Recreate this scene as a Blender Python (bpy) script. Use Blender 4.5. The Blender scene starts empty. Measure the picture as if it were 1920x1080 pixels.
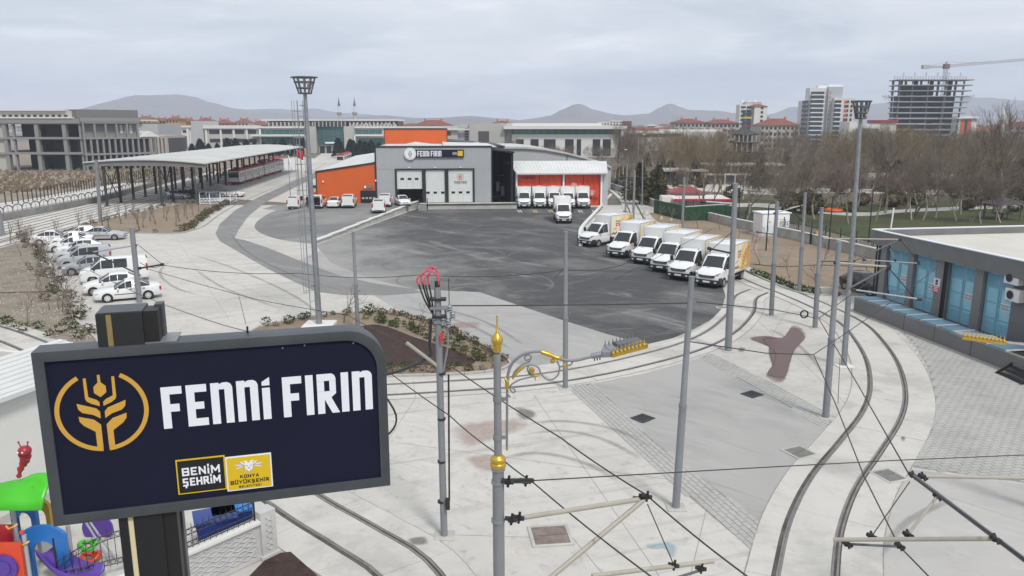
import bpy, bmesh, math, random
from math import sin, cos, pi, atan, atan2, sqrt, radians, hypot
from mathutils import Vector, Matrix, noise as mnoise
from mathutils.geometry import tessellate_polygon
sc = bpy.context.scene
col = sc.collection
R = random.Random(7)
# ------------------------------------------------------------------ camera
CAM_H, FPX = 12.0, 1450.0
PITCH = atan(305 / FPX)
cam_data = bpy.data.cameras.new('camera')
cam = bpy.data.objects.new('camera', cam_data)
col.objects.link(cam)
cam_data.sensor_width = 36.0
cam_data.lens = FPX * 36.0 / 1920.0
cam_data.clip_start, cam_data.clip_end = 0.3, 12000
cam.location = (0, 0, CAM_H)
cam.rotation_euler = (pi / 2 - PITCH, 0, 0)
sc.camera = cam
# ------------------------------------------------------------------ light
SUN_EL, SUN_AZ = radians(52), radians(150)       # azimuth clockwise from +Y (view direction)
w = bpy.data.worlds.new('World'); sc.world = w; w.use_nodes = True
nt = w.node_tree; N = nt.nodes; L = nt.links
for n in list(N): N.remove(n)
def nd(t, **k):
 n = N.new(t)
 for a, b in k.items(): setattr(n, a, b)
 return n
out = nd('ShaderNodeOutputWorld'); bg = nd('ShaderNodeBackground'); bg.inputs[1].default_value = 0.074
sky = nd('ShaderNodeTexSky', sky_type='NISHITA', sun_disc=False, sun_elevation=SUN_EL, sun_rotation=SUN_AZ)
tc = nd('ShaderNodeTexCoord'); sep = nd('ShaderNodeSeparateXYZ'); L.new(tc.outputs['Generated'], sep.inputs[0])
zz = nd('ShaderNodeMath', operation='MAXIMUM'); L.new(sep.outputs[2], zz.inputs[0]); zz.inputs[1].default_value = 0.0
za = nd('ShaderNodeMath', operation='ADD'); L.new(zz.outputs[0], za.inputs[0]); za.inputs[1].default_value = 0.09
dx = nd('ShaderNodeMath', operation='DIVIDE'); L.new(sep.outputs[0], dx.inputs[0]); L.new(za.outputs[0], dx.inputs[1])
dy = nd('ShaderNodeMath', operation='DIVIDE'); L.new(sep.outputs[1], dy.inputs[0]); L.new(za.outputs[0], dy.inputs[1])
cmb = nd('ShaderNodeCombineXYZ'); L.new(dx.outputs[0], cmb.inputs[0]); L.new(dy.outputs[0], cmb.inputs[1])
def wnoise(scale, detail, rough, dist, off):
 m = nd('ShaderNodeMapping'); m.inputs['Location'].default_value = off; L.new(cmb.outputs[0], m.inputs[0])
 n = nd('ShaderNodeTexNoise'); n.inputs['Scale'].default_value = scale; n.inputs['Detail'].default_value = detail
 n.inputs['Roughness'].default_value = rough; n.inputs['Distortion'].default_value = dist
 L.new(m.outputs[0], n.inputs['Vector']); return n.outputs['Fac']
def wramp(f, a, b, ca, cb):
 r = nd('ShaderNodeValToRGB'); e = r.color_ramp.elements
 e[0].position, e[1].position = a, b; e[0].color = (*ca, 1); e[1].color = (*cb, 1)
 L.new(f, r.inputs[0]); return r.outputs[0]
cl1 = wramp(wnoise(0.5, 9, 0.6, 0.5, (3.1, 0.4, 0)), 0.36, 0.66, (4.4, 4.85, 5.3), (7.2, 7.3, 7.4))
cl2 = wramp(wnoise(1.3, 7, 0.62, 0.3, (8.3, 2.7, 0)), 0.53, 0.72, (0, 0, 0), (2.2, 2.15, 2.1))
addc = nd('ShaderNodeMix', data_type='RGBA', blend_type='ADD'); addc.inputs[0].default_value = 0.7
L.new(cl1, addc.inputs[6]); L.new(cl2, addc.inputs[7])
mixs = nd('ShaderNodeMix', data_type='RGBA'); mixs.inputs[0].default_value = 0.9
L.new(sky.outputs[0], mixs.inputs[6]); L.new(addc.outputs[2], mixs.inputs[7])
L.new(mixs.outputs[2], bg.inputs[0]); L.new(bg.outputs[0], out.inputs[0])
sun_d = bpy.data.lights.new('sun', 'SUN'); sun_d.energy = 1.5; sun_d.angle = radians(11); sun_d.color = (1, 0.95, 0.87)
sun = bpy.data.objects.new('sun', sun_d); col.objects.link(sun); sun.location = (0, 0, 60)
sv = Vector((sin(SUN_AZ) * cos(SUN_EL), cos(SUN_AZ) * cos(SUN_EL), sin(SUN_EL)))
sun.rotation_euler = sv.to_track_quat('Z', 'Y').to_euler()
vs = sc.view_settings
vs.view_transform = 'Standard'; vs.look = 'None'; vs.gamma = 1.0; vs.use_curve_mapping = False; vs.exposure = 0.93
sc.render.engine = 'CYCLES'
sc.cycles.max_bounces = 6; sc.cycles.volume_bounces = 1; sc.cycles.use_denoising = True
sc.cycles.transparent_max_bounces = 8
# ------------------------------------------------------------------ helpers
def g(px, py, z=0.0):
 """ground point (height z) seen at a photo pixel (1920x1080)"""
 u = (px - 960) / FPX; v = (540 - py) / FPX
 dyy = cos(PITCH) + v * sin(PITCH); dz = -sin(PITCH) + v * cos(PITCH)
 t = (z - CAM_H) / dz
 return Vector((u * t, dyy * t, z))
def at(px, py, Y):
 """point at distance Y seen at a photo pixel"""
 u = (px - 960) / FPX; v = (540 - py) / FPX
 dyy = cos(PITCH) + v * sin(PITCH); dz = -sin(PITCH) + v * cos(PITCH)
 t = Y / dyy
 return Vector((u * t, Y, CAM_H + dz * t))
class MB:
 def __init__(s): s.v = []; s.f = []; s.m = []
 def face(s, pts, m=0):
  b = len(s.v); s.v += [tuple(p) for p in pts]; s.f.append(tuple(range(b, b + len(pts)))); s.m.append(m)
 def raw(s, vs_, fs_, m=0):
  b = len(s.v); s.v += [tuple(p) for p in vs_]
  for f in fs_: s.f.append(tuple(b + i for i in f)); s.m.append(m)
 def box(s, a, b, m=0):
  (x0, y0, z0), (x1, y1, z1) = a, b
  s.raw([(x0,y0,z0),(x1,y0,z0),(x1,y1,z0),(x0,y1,z0),(x0,y0,z1),(x1,y0,z1),(x1,y1,z1),(x0,y1,z1)],
              [(3,2,1,0),(4,5,6,7),(0,1,5,4),(1,2,6,5),(2,3,7,6),(3,0,4,7)], m)
 def cbox(s, c, d, m=0):
  s.box([c[i] - d[i] / 2 for i in range(3)], [c[i] + d[i] / 2 for i in range(3)], m)
 def beam(s, p0, p1, wd, ht, m=0, up=(0, 0, 1)):
  """box bar from p0 to p1"""
  p0, p1 = Vector(p0), Vector(p1); d = (p1 - p0).normalized(); u = Vector(up)
  if abs(d.dot(u)) > 0.98: u = Vector((0, 1, 0))
  sd = d.cross(u).normalized() * wd / 2; up_ = sd.cross(d).normalized() * ht / 2
  q = [p0 - sd - up_, p0 + sd - up_, p0 + sd + up_, p0 - sd + up_]
  q += [p + (p1 - p0) for p in q]
  s.raw(q, [(3,2,1,0),(4,5,6,7),(0,1,5,4),(1,2,6,5),(2,3,7,6),(3,0,4,7)], m)
 def prism(s, poly, z0, z1, m=0, axis='z'):
  """extrude a 2-D polygon (counter-clockwise); axis z: (x,y), y: (x,z), x: (y,z)"""
  def P(p, h): return (p[0], p[1], h) if axis == 'z' else (p[0], h, p[1]) if axis == 'y' else (h, p[0], p[1])
  n = len(poly); b = len(s.v)
  s.v += [P(p, z0) for p in poly] + [P(p, z1) for p in poly]
  tri = tessellate_polygon([[Vector((p[0], p[1], 0)) for p in poly]])
  for t in tri:
   s.f.append((b + t[0], b + t[1], b + t[2])); s.m.append(m)
   s.f.append((b + n + t[2], b + n + t[1], b + n + t[0])); s.m.append(m)
  for i in range(n):
   j = (i + 1) % n; s.f.append((b + i, b + j, b + n + j, b + n + i)); s.m.append(m)
 def tube(s, pts, r, n=6, m=0, cap=True):
  pts = [Vector(p) for p in pts]; k = len(pts); rs = r if isinstance(r, (list, tuple)) else [r] * k
  b = len(s.v); ref = None
  for i, p in enumerate(pts):
   d = (pts[min(i + 1, k - 1)] - pts[max(i - 1, 0)]).normalized()
   if ref is None:
    ref = Vector((0, 0, 1)) if abs(d.z) < 0.9 else Vector((1, 0, 0))
   a = d.cross(ref).normalized(); ref2 = a.cross(d).normalized(); ref = ref2
   for j in range(n):
    t = 2 * pi * j / n; s.v.append(tuple(p + (a * cos(t) + ref2 * sin(t)) * rs[i]))
  for i in range(k - 1):
   for j in range(n):
    j2 = (j + 1) % n
    s.f.append((b + i*n + j, b + i*n + j2, b + (i+1)*n + j2, b + (i+1)*n + j)); s.m.append(m)
  if cap and n > 2:
   s.f.append(tuple(b + j for j in range(n))[::-1]); s.m.append(m)
   s.f.append(tuple(b + (k-1)*n + j for j in range(n))); s.m.append(m)
 def cyl(s, p0, p1, r0, r1=None, n=12, m=0):
  s.tube([p0, p1], [r0, r0 if r1 is None else r1], n, m)
 def lathe(s, prof, n=16, o=(0, 0, 0), m=0):
  b = len(s.v); k = len(prof)
  for r_, z in prof:
   for j in range(n):
    t = 2 * pi * j / n; s.v.append((o[0] + r_ * cos(t), o[1] + r_ * sin(t), o[2] + z))
  for i in range(k - 1):
   for j in range(n):
    j2 = (j + 1) % n; s.f.append((b+i*n+j, b+i*n+j2, b+(i+1)*n+j2, b+(i+1)*n+j)); s.m.append(m)
  s.f.append(tuple(b + j for j in range(n))[::-1]); s.m.append(m)
  s.f.append(tuple(b + (k-1)*n + j for j in range(n))); s.m.append(m)
 def sheet(s, poly, z=0.0, m=0, zf=None):
  """flat (or draped) polygon facing up"""
  poly = [Vector((p[0], p[1], 0)) for p in poly]
  b = len(s.v); s.v += [(p.x, p.y, z if zf is None else zf(p.x, p.y)) for p in poly]
  for t in tessellate_polygon([poly]):
   a, c, d = (poly[i] for i in t)
   if (c - a).cross(d - a).z < 0: t = t[::-1]
   s.f.append(tuple(b + i for i in t)); s.m.append(m)
 def xf(s, M, start=0):
  s.v[start:] = [tuple(M @ Vector(p)) for p in s.v[start:]]; return s
 def build(s, name, mat, parent=None, angle=32, bevel=0.0, smooth=True):
  me = bpy.data.meshes.new(name)
  me.from_pydata(s.v, [], s.f)
  mats = mat if isinstance(mat, (list, tuple)) else [mat]
  for m_ in mats: me.materials.append(m_)
  if len(mats) > 1: me.polygons.foreach_set('material_index', s.m)
  if bevel:
   bm = bmesh.new(); bm.from_mesh(me)
   bmesh.ops.remove_doubles(bm, verts=bm.verts, dist=1e-5)
   ed = [e for e in bm.edges if len(e.link_faces) == 2 and e.calc_face_angle(0) > 0.5]
   bmesh.ops.bevel(bm, geom=ed, offset=bevel, segments=2, profile=0.7, affect='EDGES', clamp_overlap=True)
   bm.to_mesh(me); bm.free()
  if smooth and len(me.polygons):
   me.polygons.foreach_set('use_smooth', [True] * len(me.polygons))
   me.set_sharp_from_angle(angle=radians(angle))
  me.update()
  o = bpy.data.objects.new(name, me); col.objects.link(o)
  if parent is not None: o.parent = parent
  return o
def tag(o, label=None, cat=None, group=None, kind=None):
 if label: o['label'] = label
 if cat: o['category'] = cat
 if group: o['group'] = group
 if kind: o['kind'] = kind
 return o
def empty(name, loc=(0, 0, 0), rz=0.0, label=None, cat=None, group=None, kind=None):
 o = bpy.data.objects.new(name, None); col.objects.link(o)
 o.location = loc; o.rotation_euler = (0, 0, rz); o.empty_display_size = 0.2
 return tag(o, label, cat, group, kind)
KIDS = {}
def kids(o):
 if o.name not in KIDS: KIDS[o.name] = [c for c in col.objects if c.parent is o]
 return KIDS[o.name]
def copy_tree(o, parent=None):
 c = o.copy(); col.objects.link(c)
 if parent is not None: c.parent = parent
 for ch in kids(o): copy_tree(ch, c)
 return c
def put(proto, used, loc, rz=0.0, label=None, group=None, scale=None):
 """first call places the prototype, later calls a copy of it and of all its parts"""
 o = copy_tree(proto) if used[0] else proto
 used[0] = True
 o.location = loc; o.rotation_euler = (0, 0, rz)
 if scale: o.scale = scale if isinstance(scale, (tuple, list)) else (scale,) * 3
 return tag(o, label, None, group)
def piece(proto, parent, loc, rot=(0, 0, 0), scale=None):
 """one more part that shares its mesh with an alike piece"""
 c = bpy.data.objects.new(proto.name.split('.')[0], proto.data); col.objects.link(c)
 c.parent = parent; c.location = loc; c.rotation_euler = rot
 if scale: c.scale = scale
 return c
def spline(pts, n=8, closed=False):
 P_ = [Vector(p) for p in pts]; k = len(P_); o = []
 for i in range(k if closed else k - 1):
  if closed: a, b, c, d = P_[(i-1) % k], P_[i], P_[(i+1) % k], P_[(i+2) % k]
  else: a, b, c, d = P_[max(i-1, 0)], P_[i], P_[i+1], P_[min(i+2, k-1)]
  for j in range(n):
   t = j / n
   o.append(0.5 * ((2*b) + (c - a)*t + (2*a - 5*b + 4*c - d)*t*t + (3*b - a - 3*c + d)*t*t*t))
 if not closed: o.append(P_[-1])
 return o
def offset(path, d):
 o = []
 for i, p in enumerate(path):
  t = (path[min(i+1, len(path)-1)] - path[max(i-1, 0)]); t.z = 0; t.normalize()
  o.append(p + Vector((-t.y, t.x, 0)) * d)
 return o
def resample(path, step):
 o = [path[0].copy()]; acc = 0.0
 for a, b in zip(path, path[1:]):
  l = (b - a).length; q = step - acc
  while q <= l: o.append(a.lerp(b, q / l)); q += step
  acc = (acc + l) % step
 o.append(path[-1].copy()); return o
def pxs(pts, z=0.0): return [g(x, y, z) for x, y in pts]
def in_poly(p, poly):
 c = False; j = len(poly) - 1
 for i in range(len(poly)):
  a, b = poly[i], poly[j]
  if (a[1] > p[1]) != (b[1] > p[1]) and p[0] < (b[0]-a[0]) * (p[1]-a[1]) / (b[1]-a[1]) + a[0]: c = not c
  j = i
 return c
# ------------------------------------------------------------------ materials
def mat(name, c, rough=0.7, metal=0.0, var=0.0, scale=3.0, bump=0.0, bscale=None, c2=None, spec=0.5, stretch=(1, 1, 1), emit=None, coat=0.0, trans=0.0):
 m = bpy.data.materials.new(name); m.use_nodes = True
 t = m.node_tree; b = t.nodes['Principled BSDF']
 b.inputs['Base Color'].default_value = (*c, 1); b.inputs['Roughness'].default_value = rough
 b.inputs['Metallic'].default_value = metal; b.inputs['Specular IOR Level'].default_value = spec
 if coat: b.inputs['Coat Weight'].default_value = coat; b.inputs['Coat Roughness'].default_value = 0.05
 if var or c2 or bump:
  tx = t.nodes.new('ShaderNodeTexCoord'); mp = t.nodes.new('ShaderNodeMapping'); mp.inputs['Scale'].default_value = stretch
  t.links.new(tx.outputs['Object'], mp.inputs[0])
 if var or c2:
  n = t.nodes.new('ShaderNodeTexNoise'); n.inputs['Scale'].default_value = scale; n.inputs['Detail'].default_value = 8; n.inputs['Roughness'].default_value = 0.62
  t.links.new(mp.outputs[0], n.inputs['Vector'])
  r = t.nodes.new('ShaderNodeValToRGB'); e = r.color_ramp.elements; e[0].position, e[1].position = 0.32, 0.68
  lo = c if c2 else tuple(x * (1 - var) for x in c); hi = c2 if c2 else tuple(min(x * (1 + var), 0.95) for x in c)
  e[0].color, e[1].color = (*lo, 1), (*hi, 1)
  t.links.new(n.outputs['Fac'], r.inputs[0]); t.links.new(r.outputs[0], b.inputs['Base Color'])
 if bump:
  n2 = t.nodes.new('ShaderNodeTexNoise'); n2.inputs['Scale'].default_value = bscale or scale * 6; n2.inputs['Detail'].default_value = 5
  t.links.new(mp.outputs[0], n2.inputs['Vector'])
  bu = t.nodes.new('ShaderNodeBump'); bu.inputs['Strength'].default_value = bump; bu.inputs['Distance'].default_value = 0.02
  t.links.new(n2.outputs['Fac'], bu.inputs['Height']); t.links.new(bu.outputs[0], b.inputs['Normal'])
 return m
def ground_mat(name, layers, rough=0.9, bump=0.15, bscale=30, arcs=(), dust=None):
 """layers: list of (colour, noise scale, detail, lo, hi, stretch, rotation, amount); the first is (colour,) alone"""
 m = bpy.data.materials.new(name); m.use_nodes = True; t = m.node_tree; b = t.nodes['Principled BSDF']
 b.inputs['Roughness'].default_value = rough; b.inputs['Specular IOR Level'].default_value = 0.25
 tx = t.nodes.new('ShaderNodeTexCoord'); last = None
 for i, l in enumerate(layers):
  if i == 0:
   last = t.nodes.new('ShaderNodeRGB'); last.outputs[0].default_value = (*l[0], 1); last = last.outputs[0]; continue
  c, s, det, lo, hi, st, rot, am = l
  mp = t.nodes.new('ShaderNodeMapping'); mp.inputs['Scale'].default_value = (*st, 1); mp.inputs['Rotation'].default_value = (0, 0, rot)
  mp.inputs['Location'].default_value = (i * 7.3, i * 3.1, 0)
  # turn first, then stretch
  mr = t.nodes.new('ShaderNodeVectorRotate'); mr.rotation_type = 'Z_AXIS'; mr.inputs['Angle'].default_value = rot
  mp.inputs['Rotation'].default_value = (0, 0, 0)
  t.links.new(tx.outputs['Object'], mr.inputs[0]); t.links.new(mr.outputs[0], mp.inputs[0])
  n = t.nodes.new('ShaderNodeTexNoise'); n.inputs['Scale'].default_value = s; n.inputs['Detail'].default_value = det; n.inputs['Roughness'].default_value = 0.7
  n.inputs['Distortion'].default_value = 0.4
  t.links.new(mp.outputs[0], n.inputs['Vector'])
  r = t.nodes.new('ShaderNodeMapRange'); r.inputs['From Min'].default_value = lo; r.inputs['From Max'].default_value = hi; r.inputs['To Max'].default_value = am
  r.interpolation_type = 'SMOOTHSTEP'
  t.links.new(n.outputs['Fac'], r.inputs[0])
  x = t.nodes.new('ShaderNodeMix'); x.data_type = 'RGBA'; x.inputs[7].default_value = (*c, 1)
  t.links.new(r.outputs[0], x.inputs[0]); t.links.new(last, x.inputs[6]); last = x.outputs[2]
 def mth(op, a, b_=None, c=None):
  q = t.nodes.new('ShaderNodeMath'); q.operation = op
  for i, x in enumerate((a, b_, c)):
   if x is None: continue
   if isinstance(x, (int, float)): q.inputs[i].default_value = x
   else: t.links.new(x, q.inputs[i])
  return q.outputs[0]
 def nz(s, det=8, loc=0.0):
  q = t.nodes.new('ShaderNodeTexNoise'); q.inputs['Scale'].default_value = s; q.inputs['Detail'].default_value = det; q.inputs['Roughness'].default_value = .7
  mp = t.nodes.new('ShaderNodeMapping'); mp.inputs['Location'].default_value = (loc, loc, 0); t.links.new(tx.outputs['Object'], mp.inputs[0]); t.links.new(mp.outputs[0], q.inputs['Vector']); return q.outputs['Fac']
 def mixin(f, c, am):
  nonlocal last
  x = t.nodes.new('ShaderNodeMix'); x.data_type = 'RGBA'; x.inputs[7].default_value = (*c, 1); t.links.new(mth('MULTIPLY', f, am), x.inputs[0]); t.links.new(last, x.inputs[6]); last = x.outputs[2]
 for c, sc_, loc, am in arcs:                 # tyre arcs: distorted rings broken up by noise
  wv = t.nodes.new('ShaderNodeTexWave'); wv.wave_type = 'RINGS'; wv.rings_direction = 'Z'; wv.inputs['Scale'].default_value = sc_; wv.inputs['Distortion'].default_value = 5; wv.inputs['Detail'].default_value = 1; wv.inputs['Detail Scale'].default_value = .35
  mp = t.nodes.new('ShaderNodeMapping'); mp.inputs['Location'].default_value = loc; t.links.new(tx.outputs['Object'], mp.inputs[0]); t.links.new(mp.outputs[0], wv.inputs['Vector'])
  a_ = t.nodes.new('ShaderNodeMapRange'); a_.inputs['From Min'].default_value = .86; a_.inputs['From Max'].default_value = 1; t.links.new(wv.outputs['Fac'], a_.inputs[0])
  b_ = t.nodes.new('ShaderNodeMapRange'); b_.inputs['From Min'].default_value = .5; b_.inputs['From Max'].default_value = .68; t.links.new(nz(.22, 8, loc[0]), b_.inputs[0])
  mixin(mth('MULTIPLY', a_.outputs[0], b_.outputs[0]), c, am)
 if dust:                                     # fine dust blown over one side of the surface
  c, nx, ny, d0, d1 = dust; sp = t.nodes.new('ShaderNodeSeparateXYZ'); t.links.new(tx.outputs['Object'], sp.inputs[0])
  dd = mth('MULTIPLY_ADD', sp.outputs[0], nx, mth('MULTIPLY_ADD', sp.outputs[1], ny, mth('MULTIPLY', mth('SUBTRACT', nz(.12, 10), .5), 26)))
  a_ = t.nodes.new('ShaderNodeMapRange'); a_.interpolation_type = 'SMOOTHSTEP'; a_.inputs['From Min'].default_value = d0; a_.inputs['From Max'].default_value = d1; a_.inputs['To Min'].default_value = 1; a_.inputs['To Max'].default_value = 0; t.links.new(dd, a_.inputs[0]); mixin(a_.outputs[0], c, .85)
 t.links.new(last, b.inputs['Base Color'])
 if bump:
  n2 = t.nodes.new('ShaderNodeTexNoise'); n2.inputs['Scale'].default_value = bscale; n2.inputs['Detail'].default_value = 6
  t.links.new(tx.outputs['Object'], n2.inputs['Vector'])
  bu = t.nodes.new('ShaderNodeBump'); bu.inputs['Strength'].default_value = bump; bu.inputs['Distance'].default_value = 0.03
  t.links.new(n2.outputs['Fac'], bu.inputs['Height']); t.links.new(bu.outputs[0], b.inputs['Normal'])
 return m
M = {}
M['white_paint'] = mat('white_paint', (0.7, 0.71, 0.715), 0.28, coat=0.4, var=0.04, scale=1.2)
M['silver_paint'] = mat('silver_paint', (0.47, 0.48, 0.5), 0.3, 0.35, coat=0.4)
M['grey_paint'] = mat('grey_paint', (0.3, 0.31, 0.33), 0.32, 0.3, coat=0.4)
M['black_paint'] = mat('black_paint', (0.015, 0.016, 0.02), 0.2, coat=0.5)
M['car_glass'] = mat('car_glass', (0.02, 0.025, 0.03), 0.06, spec=0.7)
M['tyre'] = mat('tyre', (0.018, 0.018, 0.019), 0.85)
M['rim'] = mat('rim', (0.42, 0.43, 0.45), 0.35, 0.7)
M['rim_white'] = mat('rim_white', (0.62, 0.63, 0.64), 0.4)
M['black_plastic'] = mat('black_plastic', (0.022, 0.023, 0.026), 0.5)
M['lamp_glass'] = mat('lamp_glass', (0.55, 0.58, 0.62), 0.1, spec=0.8)
M['tail_red'] = mat('tail_red', (0.35, 0.02, 0.02), 0.2)
M['plate'] = mat('plate', (0.75, 0.76, 0.78), 0.4)
M['pole_grey'] = mat('pole_grey', (0.2, 0.21, 0.225), 0.5, var=0.1, scale=2)
M['pole_dark'] = mat('pole_dark', (0.105, 0.11, 0.12), 0.5, var=0.1, scale=2)
M['galv'] = mat('galv', (0.27, 0.29, 0.31), 0.45, 0.5, var=0.15, scale=4)
M['beige_tube'] = mat('beige_tube', (0.33, 0.31, 0.27), 0.5, var=0.08)
M['dark_metal'] = mat('dark_metal', (0.03, 0.031, 0.034), 0.5, 0.3)
M['steel_dark'] = mat('steel_dark', (0.045, 0.044, 0.043), 0.7)
M['saw_cut'] = mat('saw_cut', (0.27, 0.262, 0.248), 0.95)
M['wire'] = mat('wire', (0.035, 0.035, 0.037), 0.6)
M['gold'] = mat('gold', (0.55, 0.36, 0.06), 0.36, 0.6, var=0.12, scale=20)
M['navy'] = mat('navy', (0.01, 0.012, 0.03), 0.5, spec=.18, var=0.1, scale=0.8)
M['sign_frame'] = mat('sign_frame', (0.055, 0.062, 0.072), 0.42, var=0.15, scale=2.5)
M['sign_black'] = mat('sign_black', (0.012, 0.013, 0.015), 0.45)
M['sign_gold'] = mat('sign_gold', (0.58, 0.33, 0.055), 0.5)
M['sign_tan'] = mat('sign_tan', (0.26, 0.19, 0.085), 0.5, var=0.15, scale=30)
M['cream_strip'] = mat('cream_strip', (0.66, 0.58, 0.38), 0.5)
M['letter_white'] = mat('letter_white', (0.74, 0.77, 0.84), 0.5)
M['yellow'] = mat('yellow', (0.65, 0.45, 0.01), 0.5)
M['orange'] = mat('orange', (0.56, 0.1, 0.012), 0.6, var=0.05, scale=0.4)
M['red_tarp'] = mat('red_tarp', (0.58, 0.065, 0.022), 0.6, var=0.12, scale=0.5, bump=0.3, bscale=1.5)
M['fac_grey'] = mat('fac_grey', (0.34, 0.355, 0.375), 0.6, var=0.05, scale=0.5)
M['hall_grey'] = mat('hall_grey', (0.4, 0.415, 0.43), 0.6, var=0.06, scale=0.3)
M['black_trim'] = mat('black_trim', (0.02, 0.021, 0.023), 0.5)
M['inside_shade'] = mat('inside_shade', (0.015, 0.015, 0.016), 0.9)  # near-black, paints the shade of unlit interiors
M['door_white'] = mat('door_white', (0.6, 0.63, 0.63), 0.45, var=0.04, scale=1)
M['roof_white'] = mat('roof_white', (0.57, 0.585, 0.585), 0.45, var=0.08, scale=0.4)
M['roof_metal'] = mat('roof_metal', (0.47, 0.48, 0.465), 0.5, 0.0, var=0.12, scale=0.15)
M['concrete'] = mat('concrete', (0.4, 0.395, 0.375), 0.9, var=0.2, scale=0.6, bump=0.2, bscale=12)
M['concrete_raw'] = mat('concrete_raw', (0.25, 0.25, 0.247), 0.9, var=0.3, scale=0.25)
M['concrete_dark_shade'] = mat('concrete_dark_shade', (0.075, 0.075, 0.074), 0.9, var=0.3, scale=0.2)  # darkened raw concrete, shade of open storeys put into the colour; also dark fittings
M['white_wall'] = mat('white_wall', (0.62, 0.62, 0.6), 0.8, var=0.06, scale=0.3)
M['pale_wall'] = mat('pale_wall', (0.43, 0.42, 0.39), 0.85, var=0.08, scale=0.2)
M['beige_wall'] = mat('beige_wall', (0.4, 0.36, 0.32), 0.85, var=0.1, scale=0.4)
M['glass_green'] = mat('glass_green', (0.05, 0.14, 0.14), 0.12, spec=0.8, var=0.6, scale=0.25)
M['glass_dark'] = mat('glass_dark', (0.03, 0.036, 0.042), 0.15, spec=0.7, var=0.4, scale=0.3)
M['glass_blue'] = mat('glass_blue', (0.07, 0.1, 0.12), 0.15, spec=0.7)
M['roof_red'] = mat('roof_red', (0.19, 0.058, 0.038), 0.8, var=0.2, scale=0.3)
M['ochre'] = mat('ochre', (0.5, 0.28, 0.05), 0.8)
M['salmon'] = mat('salmon', (0.42, 0.18, 0.1), 0.8)
M['rail_steel'] = mat('rail_steel', (0.26, 0.245, 0.235), 0.35, 0.5, var=0.25, scale=2)
M['rail_groove'] = mat('rail_groove', (0.085, 0.076, 0.07), 0.9, var=0.5, scale=1.5)
M['iron_black'] = mat('iron_black', (0.012, 0.012, 0.013), 0.5)
M['blue_door'] = mat('blue_door', (0.29, 0.56, 0.67), 0.5, var=0.08, scale=0.8)
M['blue_dark'] = mat('blue_dark', (0.2, 0.42, 0.54), 0.5, var=0.1)
M['blue_sill'] = mat('blue_sill', (0.1, 0.19, 0.27), 0.6, var=0.25, scale=1.2)
M['sub_grey'] = mat('sub_grey', (0.155, 0.156, 0.158), 0.75, var=0.1, scale=0.6)
M['sub_light'] = mat('sub_light', (0.2, 0.202, 0.205), 0.75, var=0.1, scale=0.6)
M['membrane'] = mat('membrane', (0.52, 0.5, 0.46), 0.9, var=0.07, scale=0.4)
M['notice_white'] = mat('notice_white', (0.7, 0.66, 0.66), 0.6)
M['notice_red'] = mat('notice_red', (0.5, 0.03, 0.03), 0.6)
M['tram_white'] = mat('tram_white', (0.62, 0.62, 0.6), 0.35)
M['tram_red'] = mat('tram_red', (0.28, 0.02, 0.025), 0.4)
M['hoard_green'] = mat('hoard_green', (0.008, 0.055, 0.018), 0.6, var=0.1, scale=1)
M['flag_red'] = mat('flag_red', (0.5, 0.01, 0.02), 0.7)
M['bark'] = mat('bark', (0.16, 0.13, 0.105), 0.9, var=0.35, scale=4)
M['bark_pale'] = mat('bark_pale', (0.33, 0.3, 0.26), 0.9, var=0.35, scale=2)
M['twig'] = mat('twig', (0.165, 0.135, 0.11), 0.9, var=0.3, scale=1)
M['twig_red'] = mat('twig_red', (0.175, 0.135, 0.112), 0.9, var=0.3, scale=1)
M['twig_olive'] = mat('twig_olive', (0.19, 0.15, 0.085), 0.9, var=0.3, scale=1)
M['blossom'] = mat('blossom', (0.55, 0.4, 0.4), 0.9, var=0.2)
M['leaf'] = mat('leaf', (0.055, 0.08, 0.03), 0.8, spec=.05, var=0.5, scale=3)
M['leaf_olive'] = mat('leaf_olive', (0.105, 0.1, 0.05), 0.8, spec=.05, var=0.45, scale=3)
M['leaf_dark'] = mat('leaf_dark', (0.016, 0.028, 0.018), 0.85, spec=.05, var=0.5, scale=1)
M['leaf_red'] = mat('leaf_red', (0.12, 0.085, 0.06), 0.85, spec=.05, var=0.4, scale=3)
M['stone_wall'] = mat('stone_wall', (0.36, 0.35, 0.33), 0.9, var=0.25, scale=0.8, bump=0.4, bscale=4)
M['relief'] = mat('relief', (0.45, 0.45, 0.45), 0.85, var=0.08, scale=3)
def plastic(n, c): M[n] = mat(n, c, 0.35, var=0.06, scale=2, spec=0.5)
plastic('play_green', (0.055, 0.45, 0.015)); plastic('play_blue', (0.02, 0.16, 0.5)); plastic('play_purple', (0.09, 0.04, 0.3))
plastic('play_red', (0.6, 0.06, 0.02)); plastic('play_crimson', (0.32, 0.015, 0.03)); plastic('play_yellow', (0.6, 0.33, 0.02)); plastic('play_pole', (0.36, 0.37, 0.4))
plastic('bin_blue', (0.012, 0.035, 0.2))
CONC = (0.495, 0.482, 0.457)
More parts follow.
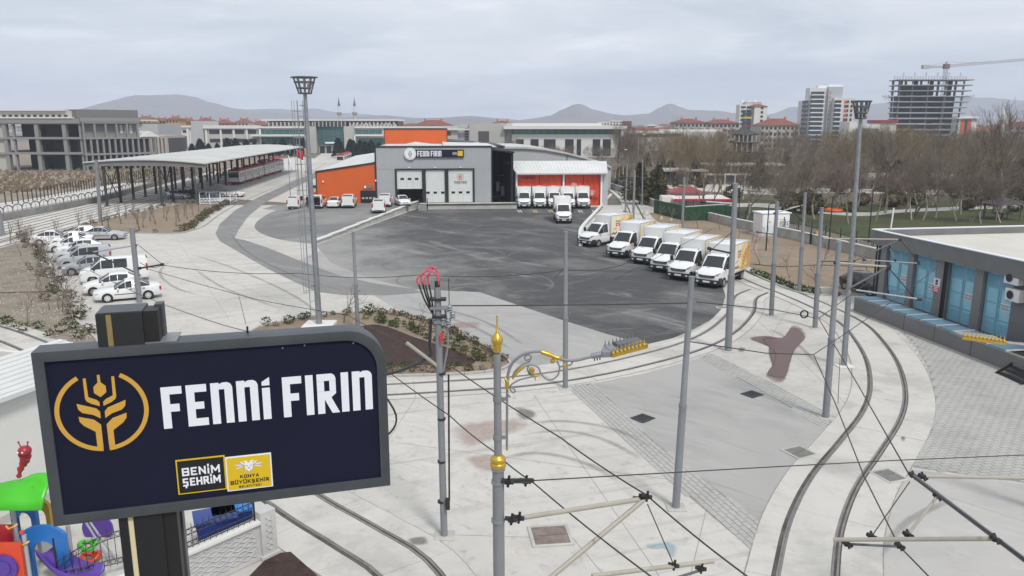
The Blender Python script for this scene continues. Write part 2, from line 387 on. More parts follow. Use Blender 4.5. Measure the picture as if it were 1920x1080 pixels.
M['yard'] = ground_mat('yard', [(CONC,), ((0.4, 0.39, 0.37), 0.07, 10, .44, .62, (1, 1), 0, .75), ((0.55, 0.54, 0.515), 0.3, 10, .5, .7, (1, 3), .5, .6), ((0.35, 0.338, 0.32), 0.9, 11, .5, .7, (1, 1.4), 1.1, .5),
 ((0.27, 0.265, 0.257), 0.22, 11, .52, .7, (0.3, 5.0), -.35, .7), ((0.3, 0.295, 0.287), 0.2, 10, .56, .72, (0.25, 6.0), .55, .5), ((0.42, 0.31, 0.28), 0.11, 6, .6, .74, (1, 1.6), 0, .5), ((0.24, 0.235, 0.225), 2.2, 10, .54, .74, (1, 1), 0, .65), ((0.17, 0.17, 0.17), 7, 4, .68, .78, (1, 1), 0, .6)], arcs=[((.3, .295, .285), .12, (4, -28, 0), .5), ((.36, .35, .34), .1, (30, -60, 0), .5)])
M['asphalt'] = ground_mat('asphalt', [((0.07, 0.071, 0.074),), ((0.155, 0.155, 0.155), 0.08, 11, .46, .64, (1, 1.6), .5, .8), ((0.05, 0.051, 0.054), 0.3, 8, .5, .74, (0.5, 2.5), .2, .7),
 ((0.29, 0.288, 0.284), 0.13, 11, .54, .7, (0.5, 2.2), .9, .65), ((0.26, 0.26, 0.258), 0.3, 11, .56, .72, (0.5, 2.0), -.6, .6), ((0.25, 0.25, 0.248), 0.25, 11, .58, .72, (0.3, 3), .35, .5), ((0.17, 0.17, 0.17), 6, 4, .6, .8, (1, 1), 0, .5)], arcs=[((.24, .24, .24), .11, (6, -70, 0), .35), ((.035, .035, .036), .14, (-9, -78, 0), .5), ((.26, .26, .26), .09, (20, -95, 0), .3)], dust=((.31, .307, .3), .95, .3, 3, 19))
M['road_grey'] = ground_mat('road_grey', [((0.345, 0.342, 0.335),), ((0.28, 0.278, 0.272), 0.1, 9, .44, .64, (1, 2), .7, .8), ((0.38, 0.38, 0.375), 0.3, 11, .5, .68, (0.5, 2), .75, .75), ((0.2, 0.2, 0.2), 0.4, 11, .55, .7, (0.3, 3), .72, .5), ((0.14, 0.14, 0.14), 0.22, 8, .63, .8, (1, 1), 0, .5), ((0.2, 0.2, 0.2), 8, 4, .62, .8, (1, 1), 0, .4)])
M['patch_grey'] = ground_mat('patch_grey', [((0.2, 0.2, 0.2),), ((0.27, 0.27, 0.268), 0.2, 8, .45, .7, (1, 2), .7, .8), ((0.15, 0.15, 0.15), 0.6, 8, .5, .75, (0.3, 3), .75, .7), ((0.25, 0.25, 0.25), 1.2, 6, .64, .8, (1, 1), 0, .5)])
M['pad_asphalt'] = ground_mat('pad_asphalt', [((0.17, 0.17, 0.17),), ((0.28, 0.279, 0.275), 0.05, 8, .42, .66, (1, 1), 0, .85), ((0.1, 0.1, 0.103), 0.2, 8, .5, .74, (0.5, 2.5), .2, .6), ((0.32, 0.32, 0.315), 0.3, 9, .6, .8, (0.3, 3), .7, .5)], arcs=[((.33, .33, .33), .1, (26, -95, 0), .5)], dust=((.33, .328, .32), .9, .2, -20, -8))
M['conc_grey'] = ground_mat('conc_grey', [((0.41, 0.403, 0.39),), ((0.35, 0.345, 0.335), 0.15, 10, .44, .64, (1, 1), 0, .8), ((0.47, 0.465, 0.45), 0.5, 10, .52, .68, (1, 2), .8, .7), ((0.27, 0.265, 0.255), 2.5, 9, .56, .76, (1, 1), 0, .5)])
M['slab'] = ground_mat('slab', [((0.5, 0.49, 0.465),), ((0.37, 0.36, 0.342), 0.25, 10, .44, .64, (1, 1), 0, .8), ((0.56, 0.55, 0.52), 0.7, 8, .52, .75, (1, 2), .3, .6), ((0.29, 0.255, 0.23), 1.1, 10, .55, .74, (1, 1), 0, .6), ((0.2, 0.19, 0.18), 3.5, 8, .6, .78, (1, 1), 0, .6)])
M['soil'] = ground_mat('soil', [((0.245, 0.195, 0.145),), ((0.19, 0.15, 0.112), 0.2, 9, .42, .68, (1, 1), 0, .9), ((0.31, 0.26, 0.2), 0.9, 9, .5, .72, (1, 1), 0, .8), ((0.12, 0.1, 0.07), 4, 8, .55, .72, (1, 1), 0, .7)], bump=0.5, bscale=8)
M['soil_park'] = ground_mat('soil_park', [((0.14, 0.115, 0.085),), ((0.09, 0.08, 0.055), 0.08, 9, .42, .66, (1, 1), 0, .9), ((0.06, 0.085, 0.03), 0.06, 9, .52, .66, (1, 1), 0, .8), ((0.24, 0.2, 0.16), 0.2, 9, .55, .72, (1, 1), 0, .7)], bump=0.4, bscale=4)
M['soil_stony'] = ground_mat('soil_stony', [((0.235, 0.205, 0.165),), ((0.16, 0.135, 0.105), 0.6, 9, .42, .66, (1, 1), 0, .9), ((0.32, 0.3, 0.265), 5, 8, .54, .7, (1, 1), 0, .9), ((0.1, 0.085, 0.06), 7, 8, .55, .7, (1, 1), 0, .7)], bump=0.7, bscale=10)
M['mulch'] = ground_mat('mulch', [((0.055, 0.035, 0.032),), ((0.03, 0.02, 0.019), 2.5, 9, .42, .66, (1, 1), 0, .9), ((0.11, 0.075, 0.065), 9, 8, .55, .7, (1, 1), 0, .9), ((0.3, 0.25, 0.22), 14, 3, .68, .76, (1, 1), 0, .8)], bump=0.9, bscale=18)
M['dry_field'] = ground_mat('dry_field', [((0.25, 0.215, 0.17),), ((0.16, 0.13, 0.1), 0.05, 9, .42, .66, (1, 2), 0, .9), ((0.33, 0.3, 0.26), 0.12, 9, .55, .72, (1, 3), .1, .9), ((0.09, 0.08, 0.05), 0.4, 8, .55, .74, (1, 2), 0, .8)], bump=0.6, bscale=2)
M['earth'] = ground_mat('earth', [((0.17, 0.15, 0.12),), ((0.11, 0.105, 0.085), 0.012, 9, .42, .66, (1, 2), 0, .9), ((0.25, 0.23, 0.2), 0.03, 9, .55, .72, (1, 3), .1, .8), ((0.07, 0.08, 0.05), 0.02, 8, .58, .74, (1, 2), 0, .7)], bump=0.0)
M['grass'] = ground_mat('grass', [((0.055, 0.066, 0.029),), ((0.085, 0.09, 0.042), 0.1, 9, .42, .68, (1, 1), 0, .9), ((0.14, 0.12, 0.065), 0.16, 9, .55, .74, (1, 1), 0, .8), ((0.03, 0.05, 0.015), 1.2, 8, .52, .72, (1, 1), 0, .8)], bump=0.6, bscale=6)
M['paver'] = ground_mat('paver', [((0.38, 0.378, 0.368),), ((0.31, 0.308, 0.3), 0.4, 9, .42, .68, (1, 1), 0, .8), ((0.43, 0.43, 0.42), 3, 6, .5, .72, (1, 1), 0, .7), ((0.2, 0.19, 0.18), 0.8, 9, .62, .8, (1, 1), 0, .6)])
M['joint'] = mat('joint', (0.24, 0.235, 0.225), 0.95, var=0.3, scale=3)
M['gravel_white'] = ground_mat('gravel_white', [((0.52, 0.51, 0.49),), ((0.36, 0.345, 0.32), 0.25, 9, .45, .7, (1, 2), 0, .8), ((0.25, 0.235, 0.21), 1.0, 9, .6, .76, (1, 2), 0, .7)])
M['stain'] = ground_mat('stain', [((0.16, 0.105, 0.1),), ((0.1, 0.07, 0.068), 0.5, 8, .42, .66, (1, 1), 0, .9), ((0.24, 0.18, 0.17), 1.1, 8, .55, .74, (1, 1), 0, .7)], rough=0.35, bump=0)
M['hill'] = ground_mat('hill', [((0.16, 0.14, 0.12),), ((0.11, 0.105, 0.095), 0.004, 9, .42, .66, (1, 2), 0, .9), ((0.21, 0.18, 0.15), 0.01, 9, .55, .72, (1, 2), .3, .8)], bump=0)
# a blurred stain for the puddle: none; the air
hz = bpy.data.materials.new('haze_air'); hz.use_nodes = True; t = hz.node_tree
for n in list(t.nodes): t.nodes.remove(n)
ho = t.nodes.new('ShaderNodeOutputMaterial'); hv = t.nodes.new('ShaderNodeVolumePrincipled')
hv.inputs['Color'].default_value = (0.74, 0.82, 1.0, 1); hv.inputs['Density'].default_value = 0.00025; hv.inputs['Anisotropy'].default_value = 0.0
t.links.new(hv.outputs[0], ho.inputs['Volume'])
mb = MB(); mb.box((-5600, -700, -6), (5600, 5600, 330)); o = mb.build('haze', hz, smooth=False); tag(o, kind='stuff')
# ================================================================== GROUND
def struct(name, mb, m, z=None, **k):
 o = mb.build(name, m, **k); return tag(o, kind='structure')
def sheet_px(name, pts, m, z, smooth=False, closed=True, sub=5):
 P_ = pxs(pts)
 if smooth: P_ = spline(P_, sub, True)
 mb = MB(); mb.sheet(P_, z); return struct(name, mb, m, smooth=False), P_
mb = MB(); mb.sheet([(-5500, -600), (5500, -600), (5500, 5500), (-5500, 5500)], -0.06); struct('ground', mb, M['earth'], smooth=False)
mb = MB(); mb.sheet([(-62, 1), (48, 1), (48, 62), (30, 80), (24, 119), (-62, 119)], 0.0)
mb.sheet([g(420, 372), g(560, 318), g(608, 284), g(770, 284), g(600, 385)], 0.003)
struct('concrete_yard', mb, M['yard'], smooth=False)
# fields and rail yard on the west side
sheet_px('field', [(-500, 520), (-60, 432), (186, 378), (372, 325), (565, 291), (640, 268), (300, 262), (-500, 272)], M['dry_field'], 0.0)
sheet_px('gravel_strip', [(-260, 480), (4, 408), (186, 372), (300, 345), (230, 344), (140, 358), (60, 372), (0, 380), (-260, 400)], M['gravel_white'], 0.01, True)
sheet_px('gravel_yard', [(-300, 560), (-300, 500), (4, 416), (186, 379), (372, 326), (565, 292), (600, 300), (440, 372), (425, 382), (330, 398), (120, 440), (20, 452)], M['gravel_white'], 0.008)
# right side park
GRASS = [(1142, 350), (1230, 384), (1372, 412), (1500, 420), (1640, 455), (2500, 470), (2500, 376), (1900, 372), (1600, 385), (1400, 372), (1240, 362), (1150, 340)]
sheet_px('park_ground', [(1130, 330), (1230, 384), (1640, 440), (2500, 450), (2500, 265), (1900, 268), (1130, 275)], M['soil_park'], -0.01)
sheet_px('park_lawn', GRASS, M['grass'], 0.0)
sheet_px('park_path', [(1330, 392), (1420, 388), (1600, 405), (1700, 398), (1930, 388), (1930, 383), (1700, 392), (1600, 398), (1430, 381), (1330, 386)], M['concrete'], 0.012, True)
sheet_px('park_plaza', [(1240, 352), (1460, 366), (1560, 362), (1900, 366), (1900, 358), (1500, 352), (1240, 340)], M['pale_wall'], 0.008, True)
# upper parking by the factory: rises gently towards the loading bays
def sstep(a, b, x):
 t = min(max((x - a) / (b - a), 0), 1); return t * t * (3 - 2 * t)
WALL_A, WALL_B = g(590, 458), g(783, 389)
def pad_z(x, y):
 return sstep(72, 108, y) * sstep(0, 6, x - left_x(y)) * 0.8
mb = MB(); PADPX = [(470, 428), (500, 405), (545, 387), (600, 381), (640, 378)]
lx = [WALL_A.lerp(WALL_B, i / 12) for i in range(13)]
left = spline(pxs([(592, 458), (540, 452), (500, 442), (478, 428), (486, 412), (520, 394), (570, 384), (588, 381)]), 4)
left = [l for l in left if l.y < 112] 
rows = 24; nn = 14
yy = [WALL_A.y + (118 - WALL_A.y) * (i / rows) for i in range(rows + 1)]
def left_x(y):
 best = None
 for a, b in zip(left, left[1:]):
  if min(a.y, b.y) <= y <= max(a.y, b.y) and abs(b.y - a.y) > 1e-6:
   x = a.x + (b.x - a.x) * (y - a.y) / (b.y - a.y); best = x if best is None else min(best, x)
 return best if best is not None else (left[0].x if y < 90 else -36.5)
def right_x(y): return WALL_A.x + (WALL_B.x - WALL_A.x) * min((y - WALL_A.y) / (WALL_B.y - WALL_A.y), 1.0) - 0.1
vv = []
for y in yy:
 a, b = left_x(y), right_x(y)
 for j in range(nn + 1): x = a + (b - a) * j / nn; vv.append((x, y, 0.012 + pad_z(x, y)))
mb.raw(vv, [(i*(nn+1)+j, i*(nn+1)+j+1, (i+1)*(nn+1)+j+1, (i+1)*(nn+1)+j) for i in range(rows) for j in range(nn)])
struct('parking_surface', mb, M['pad_asphalt'])
# asphalt yard and the roads
ASPH = [(592, 460), (783, 391), (930, 391), (1132, 388), (1092, 430), (1088, 450), (1150, 450), (1240, 470), (1320, 498), (1352, 528), (1360, 554), (1358, 580), (1340, 596), (1300, 618), (1262, 634), (1212, 646), (1140, 627), (1060, 602), (900, 548), (775, 542), (690, 521), (620, 492)]
sheet_px('asphalt_yard', ASPH, M['asphalt'], 0.008)
sheet_px('service_road', [(600, 470), (620, 492), (690, 521), (775, 542), (900, 548), (1060, 602), (1140, 627), (1212, 646), (1130, 662), (1060, 678), (985, 688), (905, 655), (860, 628), (790, 596), (740, 578), (700, 553), (640, 520), (560, 488)], M['road_grey'], 0.004)
sheet_px('asphalt_strip', [(556, 337), (480, 372), (440, 395), (412, 420), (404, 438), (412, 452), (440, 468), (500, 503), (545, 525), (590, 546), (640, 553), (720, 554), (792, 549), (775, 542), (700, 531), (640, 518), (560, 488), (500, 464), (458, 450), (440, 447), (448, 430), (466, 405), (500, 378), (560, 348), (650, 308), (640, 305)], M['patch_grey'], 0.013)
ROAD = [(1112, 719), (1210, 700), (1312, 672), (1440, 741), (1545, 806), (1512, 850), (1470, 915), (1440, 992), (1340, 915), (1228, 830)]
sheet_px('access_road', ROAD, M['road_grey'], 0.008)
sheet_px('concrete_apron', [(1650, 1120), (1650, 1010), (1672, 940), (1708, 880), (1920, 908), (2100, 935), (2100, 1250)], M['conc_grey'], 0.004)
# beds
def kerb(path, parent, proto=[None], step=1.0, w_=0.14, h_=0.11):
 pts = resample(path, step)
 for a, b in zip(pts, pts[1:]):
  l = (b - a).length
  if l < 0.15: continue
  if proto[0] is None:
   q = MB(); q.box((0.008, -w_/2, 0), (0.992, w_/2, h_)); o = q.build('kerb_stone', M['concrete'], parent, bevel=0.012); proto[0] = o
  else: o = piece(proto[0], parent, (0, 0, 0))
  o.location = a; o.rotation_euler = (0, 0, atan2(b.y - a.y, b.x - a.x)); o.scale = (l, 1, 1)
BEDS = {}
def bed(name, pts, m, z, kerb_from=None, kerb_to=None, sub=4):
 o, P_ = sheet_px(name, pts, m, z, True, sub=sub); BEDS[name] = P_
 if kerb_from is not None:
  n = len(P_); a, b = kerb_from * sub, kerb_to * sub
  kerb([P_[i % n] for i in range(a, b + 1)], o)
 return o
bed('stony_bed', [(-60, 436), (30, 436), (62, 462), (84, 505), (112, 555), (145, 602), (185, 645), (120, 640), (60, 626), (0, 611), (-60, 600)], M['soil_stony'], 0.02, 2, 6)
bed('sapling_bed', [(75, 443), (150, 422), (250, 400), (345, 382), (405, 377), (428, 381), (412, 392), (378, 414), (345, 437), (240, 438), (150, 443), (90, 452)], M['soil'], 0.02, 5, 10)
bed('island_bed', [(470, 622), (530, 604), (600, 592), (700, 585), (755, 588), (820, 608), (880, 636), (940, 666), (958, 684), (930, 696), (850, 703), (740, 706), (640, 708), (560, 700), (500, 660)], M['soil'], 0.02, 0, 15)
sheet_px('mulch_patch', [(600, 640), (680, 612), (720, 612), (780, 634), (850, 656), (890, 676), (870, 687), (800, 685), (730, 688), (640, 690), (600, 670)], M['mulch'], 0.03, True)
bed('orchard_bed', [(1184, 402), (1230, 399), (1300, 409), (1376, 413), (1500, 440), (1650, 482), (1652, 545), (1560, 553), (1510, 553), (1440, 528), (1380, 498), (1300, 462), (1210, 426)], M['soil'], 0.02, 6, 13)
mb = MB(); mb.sheet(pxs([(440, 1110), (508, 1040), (545, 1036), (600, 1085), (620, 1110)]), 0.03); struct('mulch_corner', mb, M['mulch'], smooth=False)
# tram tracks set in concrete slabs
def tram_track(name, path, wl, wr, slab_len=4.2, slabs=True, rails=True, z=0.016, groove=0.2):
 path = resample(path, 0.7); gauge = 1.5
 mb = MB(); a, b = offset(path, wl), offset(path, -wr)
 for i in range(len(path) - 1):
  mb.face([(*a[i][:2], z), (*b[i][:2], z), (*b[i+1][:2], z), (*a[i+1][:2], z)])
 root = struct(name, mb, M['joint'], smooth=False)
 if slabs:
  k = max(int(slab_len / 0.7), 1)
  for s0 in range(0, len(path) - 1, k):
   e = min(s0 + k, len(path) - 1); q = MB(); idx = list(range(s0, e + 1))
   if len(idx) < 2: continue
   for lo, hi in ((wl - 0.03, 0.86), (0.62, -0.62), (-0.86, -wr + 0.03)):
    A, B = offset(path, lo), offset(path, hi); zz_ = z + 0.006 + 0.004 * (hash((s0, lo)) % 3)
    T = []; Bt = []
    for n_, i in enumerate(idx):
     pa, pb = A[i].copy(), B[i].copy()
     if n_ == 0: d = (path[i+1] - path[i]).normalized() * 0.018; pa += d; pb += d
     T.append((pa.x, pa.y)); Bt.append((pb.x, pb.y))
    q.prism(T + Bt[::-1], z - 0.01, zz_)
   q.build('slab', M['slab'], root, smooth=False)
 for s in (1, -1):
  c = offset(path, s * gauge / 2)
  q = MB(); A, B = offset(path, s * gauge / 2 + .125), offset(path, s * gauge / 2 - .125)
  for i in range(len(path) - 1): q.face([(*A[i][:2], z+.004), (*B[i][:2], z+.004), (*B[i+1][:2], z+.004), (*A[i+1][:2], z+.004)])
  q.build('rail_groove', M['rail_groove'], root, smooth=False)
  q = MB()
  for o_ in (-0.04, 0.09 * -s):
   A, B = offset(path, s * gauge / 2 + o_ + .03), offset(path, s * gauge / 2 + o_ - .03)
   for i in range(len(path) - 1):
    q.raw([(*A[i][:2], z), (*B[i][:2], z), (*B[i+1][:2], z), (*A[i+1][:2], z), (*A[i][:2], z+.022), (*B[i][:2], z+.022), (*B[i+1][:2], z+.022), (*A[i+1][:2], z+.022)],
                      [(4,5,6,7), (0,4,7,3), (1,2,6,5)])
  q.build('rail', M['rail_steel'], root, smooth=False)
 return root
TA = spline(pxs([(1490, 1290), (1502, 1160), (1511, 1075), (1527, 985), (1562, 905), (1612, 838), (1652, 780), (1664, 732), (1654, 680), (1627, 636), (1597, 606), (1543, 577), (1480, 550), (1425, 529), (1330, 485), (1245, 442), (1200, 412), (1188, 392), (1176, 372), (1148, 351), (1110, 335)]), 10)
tram_track('tram_track', TA, 1.55, 1.95)
TB = spline(pxs([(1425, 545), (1398, 558), (1390, 585), (1352, 622), (1288, 652), (1172, 683), (1064, 704), (968, 716), (900, 721), (730, 731), (560, 738), (380, 742), (230, 735), (60, 700), (-60, 670)]), 8)
tram_track('tram_track', TB, 1.35, 1.35, z=0.01)
TC = spline(pxs([(860, 1240), (765, 1075), (672, 1010), (576, 953), (470, 880), (360, 800), (200, 706), (90, 660), (0, 625), (-120, 590)]), 8)
tram_track('tram_track', TC, 1.9, 1.6, z=0.013)
# depot lines beside and below the tram shed (vanishing towards the shed axis)
AX = Vector((-0.103, 1, 0)).normalized()
for k, (px, py) in enumerate([(60, 410), (60, 420), (60, 431), (60, 443)]):
 p = g(px, py); q = MB()
 for s in (-0.75, 0.75):
  a = p + Vector((s, 0, 0)) - AX * 14; b = p + Vector((s, 0, 0)) + AX * (95)
  q.beam((a.x, a.y, 0.04), (b.x, b.y, 0.04), 0.09, 0.06)
 rt = MB(); a = p - AX * 14; b = p + AX * 95
 rt.beam((a.x, a.y, 0.012), (b.x, b.y, 0.012), 2.2, 0.02)
 t_ = struct('depot_track', rt, M['gravel_white'], smooth=False)
 q.build('rail', M['rail_groove'], t_, smooth=False)
# block paving: every block its own raised piece, joined per strip
def pavers(parent, poly, dirv, bl, bw, z, gap=0.026):
 d = Vector((dirv[0], dirv[1], 0)).normalized(); n = Vector((-d.y, d.x, 0)); c = sum((Vector((p[0], p[1], 0)) for p in poly), Vector()) / len(poly)
 us = [(Vector((p[0], p[1], 0)) - c).dot(d) for p in poly]; vs_ = [(Vector((p[0], p[1], 0)) - c).dot(n) for p in poly]
 mb = MB(); rr = random.Random(3); r_ = 0; v = min(vs_)
 while v < max(vs_):
  u = min(us) - (bl / 2 if r_ % 2 else 0)
  while u < max(us):
   ctr = c + d * (u + bl / 2) + n * (v + bw / 2)
   if in_poly(ctr, poly):
    h = z + 0.008 + rr.random() * 0.007; tl = (rr.random() - .5) * 0.006
    q = [c + d * (u + gap/2) + n * (v + gap/2), c + d * (u + bl - gap/2) + n * (v + gap/2), c + d * (u + bl - gap/2) + n * (v + bw - gap/2), c + d * (u + gap/2) + n * (v + bw - gap/2)]
    mb.raw([(p.x, p.y, z) for p in q] + [(p.x, p.y, h + (tl if i < 2 else -tl)) for i, p in enumerate(q)], [(4,5,6,7), (0,1,5,4), (1,2,6,5), (2,3,7,6), (3,0,4,7)])
   u += bl
  v += bw; r_ += 1
 o = mb.build('paver', M['paver'], parent, smooth=False); return tag(o, kind='stuff')
def paved(name, pts, bl, bw, dirv, z):
 o, P_ = sheet_px(name, pts, M['joint'], z); pavers(o, P_, dirv, bl, bw, z); return o
s1 = [(1064, 726), (1112, 718), (1228, 829), (1340, 914), (1440, 991), (1408, 1030), (1290, 930), (1178, 832)]
d1 = g(1440, 991) - g(1112, 718); paved('paved_strip', s1, 0.4, 0.2, d1, 0.004)
s2 = [(1312, 671), (1333, 662), (1450, 720), (1572, 786), (1546, 805), (1440, 740)]
d2 = g(1546, 805) - g(1312, 671); paved('paved_strip', s2, 0.4, 0.2, d2, 0.004)
s3 = [(1752, 742), (1740, 690), (1716, 648), (1690, 622), (1800, 640), (1960, 700), (2080, 760), (2080, 930), (1920, 905), (1712, 876), (1740, 812)]
paved('paved_square', s3, 0.42, 0.21, (1, 0.12), 0.004)
# stains that fade out at their rims
def stain_mat(name, c, rough, lo=.25, hi=.75, am=1.0):
 m = bpy.data.materials.new(name); m.use_nodes = True; t = m.node_tree; b = t.nodes['Principled BSDF']; b.inputs['Base Color'].default_value = (*c, 1); b.inputs['Roughness'].default_value = rough; b.inputs['Specular IOR Level'].default_value = .3
 a = t.nodes.new('ShaderNodeAttribute'); a.attribute_name = 'fade'; tx = t.nodes.new('ShaderNodeTexCoord'); n = t.nodes.new('ShaderNodeTexNoise'); n.inputs['Scale'].default_value = 1.6; n.inputs['Detail'].default_value = 9; n.inputs['Roughness'].default_value = .7
 t.links.new(tx.outputs['Object'], n.inputs['Vector']); s_ = t.nodes.new('ShaderNodeMath'); s_.operation = 'ADD'; t.links.new(a.outputs['Fac'], s_.inputs[0]); t.links.new(n.outputs['Fac'], s_.inputs[1])
 r = t.nodes.new('ShaderNodeMapRange'); r.inputs['From Min'].default_value = .5 + lo; r.inputs['From Max'].default_value = .5 + hi; r.inputs['To Max'].default_value = am; t.links.new(s_.outputs[0], r.inputs[0]); t.links.new(r.outputs[0], b.inputs['Alpha']); return m
def fade_sheet(name, vs_, fs_, fade, m):
 q = MB(); q.raw(vs_, fs_); o = struct(name, q, m, smooth=False); at_ = o.data.attributes.new('fade', 'FLOAT', 'POINT'); at_.data.foreach_set('value', fade)
def blob(name, pts, m, z, inner=.62):
 P_ = spline(pxs(pts), 5, True); n = len(P_); c = sum(P_, Vector()) / n; V = [(p.x, p.y, z) for p in P_] + [(c.x + (p.x - c.x) * inner, c.y + (p.y - c.y) * inner, z) for p in P_]
 F = [(i, (i + 1) % n, n + (i + 1) % n, n + i) for i in range(n)] + [tuple(n + i for i in t) for t in tessellate_polygon([[Vector((c.x + (p.x - c.x) * inner, c.y + (p.y - c.y) * inner, 0)) for p in P_]])]
 fade_sheet(name, V, F, [0.0] * n + [1.0] * n, m)
def streak(name, pts, w_, m, z):
 P_ = spline(pxs(pts), 8); n = len(P_); V = []; fd = []; F = []
 for d, f in ((w_, 0.0), (w_ * .3, 1.0), (-w_ * .3, 1.0), (-w_, 0.0)):
  for i, p in enumerate(offset(P_, d)): V.append((p.x, p.y, z)); fd.append(f * min(1, 4 * i / n, 4 * (n - 1 - i) / n))
 for k in range(3): F += [(k*n+i, (k+1)*n+i, (k+1)*n+i+1, k*n+i+1) for i in range(n - 1)]
 fade_sheet(name, V, F, fd, m)
WET = stain_mat('wet_rust', (.11, .062, .058), .35, .1, .7); RED = stain_mat('red_dust', (.38, .26, .23), .9, .35, 1.1, .45); TYRE = stain_mat('tyre_rubber', (.22, .215, .21), .9, .35, 1.2, .4); OIL = stain_mat('oil_drip', (.17, .165, .16), .7, .3, 1.0, .6); CYAN = stain_mat('blue_spray', (.26, .42, .5), .9, .35, 1.1, .5); PALE = stain_mat('pale_dust', (.26, .257, .25), .9, .3, 1.1, .45)
for pts in ([(1428, 633), (1465, 632), (1478, 620), (1488, 608), (1508, 617), (1512, 634), (1497, 650), (1485, 672), (1479, 698), (1470, 718), (1452, 719), (1434, 708), (1447, 690), (1452, 665), (1438, 650)], [(1405, 634), (1440, 630), (1470, 640), (1450, 652), (1425, 644)], [(1440, 650), (1472, 640), (1488, 660), (1470, 700), (1452, 700)]): blob('puddle', pts, WET, .03 + .0005 * len(pts), .72)
for pts in ([(830, 800), (900, 785), (990, 780), (1010, 800), (930, 830), (850, 850)], [(860, 855), (930, 850), (960, 880), (900, 890)], [(840, 605), (905, 602), (900, 615), (850, 617)], [(90, 480), (130, 478), (140, 490), (100, 492)], [(560, 600), (600, 596), (610, 606), (570, 610)]): blob('red_stain', pts, RED, .022, .5)
blob('blue_stain', [(1205, 1020), (1255, 1014), (1275, 1028), (1265, 1050), (1250, 1030), (1215, 1030)], CYAN, .022, .6)
for pts in ([(1190, 778), (1225, 782), (1215, 795), (1195, 795)], [(960, 760), (1005, 770), (1010, 785), (975, 790)], [(1385, 650), (1400, 652), (1395, 662), (1382, 660)], [(1690, 800), (1700, 800), (1698, 830), (1688, 830)], [(180, 575), (230, 570), (240, 582), (190, 586)], [(700, 850), (735, 848), (730, 866), (704, 866)], [(760, 1010), (800, 1004), (806, 1022), (770, 1026)]): blob('oil_stain', pts, OIL, .024, .45)
for k, pts in enumerate(([(960, 800), (1050, 790), (1150, 805), (1240, 850)], [(950, 822), (1050, 808), (1140, 828), (1230, 880)], [(905, 870), (1000, 850), (1100, 870), (1200, 930)], [(640, 640), (560, 560), (430, 500), (330, 470)], [(700, 560), (560, 520), (460, 470), (420, 420)], [(400, 560), (330, 540), (300, 510), (330, 480)], [(560, 590), (420, 540), (360, 500)], [(1430, 610), (1500, 650), (1560, 720)], [(1640, 1060), (1700, 980), (1800, 930)], [(750, 560), (900, 600), (1000, 660)], [(720, 565), (880, 610), (980, 672)])): streak('tyre_mark', pts, .22, TYRE, .021)
for k in range(16):
 a0 = R.uniform(0, 6.28); c = g(R.uniform(760, 1180), R.uniform(400, 590)); r_ = R.uniform(3, 8); n = 20; a1 = R.uniform(1.2, 3.0); P_ = [c + Vector((r_ * cos(a0 + a1 * i / n), r_ * sin(a0 + a1 * i / n), 0)) for i in range(n + 1)]; keep = spline; pp_ = [p for p in P_ if in_poly(p, pxs(ASPH))]
 if len(pp_) > 6:
  V = []; F = []; fd = []; n = len(pp_)
  for d, f in ((.2, 0.0), (.06, 1.0), (-.06, 1.0), (-.2, 0.0)):
   for i, p in enumerate(offset(pp_, d)): V.append((p.x, p.y, .02)); fd.append(f * min(1, 4 * i / n, 4 * (n - 1 - i) / n))
  for q_ in range(3): F += [(q_*n+i, (q_+1)*n+i, (q_+1)*n+i+1, q_*n+i+1) for i in range(n - 1)]
  fade_sheet('tyre_mark', V, F, fd, PALE)
# kerb wall beside the asphalt, below the red shed
mb = MB(); kp = pxs([(1146, 366), (1118, 398), (1092, 427), (1087, 446), (1089, 462)]); A = spline(kp, 6)
root = None
for i, (a, b) in enumerate(zip(A, A[1:])): mb.beam((a.x, a.y, 0.14), (b.x, b.y, 0.14), 0.35, 0.28)
o = mb.build('kerb_wall', M['white_wall']); tag(o, 'low pale kerb wall curving beside the asphalt below the red shed', 'wall')
# drain slots along the west road
mb = MB(); A = spline(pxs([(345, 437), (382, 424), (408, 405), (440, 386), (500, 358), (560, 334), (612, 306)]), 6)
for a, b in zip(A, A[1:]): mb.beam((a.x, a.y, .012), (b.x, b.y, .012), .22, .02)
struct('road_gutter', mb, M['joint'], smooth=False)
# sawn joints in the pale concrete
for a, b in (((560, 735), (1062, 735)), ((760, 1000), (1075, 1010)), ((1075, 1010), (1150, 1100)), ((745, 830), (1300, 905)), ((1000, 740), (1250, 1100)), ((780, 745), (640, 960)), ((1330, 930), (1290, 1100)), ((1620, 880), (1940, 985)), ((330, 445), (430, 600)), ((120, 530), (560, 560)), ((300, 470), (600, 600)), ((1420, 600), (1600, 770)), ((1490, 560), (1440, 640))):
 p, r_ = g(*a), g(*b); mb = MB(); mb.beam((p.x, p.y, .002), (r_.x, r_.y, .002), .02, .006); struct('concrete_joint', mb, M['saw_cut'], smooth=False)
